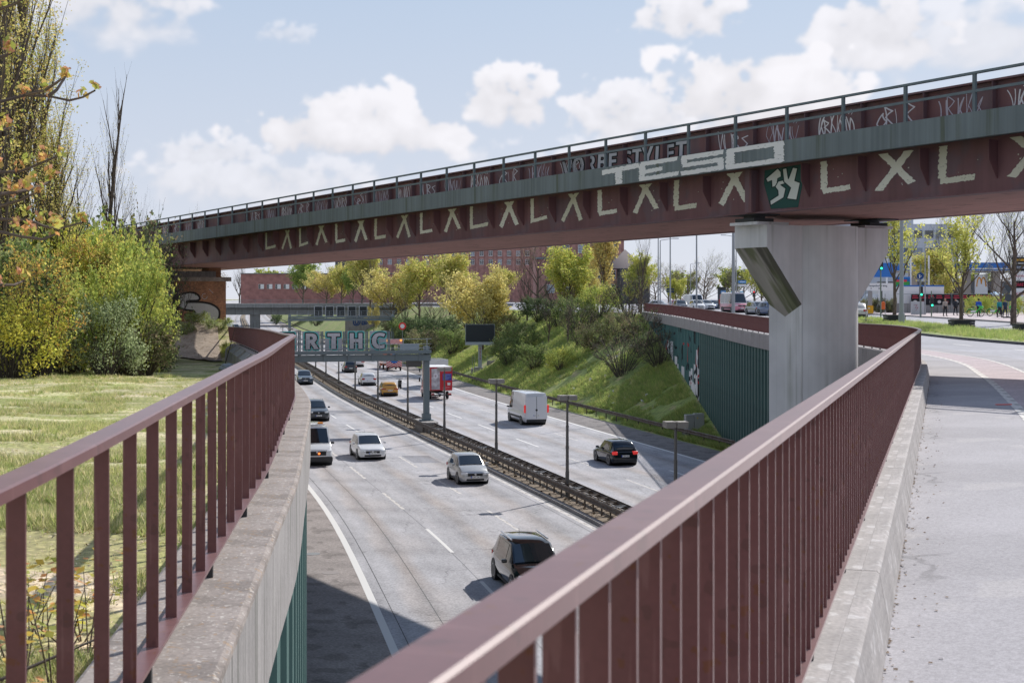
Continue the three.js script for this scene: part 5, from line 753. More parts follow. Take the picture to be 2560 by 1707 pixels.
function makeTree(o) {                                             // returns { trunk, twigs, leaves } geometries, standing on y = 0
  const R = rng(o.seed), W = Wood(), Tw = Wood(), Lv = Leaves(), tips = [];
  const grow = (p, dir, len, r, lev) => {
    const n = lev === 0 ? 7 : 4, pts = [p.clone()], rad = [r]; let q = p.clone(), d = dir.clone();
    for (let i = 1; i <= n; i++) { d.add(V((R() - 0.5), (R() - 0.5) * 0.6 + (o.up || 0.15), (R() - 0.5)).multiplyScalar(lev ? 0.34 : 0.12)).normalize(); q = q.clone().addScaledVector(d, len / n); pts.push(q); rad.push(Math.max(0.004, r * (1 - 0.8 * i / n) )); }
    (lev < 2 ? W : Tw).tube(pts, rad, lev === 0 ? 8 : lev === 1 ? 5 : 3);
    if (lev >= o.levels) { for (let i = 1; i <= n; i++) tips.push([pts[i], d]); return; }
    const m = lev === 0 ? o.limbs : o.kids;
    for (let i = 0; i < m; i++) {
      const t = lev === 0 ? lerp(o.from, 1, (i + R() * 0.8) / m) : lerp(0.25, 1, (i + R()) / m), k = Math.min(n - 1, Math.floor(t * n)), b = pts[k].clone().lerp(pts[k + 1], t * n - k);
      const a = i * 2.4 + R() * 1.2, sp = lev === 0 ? o.spread * (1 - 0.35 * t) : 0.75, cd = V(Math.cos(a) * sp, 0.55 + (o.up || 0.15) * 2, Math.sin(a) * sp).normalize(); if (lev) cd.addScaledVector(d, 0.8).normalize();
      grow(b, cd, (lev === 0 ? o.limbLen * lerp(1, 0.42, Math.abs(t - 0.35)) : len * 0.52) * (0.75 + R() * 0.5), rad[k] * 0.55, lev + 1);
    }
  };
  grow(V(0, -0.2, 0), V(o.lean || 0, 1, 0).normalize(), o.h, o.r, 0);
  if (o.leaf) for (let i = 0; i < o.n; i++) { const [p] = tips[Math.floor(R() * tips.length)], g = o.fluff; Lv.add(V(p.x + (R() + R() - 1) * g, p.y + (R() + R() - 1) * g * 0.8, p.z + (R() + R() - 1) * g), o.leaf * (0.6 + R() * 0.8), pal(o.cols, R), R); }
  return { trunk: W.geo(), twigs: Tw.pos.length ? Tw.geo() : null, leaves: Lv.n ? Lv.geo() : null };
}
function makeShrub(o) {
  const R = rng(o.seed), W = Wood(), Lv = Leaves(), cl = [];
  for (let i = 0; i < o.clumps; i++) { const a = R() * 6.283, e = Math.pow(R(), 0.7), rr = Math.sqrt(1 - Math.pow(e * 1.6 - 0.75, 2) * 0.8) * (0.35 + 0.65 * Math.sqrt(R())); cl.push(V(Math.cos(a) * o.w * rr * 0.5, o.h * (0.08 + 0.9 * e), Math.sin(a) * o.w * rr * 0.5)); }
  cl.forEach((c) => { const b = V(c.x * 0.2, -0.1, c.z * 0.2), m = b.clone().lerp(c, 0.55).add(V((R() - 0.5) * 0.3, 0.15 * o.h, (R() - 0.5) * 0.3)); W.tube([b, m, c, c.clone().add(V((R() - 0.5) * o.clump, o.clump * 0.9, (R() - 0.5) * o.clump))], [o.r, o.r * 0.7, o.r * 0.4, 0.006], 4); for (let k = 0; k < (o.tw || 3); k++) { const e = c.clone().add(V((R() - 0.5) * 2, (R() - 0.2) * 1.4, (R() - 0.5) * 2).multiplyScalar(o.clump * 0.8)); W.tube([m.clone().lerp(c, 0.5 + R() * 0.5), e], [o.r * 0.35, 0.005], 3); } });
  const tot = cl.map(() => 0.3 + R() * 1.2), sum = tot.reduce((a, b) => a + b);
  cl.forEach((c, q) => { const base = pal(o.cols, R), rc = o.clump * (0.75 + tot[q] * 0.5), m = Math.floor(o.n * 0.72 * tot[q] / sum); for (let i = 0; i < m; i++) { const v = V(R() + R() + R() - 1.5, (R() + R() + R() - 1.5) * 0.85, R() + R() + R() - 1.5).multiplyScalar(rc * 1.2), k = 0.8 + R() * 0.4; Lv.add(c.clone().add(v), o.leaf * (0.5 + R() * 0.9), R() < 0.7 ? [base[0] * k, base[1] * k, base[2] * k] : pal(o.cols, R), R); } });
  const shoots = Math.floor(o.clumps * 1.3); for (let i = 0; i < shoots; i++) { const c = cl[Math.floor(R() * cl.length)], dir = V(c.x * 0.35 + (R() - 0.5) * 0.9, 0.5 + R() * 0.9, c.z * 0.35 + (R() - 0.5) * 0.9).normalize(), l = (0.35 + R() * 0.75) * o.h * 0.3, e = c.clone().addScaledVector(dir, l); W.tube([c, e], [0.008, 0.003], 3); const m = Math.floor(o.n * 0.28 / shoots); for (let k = 0; k < m; k++) Lv.add(c.clone().lerp(e, 0.15 + R() * 0.9).add(V(R() - 0.5, R() - 0.5, R() - 0.5).multiplyScalar(0.16)), o.leaf * (0.5 + R() * 0.8), pal(o.cols, R), R); }
  return { trunk: W.geo(), leaves: Lv.n ? Lv.geo() : null };
}
const K = { yellow: [[0.45, 0.38, 0.13], [0.52, 0.45, 0.18], [0.38, 0.35, 0.11]], orange: [[0.46, 0.31, 0.1], [0.5, 0.39, 0.12], [0.38, 0.3, 0.1]], ygreen: [[0.36, 0.37, 0.07], [0.44, 0.4, 0.09], [0.28, 0.33, 0.06]], green: [[0.11, 0.18, 0.035], [0.15, 0.22, 0.05], [0.08, 0.14, 0.03]], light: [[0.26, 0.32, 0.06], [0.34, 0.38, 0.08], [0.2, 0.27, 0.05]], olive: [[0.16, 0.19, 0.07], [0.21, 0.23, 0.09], [0.12, 0.15, 0.05]], silver: [[0.3, 0.35, 0.2], [0.36, 0.41, 0.26], [0.22, 0.28, 0.14]], dark: [[0.045, 0.085, 0.025], [0.06, 0.11, 0.03], [0.035, 0.06, 0.02]], rustc: [[0.4, 0.22, 0.05], [0.46, 0.3, 0.06], [0.3, 0.24, 0.05]], brown: [[0.16, 0.12, 0.08], [0.2, 0.15, 0.1]] };
const broad = { h: 6.2, r: 0.2, limbs: 16, kids: 5, levels: 3, from: 0.16, spread: 1.05, limbLen: 4.4, leaf: 0.28, n: 9500, fluff: 0.6, up: 0.12 };
const PT = {
  yellow: makeTree({ ...broad, seed: 1, cols: K.yellow }), yellow2: makeTree({ ...broad, seed: 22, cols: [...K.yellow, ...K.ygreen], h: 7, spread: 0.8 }),
  orange: makeTree({ ...broad, seed: 2, cols: [...K.orange, ...K.yellow], h: 8.5, spread: 0.55, limbs: 17, up: 0.3, n: 6500 }), ygreen: makeTree({ ...broad, seed: 3, cols: K.ygreen, spread: 0.8 }), green: makeTree({ ...broad, seed: 4, cols: [...K.green, ...K.light], n: 8000 }),
  bare: makeTree({ ...broad, seed: 5, cols: K.brown, leaf: 0.1, n: 1600, levels: 4, kids: 5, limbs: 11, r: 0.22, fluff: 0.3 }), bareUp: makeTree({ ...broad, seed: 6, cols: K.brown, leaf: 0, n: 0, levels: 3, kids: 6, h: 8, spread: 0.6, up: 0.3, limbs: 14 }),
  poplar: makeTree({ h: 16.5, r: 0.26, limbs: 38, kids: 5, levels: 2, from: 0.05, spread: 0.55, limbLen: 5.4, up: 0.45, leaf: 0.1, n: 9500, fluff: 0.46, cols: [...K.yellow, ...K.ygreen, ...K.yellow, ...K.orange], seed: 7 }),
  barePoplar: makeTree({ h: 16, r: 0.24, limbs: 13, kids: 4, levels: 2, from: 0.3, spread: 0.3, limbLen: 4.2, up: 0.45, leaf: 0, n: 0, cols: K.brown, seed: 8 }),
  wispy: makeTree({ h: 8.5, r: 0.13, limbs: 12, kids: 4, levels: 3, from: 0.3, spread: 0.6, limbLen: 3.4, up: 0.25, leaf: 0.07, n: 700, fluff: 0.2, cols: [...K.yellow, ...K.brown], seed: 9 }),
  street: makeTree({ h: 6, r: 0.17, limbs: 15, kids: 4, levels: 3, from: 0.34, spread: 0.75, limbLen: 3, up: 0.22, leaf: 0.17, n: 2600, fluff: 0.26, cols: [[0.42, 0.42, 0.1], [0.5, 0.48, 0.14], [0.34, 0.36, 0.08]], seed: 10 }),
  far: makeTree({ ...broad, seed: 44, cols: [...K.ygreen, ...K.light, ...K.olive], n: 2600, leaf: 0.5, kids: 4 }), farBare: makeTree({ ...broad, seed: 45, cols: K.brown, n: 600, leaf: 0.3, kids: 4 }),
  streetBare: makeTree({ h: 7.5, r: 0.22, limbs: 12, kids: 5, levels: 4, from: 0.26, spread: 1.1, limbLen: 4.6, up: 0.1, leaf: 0.1, n: 500, fluff: 0.2, cols: K.ygreen, seed: 11 }),
};
const sh = { h: 3, w: 4, clumps: 52, clump: 0.36, n: 7200, leaf: 0.14, r: 0.025 };
const PS = {
  green: makeShrub({ ...sh, seed: 31, cols: [...K.green, ...K.olive] }), olive: makeShrub({ ...sh, seed: 32, cols: [...K.olive, ...K.brown] }), light: makeShrub({ ...sh, seed: 33, cols: [...K.light, ...K.ygreen], leaf: 0.11, n: 9000 }), silver: makeShrub({ ...sh, seed: 34, cols: K.silver, leaf: 0.1, n: 8500 }), dark: makeShrub({ ...sh, seed: 35, cols: K.dark, n: 7000 }), rust: makeShrub({ ...sh, seed: 36, cols: [...K.rustc, ...K.ygreen], leaf: 0.11, n: 4200, h: 4.4, w: 3, tw: 5 }),
  thicket: makeShrub({ ...sh, seed: 37, cols: [...K.brown, ...K.dark], leaf: 0.08, n: 1500, tw: 12, clumps: 60, r: 0.02 }), yellow: makeShrub({ ...sh, seed: 38, cols: [[0.42, 0.4, 0.05], [0.5, 0.44, 0.06], [0.36, 0.38, 0.05]], leaf: 0.11, n: 7000 }), weed: makeShrub({ ...sh, seed: 39, cols: [...K.silver, ...K.light, ...K.olive], leaf: 0.13, n: 3600, clumps: 40, h: 1.6, w: 3.2, clump: 0.3, r: 0.012 }),
};
const groundAt = (x, d) => { if (d > 300) return EY - 2; if (x > startR(Math.min(d, 1000))) return streetY(d); const a = roadAt(d, 16.65).x; if (x > a) return Math.min(bankH(16.65 + (x - a) / 1.033), streetY(d)); return leftY(x, d); };
let treeTurn = 0;
function plant(kind, P, cat, name, label, u, d, s, o = {}) {
  const x = o.x !== undefined ? o.x : (u - 1280) * d / F, y = o.y !== undefined ? o.y : groundAt(x, d), t = thing(name, label, cat, [x, y, -d], (treeTurn += 2.1), o.group);
  if (Array.isArray(s)) t.scale.set(s[0], s[1], s[0]); else t.scale.setScalar(s);
  part(t, 'trunk', P.trunk, kind === 'tree' ? woodM : twigM); if (P.twigs) part(t, 'twigs', P.twigs, twigM); if (P.leaves) part(t, 'crown', P.leaves, leafM);
  return t;
}
const tree = (k, label, u, d, s, o) => plant('tree', PT[k], 'tree', o?.name || 'tree', label, u, d, s, o);
const shrub = (k, label, u, d, s, o) => plant('shrub', PS[k], 'shrub', o?.name || 'shrub', label, u, d, s, o);
// right bank, from the wall outward
tree('bareUp', 'dark bare tree closest to the top end of the green wall', 1603, 163, 0.78); tree('ygreen', 'thin yellow-green tree between the bare tree and the lamp posts', 1598, 178, [0.62, 0.72]);
tree('orange', 'upright amber-leaved tree left of the house with the hipped roof', 1508, 196, 1.12); tree('bare', 'broad bare brown tree in front of the brick factory', 1346, 205, 1.3); tree('bareUp', 'thin bare tree leaning beside the broad brown one', 1318, 203, 0.75);
tree('ygreen', 'yellow-green young tree between the bare tree and the amber tree', 1425, 182, [1.0, 0.95]); tree('bareUp', 'small dark bare tree halfway up the bank below the yellow-green one', 1420, 166, 0.55); tree('bareUp', 'slender bare tree on the bank beside the clump of green shrubs', 1372, 172, 0.5);
tree('yellow', 'bright yellow tree rising behind the video billboard', 1205, 196, [1.25, 1.12]); tree('yellow2', 'tall yellow-green tree behind the bright yellow one', 1125, 262, [1.2, 1.1]); tree('yellow2', 'pale yellow tree left of the tall yellow-green one', 1048, 278, [1.4, 1.15]); tree('yellow', 'yellow tree above the right end of the far overpass', 978, 300, [1.4, 1.2]);
tree('bare', 'brown bare tree between the two pale yellow trees', 1085, 240, 0.85); tree('bareUp', 'dark twiggy tree at the top of the bank above the overpass abutment', 1010, 262, 0.85); tree('orange', 'amber shrubby tree left of the bright yellow tree', 1165, 226, [0.85, 0.68]);
tree('yellow2', 'yellow street tree just right of the brown brick hall', 905, 330, [1.4, 1.25]); tree('green', 'round green tree beside the brick hall windows', 757, 420, [1.35, 1.5]); tree('yellow', 'low yellow tree in front of the brick hall', 815, 400, [1.3, 1.0]); tree('yellow2', 'second low yellow tree in front of the brick hall', 853, 385, [1.1, 1.05]); tree('green', 'dark green tree at the corner of the brick hall', 882, 372, [0.9, 1.15]); tree('yellow', 'small bright yellow bush-like tree by the overpass railing', 934, 300, [0.42, 0.6]); tree('bareUp', 'bare tree rising from the overpass abutment', 925, 306, 1.05); tree('yellow2', 'pale tree behind the gap left of the brick factory corner', 1255, 290, [0.9, 0.75]);
tree('yellow', 'yellow-leaved tree peeping between brown tree and amber tree', 1462, 236, [0.8, 0.9]);
const G1 = 'green shrubs on the motorway bank';
[['green', 1270, 172, 1.0, 'dense green shrub right of the video billboard'], ['green', 1335, 160, [1.0, 0.85], 'dark green shrub low on the bank near the blue litter'], ['light', 1400, 152, [0.85, 0.7], 'bright green shrub in front of the dark bank shrubs'], ['green', 1305, 178, [1.2, 1.05], 'large green shrub above the bare patch of bank'], ['olive', 1485, 154, [0.95, 0.85], 'olive shrub on the bank beneath the amber tree'], ['olive', 1548, 150, [0.95, 1.0], 'grey-green shrub beside the dark bare tree'], ['thicket', 1602, 140, [1.5, 1.3], 'leafless dark thicket against the green wall'], ['thicket', 1555, 134, [1.5, 1.15], 'leafless dark thicket lower on the shaded bank'], ['thicket', 1648, 130, [1.2, 1.0], 'small leafless thicket at the foot of the green wall'], ['thicket', 1452, 160, [1.3, 1.4], 'brown thicket between the bank shrubs'], ['green', 1130, 208, [1.2, 1.1], 'round green shrub left of the video billboard'], ['olive', 1060, 222, [1.7, 1.3], 'wide olive shrub on the upper bank left of the billboard'], ['dark', 1100, 228, [1.7, 1.3], 'dark shrub mass on the upper bank'], ['green', 1010, 246, [1.5, 1.5], 'green shrub near the far gantry post'], ['thicket', 1190, 215, [1.6, 1.3], 'brown thicket under the bright yellow tree'], ['dark', 1040, 240, [1.6, 1.6], 'dark evergreen shrub at the top of the far bank'], ['olive', 1250, 196, [1.4, 1.2], 'olive shrub beneath the bright yellow tree'], ['light', 1500, 172, [1.2, 1.2], 'pale green shrub at the foot of the amber tree'], ['thicket', 1400, 182, [1.8, 1.5], 'brown thicket under the young yellow-green tree'], ['dark', 1350, 196, [1.4, 1.0], 'dark shrub under the broad bare tree'], ['thicket', 1570, 158, [1.5, 1.6], 'tall brown thicket left of the wall top'], ['green', 1440, 172, [1.3, 1.2], 'green shrub among the brown thickets'], ['olive', 985, 270, [1.5, 1.2], 'far olive shrub beside the overpass abutment']].forEach(([k, u, d, s, l]) => shrub(k, l, u, d, s, { group: G1 }));
shrub('dark', 'round dark bush on the far slope under the overpass', 790, 350, 0.9, { y: 3.4 }); shrub('dark', 'small dark bush on the far slope left of the pier', 690, 380, 0.8, { y: 3.2 });
// left embankment
tree('poplar', 'tall upright yellow tree at the left border of the view', 60, 66, [1.15, 1.15], { y: 7 }); tree('poplar', 'shorter upright yellow tree beside the tallest one', 118, 72, [0.95, 0.86], { y: 7.4 }); tree('poplar', 'upright yellow tree cut by the left border', -40, 62, 1.2, { y: 7 });
tree('barePoplar', 'tall bare poplar standing alone against the sky', 262, 78, [0.8, 0.86], { y: 7.5 }); tree('wispy', 'thin bare tree right of the tall bare poplar', 290, 80, [0.8, 1.18], { y: 7.4 }); tree('wispy', 'crooked thin tree left of the tall bare poplar', 206, 74, [0.85, 1.02], { y: 7.2 }); tree('bareUp', 'small bare tree at the left end of the bridge railing', 345, 84, [0.5, 0.72], { y: 7.6 }); tree('wispy', 'tiny rust-twigged tree behind the bridge railing', 492, 140, [0.7, 0.9], { y: 9 });
tree('bare', 'grey-twigged bare tree hanging in front of the bridge end', 418, 84, [0.5, 0.6], { y: 7.4 });
tree('poplar', 'upright yellow tree between the two tallest ones', 20, 74, [1.05, 1.1], { y: 7 }); tree('poplar', 'half-height amber tree in front of the upright yellow ones', 150, 66, [0.8, 0.58], { y: 7.2 });
const G2 = 'shrubs at the edge of the lawn';
[['yellow', 20, 55, [1.0, 1.0], 'yellow-green shrub at the left border of the lawn'], ['rust', 100, 56, [1.0, 1.05], 'rust-leaved multi-stemmed shrub at the lawn edge'], ['light', 165, 60, [1.0, 1.2], 'green shrub between the rust-leaved and the silver one'], ['silver', 262, 58.5, [0.75, 0.95], 'silvery grey-green shrub at the lawn edge'], ['light', 318, 61, [0.9, 1.45], 'tall light green shrub facing the lawn'], ['light', 250, 66, [1.1, 1.9], 'high light green shrub behind the silvery one'], ['light', 352, 66, [0.65, 1.35], 'light green shrub close to the brick abutment'], ['olive', 362, 61, [0.7, 0.7], 'dark ivy-covered mound below the light green shrub'], ['dark', 396, 66, [0.4, 0.5], 'dark low shrub at the shaded corner of the lawn'], ['light', 170, 70, [1.4, 2.0], 'tall light shrub under the upright yellow trees'], ['light', 40, 66, [1.3, 2.0], 'high green shrub behind the yellow-green one'], ['rust', 190, 64, [1.1, 1.25], 'second rust-leaved shrub higher up the slope'], ['light', 310, 72, [1.3, 2.0], 'high pale shrub in front of the bare poplar'], ['olive', 322, 80, [1.0, 1.9], 'olive shrub reaching to the bridge end'], ['green', -20, 58, [1.3, 1.6], 'green shrub cut by the left border'], ['thicket', 372, 84, [0.9, 2.0], 'grey leafless thicket under the bridge end'], ['yellow', 110, 64, [1.2, 1.9], 'tall yellow-green shrub behind the rust-leaved one'], ['light', 385, 72, [0.35, 0.9], 'small light shrub beside the painted abutment'], ['thicket', 330, 80, [1.4, 2.5], 'tall grey thicket left of the bridge railing'], ['olive', 280, 82, [1.6, 2.3], 'dark olive shrub at the foot of the bare poplar'], ['green', 120, 76, [1.7, 2.3], 'deep green shrub at the foot of the upright yellow trees']].forEach(([k, u, d, s, l]) => shrub(k, l, u, d, s, { group: G2 }));
[['weed', 490, 95, [0.55, 0.5], 'weedy clump under the painted bubble letters'], ['weed', 548, 94, [0.6, 0.4], 'weedy clump at the right foot of the brick abutment'], ['weed', 446, 93, [0.6, 0.5], 'weedy clump at the top of the sand slope']].forEach(([k, u, d, s, l]) => shrub(k, l, u, d, s));
shrub('light', 'small bright green bush above the yellow one by the wall', 575, 86, [0.3, 0.3], { name: 'bush' }); shrub('yellow', 'small yellow bush at the inner face of the left wall', 588, 80, [0.2, 0.3], { name: 'bush' });
// behind the street
[['streetBare', 2535, 112, [1.15, 1.12], 'big bare street tree at the right border'], ['streetBare', 2503, 150, [0.75, 0.72], 'smaller bare tree in front of the petrol station pillar'], ['street', 2405, 102, [1.0, 1.0], 'leafing street tree with black planter box on the green median'], ['street', 2237, 117, [1.05, 1.2], 'leafing street tree beside the grey lamp post'], ['streetBare', 1760, 330, [1.25, 1.15], 'round bare tree behind the street traffic'], ['streetBare', 1672, 330, [1.0, 1.0], 'bare tree behind the tall lamp posts'], ['streetBare', 1860, 360, [1.3, 1.0], 'bare tree behind the blue direction sign'], ['ygreen', 1690, 300, [0.7, 0.6], 'small yellow-green tree behind the red car'], ['bare', 1920, 300, [0.9, 0.9], 'bare tree glimpsed left of the pier'], ['ygreen', 1905, 260, [0.8, 0.85], 'yellowish tree half hidden by the pier arm'], ['bareUp', 1830, 420, [1.5, 1.2], 'far bare tree at the end of the street'], ['bare', 1720, 420, [1.5, 1.2], 'far brown tree over the white minibus'], ['yellow2', 2340, 176, [0.9, 0.75], 'yellow tree under the petrol station canopy'], ['streetBare', 2390, 190, [1.3, 1.5], 'grey bare tree rising over the petrol station']].forEach(([k, u, d, s, l]) => tree(k, l, u, d, s));
const G3 = 'distant trees along the horizon';
for (let i = 0; i < 16; i++) tree(['farBare', 'far', 'farBare', 'far'][i % 4], 'distant tree in the haze along the horizon', 1640 + i * 62, 520 + (i % 3) * 60, [1.9, 1.3], { group: G3 });
for (let i = 0; i < 8; i++) tree(['farBare', 'bareUp', 'far', 'farBare'][i % 4], 'distant tree above the far overpass railing', 540 + i * 58, 640, [2, 1.5], { group: 'distant trees beyond the overpass' });
// grass
function tufts(label, count, seed, pick, h, cols) {
  const R = rng(seed), pos = [], idx = []; for (let b = 0; b < 6; b++) { const a = b * 1.05 + R(), l = 0.25 + R() * 0.5, hh = 0.6 + R() * 0.5, k = pos.length / 3, c = Math.cos(a), s = Math.sin(a); pos.push(c * 0.1 - s * 0.06, 0, s * 0.1 + c * 0.06, c * 0.1 + s * 0.06, 0, s * 0.1 - c * 0.06, c * (0.1 + l), hh, s * (0.1 + l)); idx.push(k, k + 1, k + 2); }
  const im = new THREE.InstancedMesh(geoOf(pos, null, idx), phys({ color: [1, 1, 1], roughness: 1, side: THREE.DoubleSide, transmission: 0.45, thickness: 0, specularIntensity: 0.2 }), count), m = new THREE.Matrix4(), q = new THREE.Quaternion(), c = new THREE.Color(), up = V(0, 1, 0);
  for (let i = 0; i < count; i++) { const [x, y, d, k] = pick(R), s = h * k * (0.6 + R() * 0.8); q.setFromAxisAngle(up, R() * 6.28); m.compose(V(x, y - 0.01, -d), q, V(s * 1.1, s, s * 1.1)); im.setMatrixAt(i, m); c.setRGB(...pal(cols, R)); im.setColorAt(i, c); }
  stuff(im, 'grass', label, 'grass');
}
const lawnCols = [[0.44, 0.4, 0.24], [0.24, 0.29, 0.09], [0.3, 0.33, 0.11], [0.5, 0.44, 0.26], [0.16, 0.22, 0.05], [0.36, 0.36, 0.15], [0.42, 0.38, 0.2]];
tufts('patchy spring grass on the lawn behind the railing', 52000, 71, (R) => { for (;;) { const d = 3.5 + Math.pow(R(), 1.25) * 56, x = LWx(d) - 0.4 - R() * Math.min(22, d * 0.36), n = fbm(x * 0.9 + 60, d * 0.9 + 60, 0, 0, 5, 4), dry = lawnDry(x, d); if (n > 0.55 + 0.08 * dry || (R() < (0.16 + d * 0.005) * (1 - 0.4 * dry))) return [x, leftY(x, d), d, (n > 0.55 ? 0.75 + (n - 0.55) * 4 : 0.55) * (0.75 + d * 0.011)]; } }, 0.075, lawnCols);
tufts('rough grass on the motorway bank', 42000, 72, (R) => { for (;;) { const d = 86 + R() * 150, a = roadAt(d, 16.9).x, x1 = d < 161 ? RWx(d) - 0.4 : bankTop(d), x = a + R() * (x1 - a), n = fbm(x * 0.3 + 60, d * 0.3 + 60, 0, 0, 9, 4); if (n > 0.42 && x > a + 0.1 && x < x1) return [x, groundAt(x, d) + 0.02, d, 0.7 + n]; } }, 0.28, [[0.22, 0.3, 0.07], [0.3, 0.36, 0.09], [0.38, 0.37, 0.14], [0.17, 0.23, 0.06]]);
// saplings and sticks behind the railing
{ // dead leaves and straw on the lawn close by
  const R = rng(93), im = new THREE.InstancedMesh(geoOf([-0.5, 0, 0, 0, 0.12, -0.3, 0.5, 0, 0, 0, 0.1, 0.3], null, [0, 2, 1, 0, 3, 2]), mat({ color: [1, 1, 1], roughness: 1, side: THREE.DoubleSide }), 14000), m = new THREE.Matrix4(), q = new THREE.Quaternion(), e = new THREE.Euler(), c = new THREE.Color();
  for (let i = 0; i < 14000; i++) { const d = 3.4 + Math.pow(R(), 1.3) * 16, x = LWx(d) - 0.32 - R() * Math.min(9, d * 0.42), s = 0.012 + R() * 0.02; e.set((R() - 0.5) * 0.7, R() * 6.3, (R() - 0.5) * 0.7); m.compose(V(x, leftY(x, d) + 0.012, -d), q.setFromEuler(e), V(s * (1 + R()), s, s)); im.setMatrixAt(i, m); c.setRGB(...pal([[0.34, 0.26, 0.18], [0.5, 0.42, 0.3], [0.22, 0.16, 0.12], [0.44, 0.34, 0.22]], R)); im.setColorAt(i, c); }
  stuff(im, 'leaf_litter', 'dead leaves and straw lying on the lawn near the railing', 'leaves');
}
{
  const R = rng(91), cols = [[0.5, 0.36, 0.05], [0.42, 0.4, 0.06], [0.5, 0.22, 0.07], [0.3, 0.34, 0.06]];
  for (let i = 0; i < 16; i++) {
    const d = 4.4 + i * 0.2 + R() * 0.3, x = LWx(d) - 0.42 - R() * 0.75, W = Wood(), Lv = Leaves(), y = leftY(x, d), h = 0.22 + R() * 0.34, t = thing('maple_sapling', 'knee-high maple sapling with yellow-orange young leaves behind the railing', 'sapling', [x, y, -d], R() * 6, 'maple saplings between wall and lawn');
    for (let k = 0; k < 3; k++) { const e = V((R() - 0.5) * 0.4, h * (0.7 + R() * 0.4), (R() - 0.5) * 0.4), m = e.clone().multiplyScalar(0.5).add(V((R() - 0.5) * 0.1, 0, 0)); W.tube([V(0, -0.03, 0), m, e], [0.005, 0.0035, 0.002], 4); for (let j = 0; j < 16; j++) { const p = (j < 10 ? e : m).clone().add(V((R() - 0.5) * 0.17, (R() - 0.3) * 0.12, (R() - 0.5) * 0.17)); Lv.add(p, 0.035 + R() * 0.035, pal(cols, R), R, true); } }
    part(t, 'stem', W.geo(), M.bark); part(t, 'foliage', Lv.geo(), leafM);
  }
  for (let i = 0; i < 9; i++) { const d = 4 + R() * 2.2, x = LWx(d) - 0.5 - R() * 0.8, a = R() * 6, l = 0.5 + R() * 0.7, y = leftY(x, d) + 0.06; tag(new THREE.Mesh(rod(V(x, y, -d), V(x + Math.cos(a) * l, y + R() * 0.2, -d + Math.sin(a) * l), 0.012, 0.005, 5), twigM), 'fallen_twig', 'dead twig lying on the ground behind the railing', 'twig', 'dead twigs by the wall'); }
}
// chestnut boughs reaching in from the left
{
  const t = thing('chestnut_tree', 'chestnut boughs with opening buds reaching in from the left border', 'tree', [0, 0, 0]), W = Wood(), Lv = Leaves(), R = rng(97), D = 9;
  const P = (u, v, k = 0) => at(u, v, D + k), by = leftY(-6, 9.5);
  W.tube([V(-6, by - 0.2, -9.5), V(-5.9, by + 2, -9.4), V(-5.7, by + 5, -9.2)], [0.16, 0.13, 0.07], 9);
  const boughs = [[[-160, 300], [-30, 262], [60, 238], [120, 240], [172, 251], [205, 243], [236, 226]], [[60, 238], [110, 226], [142, 205], [160, 190]], [[120, 240], [140, 225], [162, 192]], [[-160, 470], [-20, 432], [50, 428], [100, 408], [148, 388]], [[-160, 560], [0, 515], [50, 500], [95, 478]], [[-40, 490], [40, 480], [86, 470], [128, 452]], [[-160, 600], [-20, 548], [70, 550], [110, 566], [145, 572], [205, 556]], [[-160, 640], [0, 580], [55, 592], [105, 598], [136, 586]], [[-120, 740], [0, 712], [34, 712], [62, 700]], [[-160, 60], [0, 22], [30, 12], [70, -10]], [[-100, 160], [0, 142], [28, 132]], [[-100, 360], [-10, 330], [24, 318]]];
  const cols = [[0.46, 0.22, 0.08], [0.4, 0.38, 0.08], [0.26, 0.3, 0.05], [0.48, 0.34, 0.1], [0.42, 0.2, 0.12]];
  boughs.forEach((b, i) => {
    const pts = b.map(([u, v], j) => P(u, v, Math.sin(i * 2.3 + j * 0.4) * 0.5)), n = pts.length; W.tube([V(-5.75, pts[0].y - 0.5, -9.2), ...pts].slice(b[0][0] < -90 ? 0 : 1), [0.03, ...pts.map((_, j) => lerp(0.013, 0.005, j / n))].slice(b[0][0] < -90 ? 0 : 1), 6);
    const bud = (p) => { const up = V((R() - 0.5) * 0.5, 1, (R() - 0.5) * 0.5).normalize(); for (let k = 0; k < 9; k++) Lv.add(p.clone().add(V((R() - 0.5) * 0.055, R() * 0.06, (R() - 0.5) * 0.055)), 0.03 + R() * 0.035, pal(cols, R), R); };
    for (let j = 1; j < n; j++) { if (j === n - 1 || R() < 0.45) bud(pts[j]); if (i > 2 && R() < 0.8) bud(pts[j - 1].clone().lerp(pts[j], R()).add(V(0, 0.04, 0))); }
  });
  part(t, 'trunk', W.geo(), woodM); part(t, 'young_leaves', Lv.geo(), leafM);
}
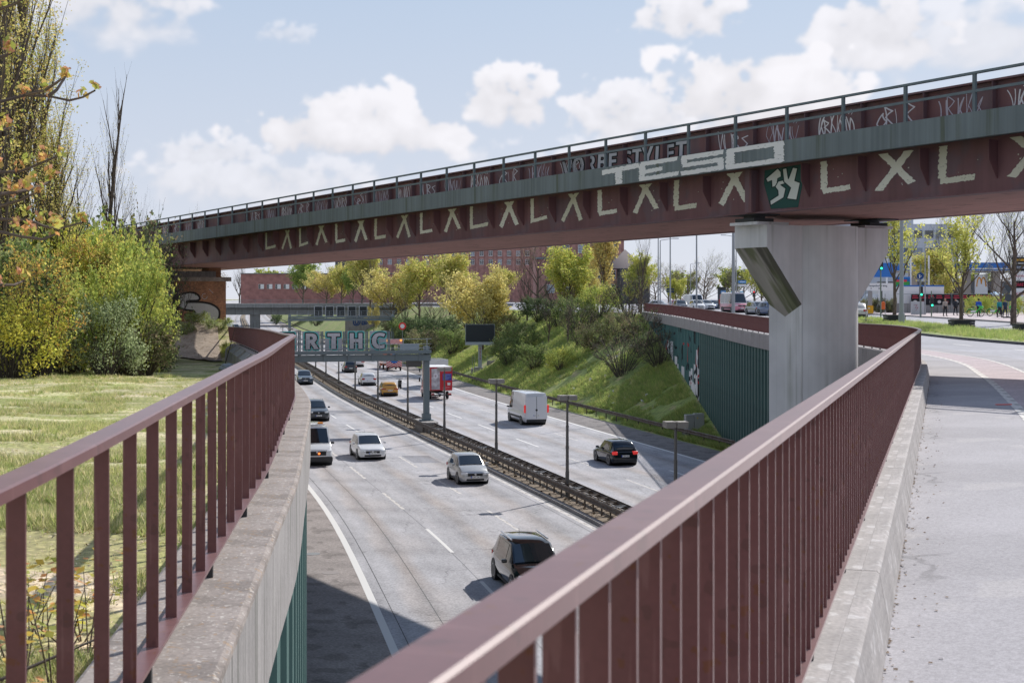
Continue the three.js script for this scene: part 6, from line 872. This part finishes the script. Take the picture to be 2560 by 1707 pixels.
// ---------- street beyond the wall ----------
const SP = (u, d, dy = 0) => [(u - 1280) * d / F, streetY(d) + dy, -d];
{ // green median and the far footway
  const ds = range(58, 150, 3), xa = (d) => 26.4 + 0.5 * Math.sin(d * 0.05), xb = (d) => 32.4;
  struct('green_median', ribbon(ds, (d) => W3(xa(d), streetY(d), d), (d) => W3(xb(d), streetY(d), d), 0.13, 4), M.bank);
  const k = struct('kerb', sweep(ds.map((d) => W3(xa(d), streetY(d), d)), [[-0.12, 0], [-0.1, 0.14], [0.04, 0.14], [0.04, 0]]), mat({ map: T.conc, color: [0.32, 0.33, 0.34] }));
  part(k, 'kerb_line', sweep(ds.map((d) => W3(xb(d), streetY(d), d)), [[-0.04, 0], [-0.04, 0.14], [0.12, 0.14], [0.12, 0]]), M.conc);
  const fd = range(90, 240, 6);
  struct('footway', ribbon(fd, (d) => W3(41.2 - (d - 120) * 0.03, streetY(d), d), (d) => W3(60, streetY(d), d), 0.12), mat({ map: T.pink, color: [0.95, 0.97, 0.95] }));
  struct('kerb', sweep(fd.map((d) => W3(41.1 - (d - 120) * 0.03, streetY(d), d)), [[-0.1, 0], [-0.1, 0.125], [0.1, 0.125], [0.1, 0]]), M.conc);
  tufts('fresh green grass on the street median', 5200, 73, (R) => { const d = 60 + R() * 66, x = 26.7 + R() * 5.5, n = fbm(x * 0.5 + 9, d * 0.25 + 9, 0, 0, 3, 3); return [x, streetY(d) + 0.13, d, 0.3 + n * 1.2]; }, 0.24, [[0.2, 0.28, 0.07], [0.27, 0.33, 0.09], [0.32, 0.33, 0.14]]);
  const bx = merge([box(1.5, 0.16, 1.5, 0, 0.1, 0), box(1.46, 0.16, 1.46, 0, 0.28, 0), box(1.5, 0.16, 1.5, 0, 0.46, 0)]);
  for (const [u, d, l] of [[2405, 102, 'black timber planter box around the street tree by the kerb'], [2237, 117, 'black timber planter box beside the grey lamp post'], [2570, 92, 'black timber planter box cut by the right border']]) { const t = thing('planter_box', l, 'planter', SP(u, d, 0.12)); part(t, 'timber', bx, M.dark); part(t, 'soil', box(1.3, 0.02, 1.3, 0, 0.555, 0), M.dirt); }
}
function lampPost(label, u, d, h, arm, r = 0.09) {
  const t = thing('street_lamp', label, 'street lamp', SP(u, d)), gm = steelTint(0.3, 0.32, 0.34);
  part(t, 'pole', merge([cyl(r, r * 0.6, h, 0, 0, 0, 10), cyl(r * 1.3, r * 1.3, 0.9, 0, 0, 0, 10)]), gm);
  if (arm) { part(t, 'arm', rod(V(0, h, 0), V(arm, h + 0.25, 0), 0.04), gm); part(t, 'lamp_head', rbox(0.7, 0.1, 0.28, 0.04, arm + 0.2 * Math.sign(arm), h + 0.24, 0), M.steelLight); }
}
lampPost('tall street lamp with arm at the far end of the wall', 1646, 160, 9.0, 1.7); lampPost('shorter armed street lamp just right of the tallest one', 1651, 172, 8.8, 1.7); lampPost('street lamp pole left of the dark small car', 1676, 148, 11, 0); lampPost('slim street lamp pole above the middle of the wall', 1742, 127, 11, 0); lampPost('stout street lamp pole in front of the pink emergency van', 1834, 106, 10, 0, 0.14); lampPost('far street lamp with arm behind the traffic', 1727, 300, 9, 1.6); lampPost('thin street lamp pole beside the pier arm', 1841, 190, 10, -1.5); lampPost('thick grey lamp post right of the pier', 2255, 112, 9.5, 0, 0.19); lampPost('slim grey pole in front of the petrol station', 2314, 150, 8.5, 0, 0.07);
{ // advertising column, signs, lights
  const a = thing('advertising_column', 'dark round advertising column behind the street traffic', 'column', SP(1805, 215)); part(a, 'drum', cyl(0.62, 0.62, 3.1, 0, 0.2, 0, 24), mat({ color: [0.05, 0.06, 0.07] })); part(a, 'cap', cyl(0.75, 0.7, 0.16, 0, 3.3, 0, 24), M.dark); part(a, 'poster', new THREE.CylinderGeometry(0.63, 0.63, 1.9, 20, 1, true, -0.4, 1.5).translate(0, 2, 0), mat({ map: canvas(64, 64, (g) => { g.fillStyle = '#5f8fc0'; g.fillRect(0, 0, 64, 64); g.fillStyle = '#d98a4a'; g.fillRect(8, 26, 40, 30); g.fillStyle = '#e6e6e6'; g.fillRect(10, 6, 30, 10); }) }));
  const s = thing('direction_sign', 'blue arrow direction sign beside the pier arm', 'road sign', SP(1855, 200)); part(s, 'pole', cyl(0.05, 0.05, 4.4, -0.5, 0, 0), M.galv); part(s, 'panel', extr([[-0.62, 0], [-0.4, 0.2], [0.62, 0.2], [0.62, -0.2], [-0.4, -0.2]], 0.04).translate(0, 4.1, 0), mat({ color: [0.03, 0.24, 0.6] })); part(s, 'lettering', new THREE.PlaneGeometry(0.8, 0.14).translate(0.1, 4.1, 0.045), mat({ color: [0.6, 0.66, 0.72] })); part(s, 'lower_panel', box(1.2, 0.28, 0.04, 0.02, 3.62, 0.02), M.white);
  const s2 = thing('direction_sign', 'dark arrow sign between the two far lamp posts', 'road sign', SP(1676, 235)); part(s2, 'pole', cyl(0.05, 0.05, 3.6, 0, 0, 0), M.galv); for (const y of [3.3, 2.9]) part(s2, 'panel', box(1.3, 0.3, 0.04, 0, y, 0.03), mat({ color: [0.03, 0.05, 0.08] }));
  const light = (label, u, d, y, on, h = 0) => { const t = thing('traffic_light', label, 'traffic light', SP(u, d)); part(t, 'pole', cyl(0.07, 0.06, h || y + 0.5, 0, 0, 0, 8), steelTint(0.16, 0.2, 0.15)); part(t, 'housing', rbox(0.34, 0.95, 0.26, 0.04, 0, y, 0.12), M.black); ['r', 'a', 'g'].forEach((c, i) => part(t, 'lens', new THREE.CylinderGeometry(0.11, 0.11, 0.05, 16).rotateX(Math.PI / 2).translate(0, y + 0.3 - i * 0.3, 0.26), c !== on ? M.plastic : c === 'g' ? mat({ color: [0.05, 0.8, 0.5], emissive: lin(0.05, 0.9, 0.5), emissiveIntensity: 1.6 }) : mat({ color: [0.9, 0.05, 0.05], emissive: lin(0.9, 0.05, 0.05), emissiveIntensity: 1.4 }))); return t; };
  light('green traffic light on a stout pole by the crossing', 2303, 138, 2.55, 'g', 5.2); light('small green pedestrian light on the footway', 2330, 139, 1.5, 'g', 2.6); light('green traffic light peeping out beside the pier arm', 2203, 132, 5, 'g', 5.6); light('red traffic light left of the pier beyond the cars', 1885, 250, 2.6, 'r');
  const bs = thing('turn_sign', 'round blue sign with white arrows above the traffic light', 'road sign', SP(2302, 137.5)); part(bs, 'pole', cyl(0.04, 0.04, 4.0, 0, 0, -0.1), M.galv); part(bs, 'disc', new THREE.CylinderGeometry(0.34, 0.34, 0.03, 24).rotateX(Math.PI / 2).translate(0, 4.05, 0), mat({ color: [0.015, 0.06, 0.2] })); part(bs, 'arrow', merge([box(0.06, 0.34, 0.01, -0.08, 4.0, 0.022), box(0.2, 0.05, 0.01, 0.03, 4.0, 0.022, 0, 0, 0.5), box(0.16, 0.05, 0.01, -0.08, 4.16, 0.022)]), M.white);
  const ts = thing('temporary_sign', 'portable road sign seen from behind at the right footway', 'road sign', SP(2523, 131, 0.12)); part(ts, 'pole', cyl(0.035, 0.035, 3.4, 0, 0, 0), M.galv); part(ts, 'triangle', new THREE.CylinderGeometry(0.55, 0.55, 0.03, 3).rotateX(Math.PI / 2).translate(0, 2.75, 0.02), mat({ color: [0.06, 0.075, 0.085] })); part(ts, 'disc', new THREE.CylinderGeometry(0.36, 0.36, 0.03, 20).rotateX(Math.PI / 2).translate(0, 1.85, 0.02), mat({ color: [0.06, 0.075, 0.085] })); part(ts, 'foot', box(0.9, 0.12, 0.5, 0, 0.06, 0), M.dark);
  for (const [u, d, l] of [[2166, 118, 'thin sign post with round foot on the green median']]) { const p = thing('sign_post', l, 'post', SP(u, d, 0.13)); part(p, 'pole', cyl(0.03, 0.03, 3.4, 0, 0, 0), M.galv); part(p, 'foot', cyl(0.6, 0.5, 0.12, 0, 0, 0, 16), M.dark); }
  const yb = thing('grit_bin', 'yellow bin on the far footway right of the pier', 'bin', SP(2177, 158, 0.12)); part(yb, 'body', rbox(0.55, 0.8, 0.5, 0.04, 0, 0.42, 0), mat({ color: [0.8, 0.4, 0.02] })); part(yb, 'lid', rbox(0.58, 0.08, 0.53, 0.03, 0, 0.86, 0), mat({ color: [0.75, 0.36, 0.02] }));
  const ob = thing('litter_bin', 'orange litter bin hung on a thin pole', 'bin', SP(2209, 146, 0.12)); part(ob, 'pole', cyl(0.03, 0.03, 2.2, 0.2, 0, 0), M.galv); part(ob, 'body', cyl(0.2, 0.2, 0.62, 0, 0.6, 0, 14), mat({ color: [0.7, 0.14, 0.03] })); part(ob, 'hood', new THREE.SphereGeometry(0.2, 14, 8, 0, 6.3, 0, 1.57).translate(0, 1.22, 0), mat({ color: [0.66, 0.13, 0.03] }));
  const cb = thing('utility_cabinet', 'pale graffitied utility cabinet behind the traffic light', 'cabinet', SP(2295, 150, 0.12)); part(cb, 'case', rbox(1.3, 1.35, 0.5, 0.03, 0, 0.7, 0), mat({ color: [0.45, 0.46, 0.47] })); part(cb, 'tag', new THREE.PlaneGeometry(0.7, 0.9).translate(-0.2, 0.75, 0.255), decal(canvas(96, 128, (g) => { g.strokeStyle = '#a05060'; g.lineWidth = 5; g.strokeText('', 0, 0); g.beginPath(); g.moveTo(10, 30); g.lineTo(60, 24); g.lineTo(30, 70); g.lineTo(74, 60); g.lineTo(40, 110); g.stroke(); })));
}
{ // petrol station, office block, walls
  const ps = thing('petrol_station', 'blue and white petrol station canopy on pale pillars', 'building', [SP(2425, 190)[0], streetY(190), -190]), blue = mat({ color: [0.02, 0.16, 0.52], roughness: 0.5 });
  part(ps, 'canopy', box(25, 1.05, 14, 2, 6.05, -7), blue); part(ps, 'canopy_line', box(25.1, 0.16, 0.06, 2, 5.75, 0.02), M.white); part(ps, 'ceiling', box(24.6, 0.1, 13.6, 2, 5.47, -7), M.white);
  for (const x of [-7, 0.2, 4.2, 10]) part(ps, 'pillar', box(1.0, 5.5, 0.8, x, 2.7, -2), mat({ color: [0.42, 0.37, 0.33] })); part(ps, 'shop_front', box(22, 4.2, 0.6, 2, 2.1, -13), mat({ color: [0.3, 0.33, 0.36] })); for (let i = 0; i < 6; i++) part(ps, 'shop_window', box(2.6, 2.4, 0.1, -7 + i * 3.4, 1.7, -12.66), M.glass);
  part(ps, 'fast_food_sign', box(1.7, 3.4, 0.3, 2.0, 3.3, -1.4), M.white); part(ps, 'arches_logo', new THREE.PlaneGeometry(1.5, 1.4).translate(2.0, 4.0, -1.245), decal(canvas(128, 120, (g) => { g.strokeStyle = '#d89020'; g.lineWidth = 13; g.beginPath(); g.moveTo(12, 116); g.bezierCurveTo(18, -18, 58, -18, 64, 84); g.bezierCurveTo(70, -18, 110, -18, 116, 116); g.stroke(); })));
  part(ps, 'parasol', new THREE.ConeGeometry(1.1, 0.5, 8).translate(2.1, 2.5, 4), mat({ color: [0.5, 0.66, 0.8] }));
  const wl = thing('boundary_wall', 'low pale wall with dark printed banners behind the pedestrians', 'wall', [SP(2375, 165)[0], streetY(165) + 0.1, -165]); part(wl, 'wall', metric(box(11.5, 1.15, 0.3, -0.4, 0.55, 0)), M.conc); part(wl, 'upper_wall', box(5.4, 2.0, 0.3, -3.2, 2.1, -0.6), M.white); part(wl, 'blue_edge', box(5.4, 0.16, 0.36, -3.2, 3.16, -0.6), blue);
  const bm = mat({ map: canvas(256, 80, (g) => { const R = rng(14); g.fillStyle = '#1b1a1e'; g.fillRect(0, 0, 256, 80); for (let i = 0; i < 5; i++) { g.fillStyle = '#c23a4c'; g.fillRect(8 + i * 52, 8, 34, 7); g.fillRect(6 + i * 52, 22, 40, 8); g.fillStyle = ['#c9c4c0', '#6e3a3c', '#8a8688'][i % 3]; g.beginPath(); g.arc(26 + i * 52, 56, 9 + R() * 8, 0, 7); g.fill(); } }) }); for (const x of [-2.2, 2.6]) part(wl, 'banner', new THREE.PlaneGeometry(4.6, 1.25).translate(x, 1.55, 0.16), bm);
  part(wl, 'banner_rail', box(11.5, 0.06, 0.06, -0.4, 2.2, 0.1), M.galv);
  const hd = thing('hedge', 'clipped green hedge behind the share bikes', 'hedge', [SP(2500, 152)[0], streetY(152), -152]); for (let i = 0; i < 4; i++) { const m = part(hd, 'hedge_section', PS.light.leaves, leafM); m.position.set(-2.6 + i * 1.9, 0, 0); m.rotation.y = i * 1.3; m.scale.set(0.62, 0.62, 0.62); }
  const h2 = thing('hedge', 'brown low hedge behind the yellow bin', 'hedge', [SP(2225, 168)[0], streetY(168), -168]); for (let i = 0; i < 5; i++) { const m = part(h2, 'hedge_section', PS.thicket.trunk, M.twig), l = part(m, 'leaves', PS.olive.leaves, leafM); m.position.set(-2.6 + i * 1.3, 0, 0); m.rotation.y = i; m.scale.set(0.5, 0.52, 0.5); }
  const py = thing('sign_pylon', 'stack of shop sign panels at the right border', 'sign', [SP(2556, 175)[0], streetY(175), -175]); part(py, 'frame', box(2.7, 7, 0.3, 0, 3.6, 0), M.white);
  [['#10202e', '', 6.5, 0.7, '#d8a020'], ['#101216', '', 5.6, 0.9, '#8890a0'], ['#e6e2e2', 'BAUHAUS', 4.55, 0.6, '#a02030'], ['#121014', 'KOMET', 3.5, 0.9, '#c03048'], ['#dfe2e2', 'BAUMARKT', 2.4, 0.9, '#a83040'], ['#c02a30', '', 1.2, 0.4, '#ffffff']].forEach(([bg, tx, y, h, fg]) => part(py, 'sign_panel', new THREE.PlaneGeometry(2.6, h).translate(0, y, 0.156), mat({ map: canvas(256, 80, (g) => { g.fillStyle = bg; g.fillRect(0, 0, 256, 80); g.fillStyle = fg; g.font = 'bold 46px sans-serif'; tx ? g.fillText(tx, 12, 58, 232) : g.fillRect(60, 24, 130, 30); }) })));
  const bb = thing('poster_stand', 'tall blue and green poster stand behind the young tree', 'billboard', [SP(2256, 172)[0], streetY(172), -172]); part(bb, 'frame', box(1.9, 4.2, 0.3, 0, 2.3, 0), blue); part(bb, 'poster', new THREE.PlaneGeometry(1.8, 3.6).translate(0, 2.4, 0.156), mat({ map: canvas(96, 192, (g) => { g.fillStyle = '#2a6aa8'; g.fillRect(0, 0, 96, 192); g.fillStyle = '#3f9a4c'; g.fillRect(0, 20, 96, 40); g.fillStyle = '#d84050'; g.fillRect(8, 8, 70, 14); g.fillStyle = '#e4ecf2'; g.fillRect(8, 90, 40, 10); g.fillStyle = '#4aa0d8'; g.beginPath(); g.arc(66, 110, 26, 0, 7); g.fill(); }) })); for (const x of [-1.7, 1.2, 3.4]) part(bb, 'flag_pole', cyl(0.12, 0.1, 7, x, 0, -0.5, 8), M.white); part(bb, 'banner', box(1.5, 4.2, 0.06, -0.3, 7.4, -0.6), blue);
  const fr = thing('info_board', 'white lettered board above the parked white truck', 'billboard', [SP(2196, 160)[0], streetY(160), -160]); part(fr, 'panel', box(3.5, 0.85, 0.15, 0, 3.1, 0), M.white); part(fr, 'lettering', new THREE.PlaneGeometry(3.2, 0.6).translate(0, 3.1, 0.085), decal(canvas(256, 48, (g) => { g.fillStyle = '#5a6470'; g.font = 'bold 22px sans-serif'; g.fillText('Tempelhofer Weg', 40, 22, 170); g.fillRect(14, 34, 10, 8); g.fillRect(60, 34, 10, 8); g.fillRect(130, 34, 16, 8); }))); part(fr, 'post', box(0.45, 2.7, 0.3, -0.9, 1.3, 0), mat({ color: [0.3, 0.29, 0.28] })); part(fr, 'post', box(0.16, 2.7, 0.2, 0.4, 1.3, 0), M.dark); part(fr, 'blue_panel', box(3.6, 1.6, 0.12, 0, 5.0, -0.2), blue);
  boxTruck('parked white box truck behind the lettered board', paintM(0.7, 0.71, 0.73), [SP(2205, 172)[0], streetY(172), -172], -1.45, { L: 5.8, bh: 2.2 });
  const of = thing('office_block', 'stepped white panel office block behind the petrol station', 'building', [SP(2282, 300)[0], streetY(300), -300]), wh = mat({ color: [0.55, 0.58, 0.63], roughness: 0.6, map: tex(256, (u, v) => ((u * 8) % 1 < 0.03 || (v * 8) % 1 < 0.03) ? 205 : 246 + 9 * N(u, v, 4, 401, 2), { m: 6 }) });
  part(of, 'wall', metric(box(19, 17.5, 14, 0, 8.7, -7)), wh); part(of, 'wall', metric(box(12, 24, 10, -8, 12, -12)), wh); part(of, 'wall', metric(box(9, 20.5, 10, -4, 10.2, -6)), wh);
  for (let j = 0; j < 4; j++) for (let i = 0; i < 8; i++) { const f = part(of, 'window', box(1.9, 1.7, 0.1, -8.2 + i * 2.35, 4.2 + j * 3.7, 0.03), M.steelLight); part(f, 'pane', box(1.7, 1.5, 0.06, -8.2 + i * 2.35, 4.2 + j * 3.7, 0.07), (i + j) % 3 ? M.glass : M.paneLight); } for (let i = 0; i < 4; i++) part(of, 'window', box(2.0, 1.4, 0.1, -12.6 + i * 2.5, 22.4, -6.96), M.glass);
}
// ---------- people and share bikes ----------
function person(label, pos, turn, c, pose) {
  const t = thing('person', label, 'person', pos, turn), S = pose.stride || 0, a = pose.arm || 0.06;
  const j = { head: [0, 1.6, 0.03], neck: [0, 1.44, 0], chest: [0, 1.28, 0], waist: [0, 1.04, 0], hip: [0, 0.92, 0] };
  const bones = [[[0, 1.63, 0.03], [0, 1.56, 0.045], 0.098, 0.08, 'skin'], [[0, 1.5, 0.01], [0, 1.42, 0], 0.055, 0.06, 'skin'], [[-0.13, 1.36, 0], [0.13, 1.36, 0], 0.09, 0.09, 'top'], [[0, 1.3, 0], [0, 1.02, 0], 0.155, 0.14, 'top'], [[-0.06, 0.94, 0], [0.06, 0.94, 0], 0.135, 0.135, c.skirt ? 'top' : 'leg'], [[0, 1.57, 0.11], [0, 1.56, 0.135], 0.02, 0.018, 'skin']];
  for (const s of [-1, 1]) {
    const z = s * S * 0.3, k = Math.max(0, s * S) * 0.1; bones.push([[s * 0.09, 0.9, 0], [s * 0.1, 0.5, z * 0.55 + 0.03], 0.1, 0.066, 'leg'], [[s * 0.1, 0.5, z * 0.55 + 0.03], [s * 0.1, 0.09, z - 0.03], 0.066, 0.045, 'leg'], [[s * 0.1, 0.05, z - 0.04], [s * 0.11, 0.04, z + 0.13], 0.045, 0.04, 'shoe']);
    const el = pose.bent ? [s * 0.24, 1.08, 0.02] : [s * 0.25, 1.08, -s * S * 0.12], ha = pose.bent ? [s * 0.16, 1.02, 0.26] : [s * (0.24 + a), 0.82, -s * S * 0.2 + 0.05]; bones.push([[s * 0.2, 1.37, 0], el, 0.062, 0.05, 'top'], [el, ha, 0.05, 0.036, c.short ? 'skin' : 'top'], [ha, [ha[0], ha[1] - 0.09, ha[2] + 0.03], 0.036, 0.028, 'skin']);
  }
  if (c.skirt) bones.push([[0, 0.95, 0], [0, 0.5, 0], 0.15, 0.2, 'leg']);
  const n = 64, mc = new MarchingCubes(n, M.white, false, false, 30000), hs = 0.95, sdf = (x, y, z) => { let d = 9, who = 0, bd = 9; bones.forEach((b, i) => { const [p, q, r0, r1] = b, vx = q[0] - p[0], vy = q[1] - p[1], vz = q[2] - p[2], tt = clamp(((x - p[0]) * vx + (y - p[1]) * vy + (z - p[2]) * vz) / (vx * vx + vy * vy + vz * vz)), e = Math.hypot(x - p[0] - vx * tt, y - p[1] - vy * tt, (z - p[2] - vz * tt)) - lerp(r0, r1, tt); if (e < bd) { bd = e; who = i; } const h = clamp(0.5 + 0.5 * (d - e) / 0.04); d = lerp(d, e, h) - 0.04 * h * (1 - h); }); return [d, who]; };
  mc.isolation = 0; for (let kz = 0; kz < n; kz++) for (let ky = 0; ky < n; ky++) for (let kx = 0; kx < n; kx++) { const x = (kx - n / 2) / (n / 2) * hs, y = (ky - n / 2) / (n / 2) * hs + 0.9, z = (kz - n / 2) / (n / 2) * hs; mc.field[kz * n * n + ky * n + kx] = Math.abs(x) > 0.45 || Math.abs(z) > 0.5 ? -0.5 : -sdf(x, y, z)[0]; }
  mc.update(); const cnt = mc.count, pos2 = new Float32Array(cnt * 3), nor = new Float32Array(cnt * 3), col = new Float32Array(cnt * 3);
  for (let i = 0; i < cnt; i++) { const x = mc.positionArray[i * 3] * hs, y = mc.positionArray[i * 3 + 1] * hs + 0.9, z = mc.positionArray[i * 3 + 2] * hs, e = 0.01, g = V(sdf(x + e, y, z)[0] - sdf(x - e, y, z)[0], sdf(x, y + e, z)[0] - sdf(x, y - e, z)[0], sdf(x, y, z + e)[0] - sdf(x, y, z - e)[0]).normalize(), cc = c[bones[sdf(x, y, z)[1]][4]]; pos2.set([x, y, z], i * 3); nor.set([g.x, g.y, g.z], i * 3); col.set(cc, i * 3); }
  const g = new THREE.BufferGeometry(); g.setAttribute('position', new THREE.BufferAttribute(pos2, 3)); g.setAttribute('normal', new THREE.BufferAttribute(nor, 3)); g.setAttribute('color', new THREE.BufferAttribute(col, 3));
  part(t, 'figure', g, mat({ vertexColors: true, roughness: 0.85 }));
  part(t, 'hair', new THREE.SphereGeometry(0.112, 14, 10, 0, 6.3, 0, 1.75).rotateX(-0.35).translate(0, 1.635, 0.015), mat({ color: c.hair, roughness: 1 }));
  return t;
}
{
  const skin = [0.42, 0.26, 0.19], blk = [0.02, 0.02, 0.024], F1 = 0.12;
  person('person in beige open jacket and black trousers walking past the banners', SP(2364, 140, F1), 0.2, { skin, top: [0.4, 0.34, 0.3], leg: blk, shoe: blk, hair: [0.35, 0.26, 0.15] }, { stride: 0.4 });
  person('person in dark coat half hidden by the street tree', SP(2390, 146, F1), 0.3, { skin, top: [0.03, 0.035, 0.045], leg: blk, shoe: blk, hair: [0.05, 0.03, 0.02] }, { stride: 0.5 });
  person('person in long grey-green dress right of the street tree', SP(2406, 145, F1), 0.1, { skin, top: [0.1, 0.1, 0.095], leg: [0.08, 0.085, 0.08], shoe: blk, hair: [0.12, 0.06, 0.03], skirt: 1 }, { stride: 0.3 });
  person('person in blue jacket with backpack beside a green share bike', SP(2448, 138, F1), 2.6, { skin, top: [0.02, 0.09, 0.5], leg: blk, shoe: blk, hair: [0.02, 0.02, 0.02] }, { bent: 1 });
  person('person in teal jacket carrying a paper bag', SP(2500, 134, F1), 0.2, { skin, top: [0.02, 0.26, 0.28], leg: [0.03, 0.03, 0.035], shoe: blk, hair: [0.3, 0.17, 0.08] }, { stride: 0.7 });
  person('person in navy shirt walking beside the teal jacket', SP(2514, 135, F1), 0.2, { skin, top: [0.02, 0.05, 0.09], leg: [0.025, 0.035, 0.06], shoe: [0.2, 0.1, 0.06], hair: [0.03, 0.03, 0.03], short: 1 }, { stride: 0.6 });
  const gr = mat({ color: [0.06, 0.55, 0.08], roughness: 0.4 }), bike = thing('share_bike', 'green share bike beside the person in blue', 'bicycle', SP(2440, 137, F1), 0.9, 'green share bikes');
  for (const z of [-0.52, 0.52]) { const w = part(bike, 'wheel', new THREE.TorusGeometry(0.32, 0.035, 8, 24).rotateY(Math.PI / 2).translate(0, 0.35, z), M.tyre); part(w, 'mudguard', new THREE.TorusGeometry(0.37, 0.03, 6, 16, 2.2).rotateY(Math.PI / 2).translate(0, 0.36, z), gr); }
  part(bike, 'frame', merge([rod(V(0, 0.35, 0.52), V(0, 1.0, 0.36), 0.04), rod(V(0, 0.78, 0.4), V(0, 0.36, -0.05), 0.06), rod(V(0, 0.36, -0.05), V(0, 0.85, -0.22), 0.035), rod(V(0, 0.35, -0.52), V(0, 0.36, -0.05), 0.03)]), gr); part(bike, 'handlebar', merge([rod(V(-0.3, 1.08, 0.3), V(0.3, 1.08, 0.3), 0.02), rod(V(0, 1.0, 0.36), V(0, 1.1, 0.3), 0.025)]), gr); part(bike, 'basket', rbox(0.3, 0.22, 0.3, 0.03, 0, 0.92, 0.6), gr); part(bike, 'saddle', rbox(0.16, 0.07, 0.26, 0.03, 0, 0.93, -0.25), M.black); part(bike, 'battery_case', rbox(0.12, 0.2, 0.5, 0.04, 0, 0.5, -0.2), M.white);
  copyOf(bike, 'green share bike right of the portable sign', SP(2537, 136, F1), -0.8); copyOf(bike, 'green share bike left of the teal jacket', SP(2488, 140, F1), 0.7);
}
// ---------- litter ----------
{
  const R = rng(55), bag = (label, u, d, s, col, k) => { const g = new THREE.IcosahedronGeometry(s, 3), p = g.attributes.position; for (let i = 0; i < p.count; i++) { const x = p.getX(i), y = p.getY(i), z = p.getZ(i), n = 0.72 + 0.5 * fbm(x * 5 / s + 9 * k, (y + z) * 5 / s + 9, 0, 0, k, 3); p.setXYZ(i, x * n * 1.3, Math.max(-0.3 * s, y * n * 0.75), z * n); } g.computeVertexNormals(); const x = (u - 1280) * d / F; const o = tag(new THREE.Mesh(g, mat({ color: col, roughness: 0.6 })), 'rubbish_bag', label, 'rubbish bag'); o.position.set(x, leftY(x, d) + 0.15, -d); };
  bag('grey crumpled rubbish bag at the foot of the sand slope', 572, 66, 0.36, [0.3, 0.32, 0.35], 2); bag('pink rubbish bag beside the grey one', 597, 66.5, 0.22, [0.5, 0.1, 0.2], 3);
  for (let i = 0; i < 26; i++) { const d = 118 + R() * 60, a = roadAt(d, 18.5).x, x1 = d < 161 ? RWx(d) - 1 : bankTop(d), x = Math.max(a + 0.3, lerp(a, x1, 0.15 + R() * 0.8)), s = 0.09 + R() * 0.16, o = tag(new THREE.Mesh(rbox(s * 1.6, s * 0.5, s, s * 0.2), mat({ color: i === 4 ? [0.05, 0.25, 0.6] : [0.6, 0.6, 0.6], roughness: 0.7 })), 'litter_scrap', i === 4 ? 'bright blue scrap of litter on the bank' : 'white scrap of litter lying on the bank', 'litter', i === 4 ? undefined : 'litter on the motorway bank'); o.position.set(x, groundAt(x, d) + 0.16, -d); o.rotation.set(R(), R() * 6, R()); }
  const w = thing('young_tree_stake', 'thin leaning stake-like sapling on the sand slope', 'sapling', [-14.6, leftY(-14.6, 72), -72]); part(w, 'stem', rod(V(0, -0.1, 0), V(0.6, 1.9, 0.2), 0.03, 0.015), twigM); const sp = part(w, 'side_twig', rod(V(-0.4, 0.03, 0.1), V(0.3, 0.06, 0), 0.02, 0.01), twigM);
}
renderer.render(scene, camera);
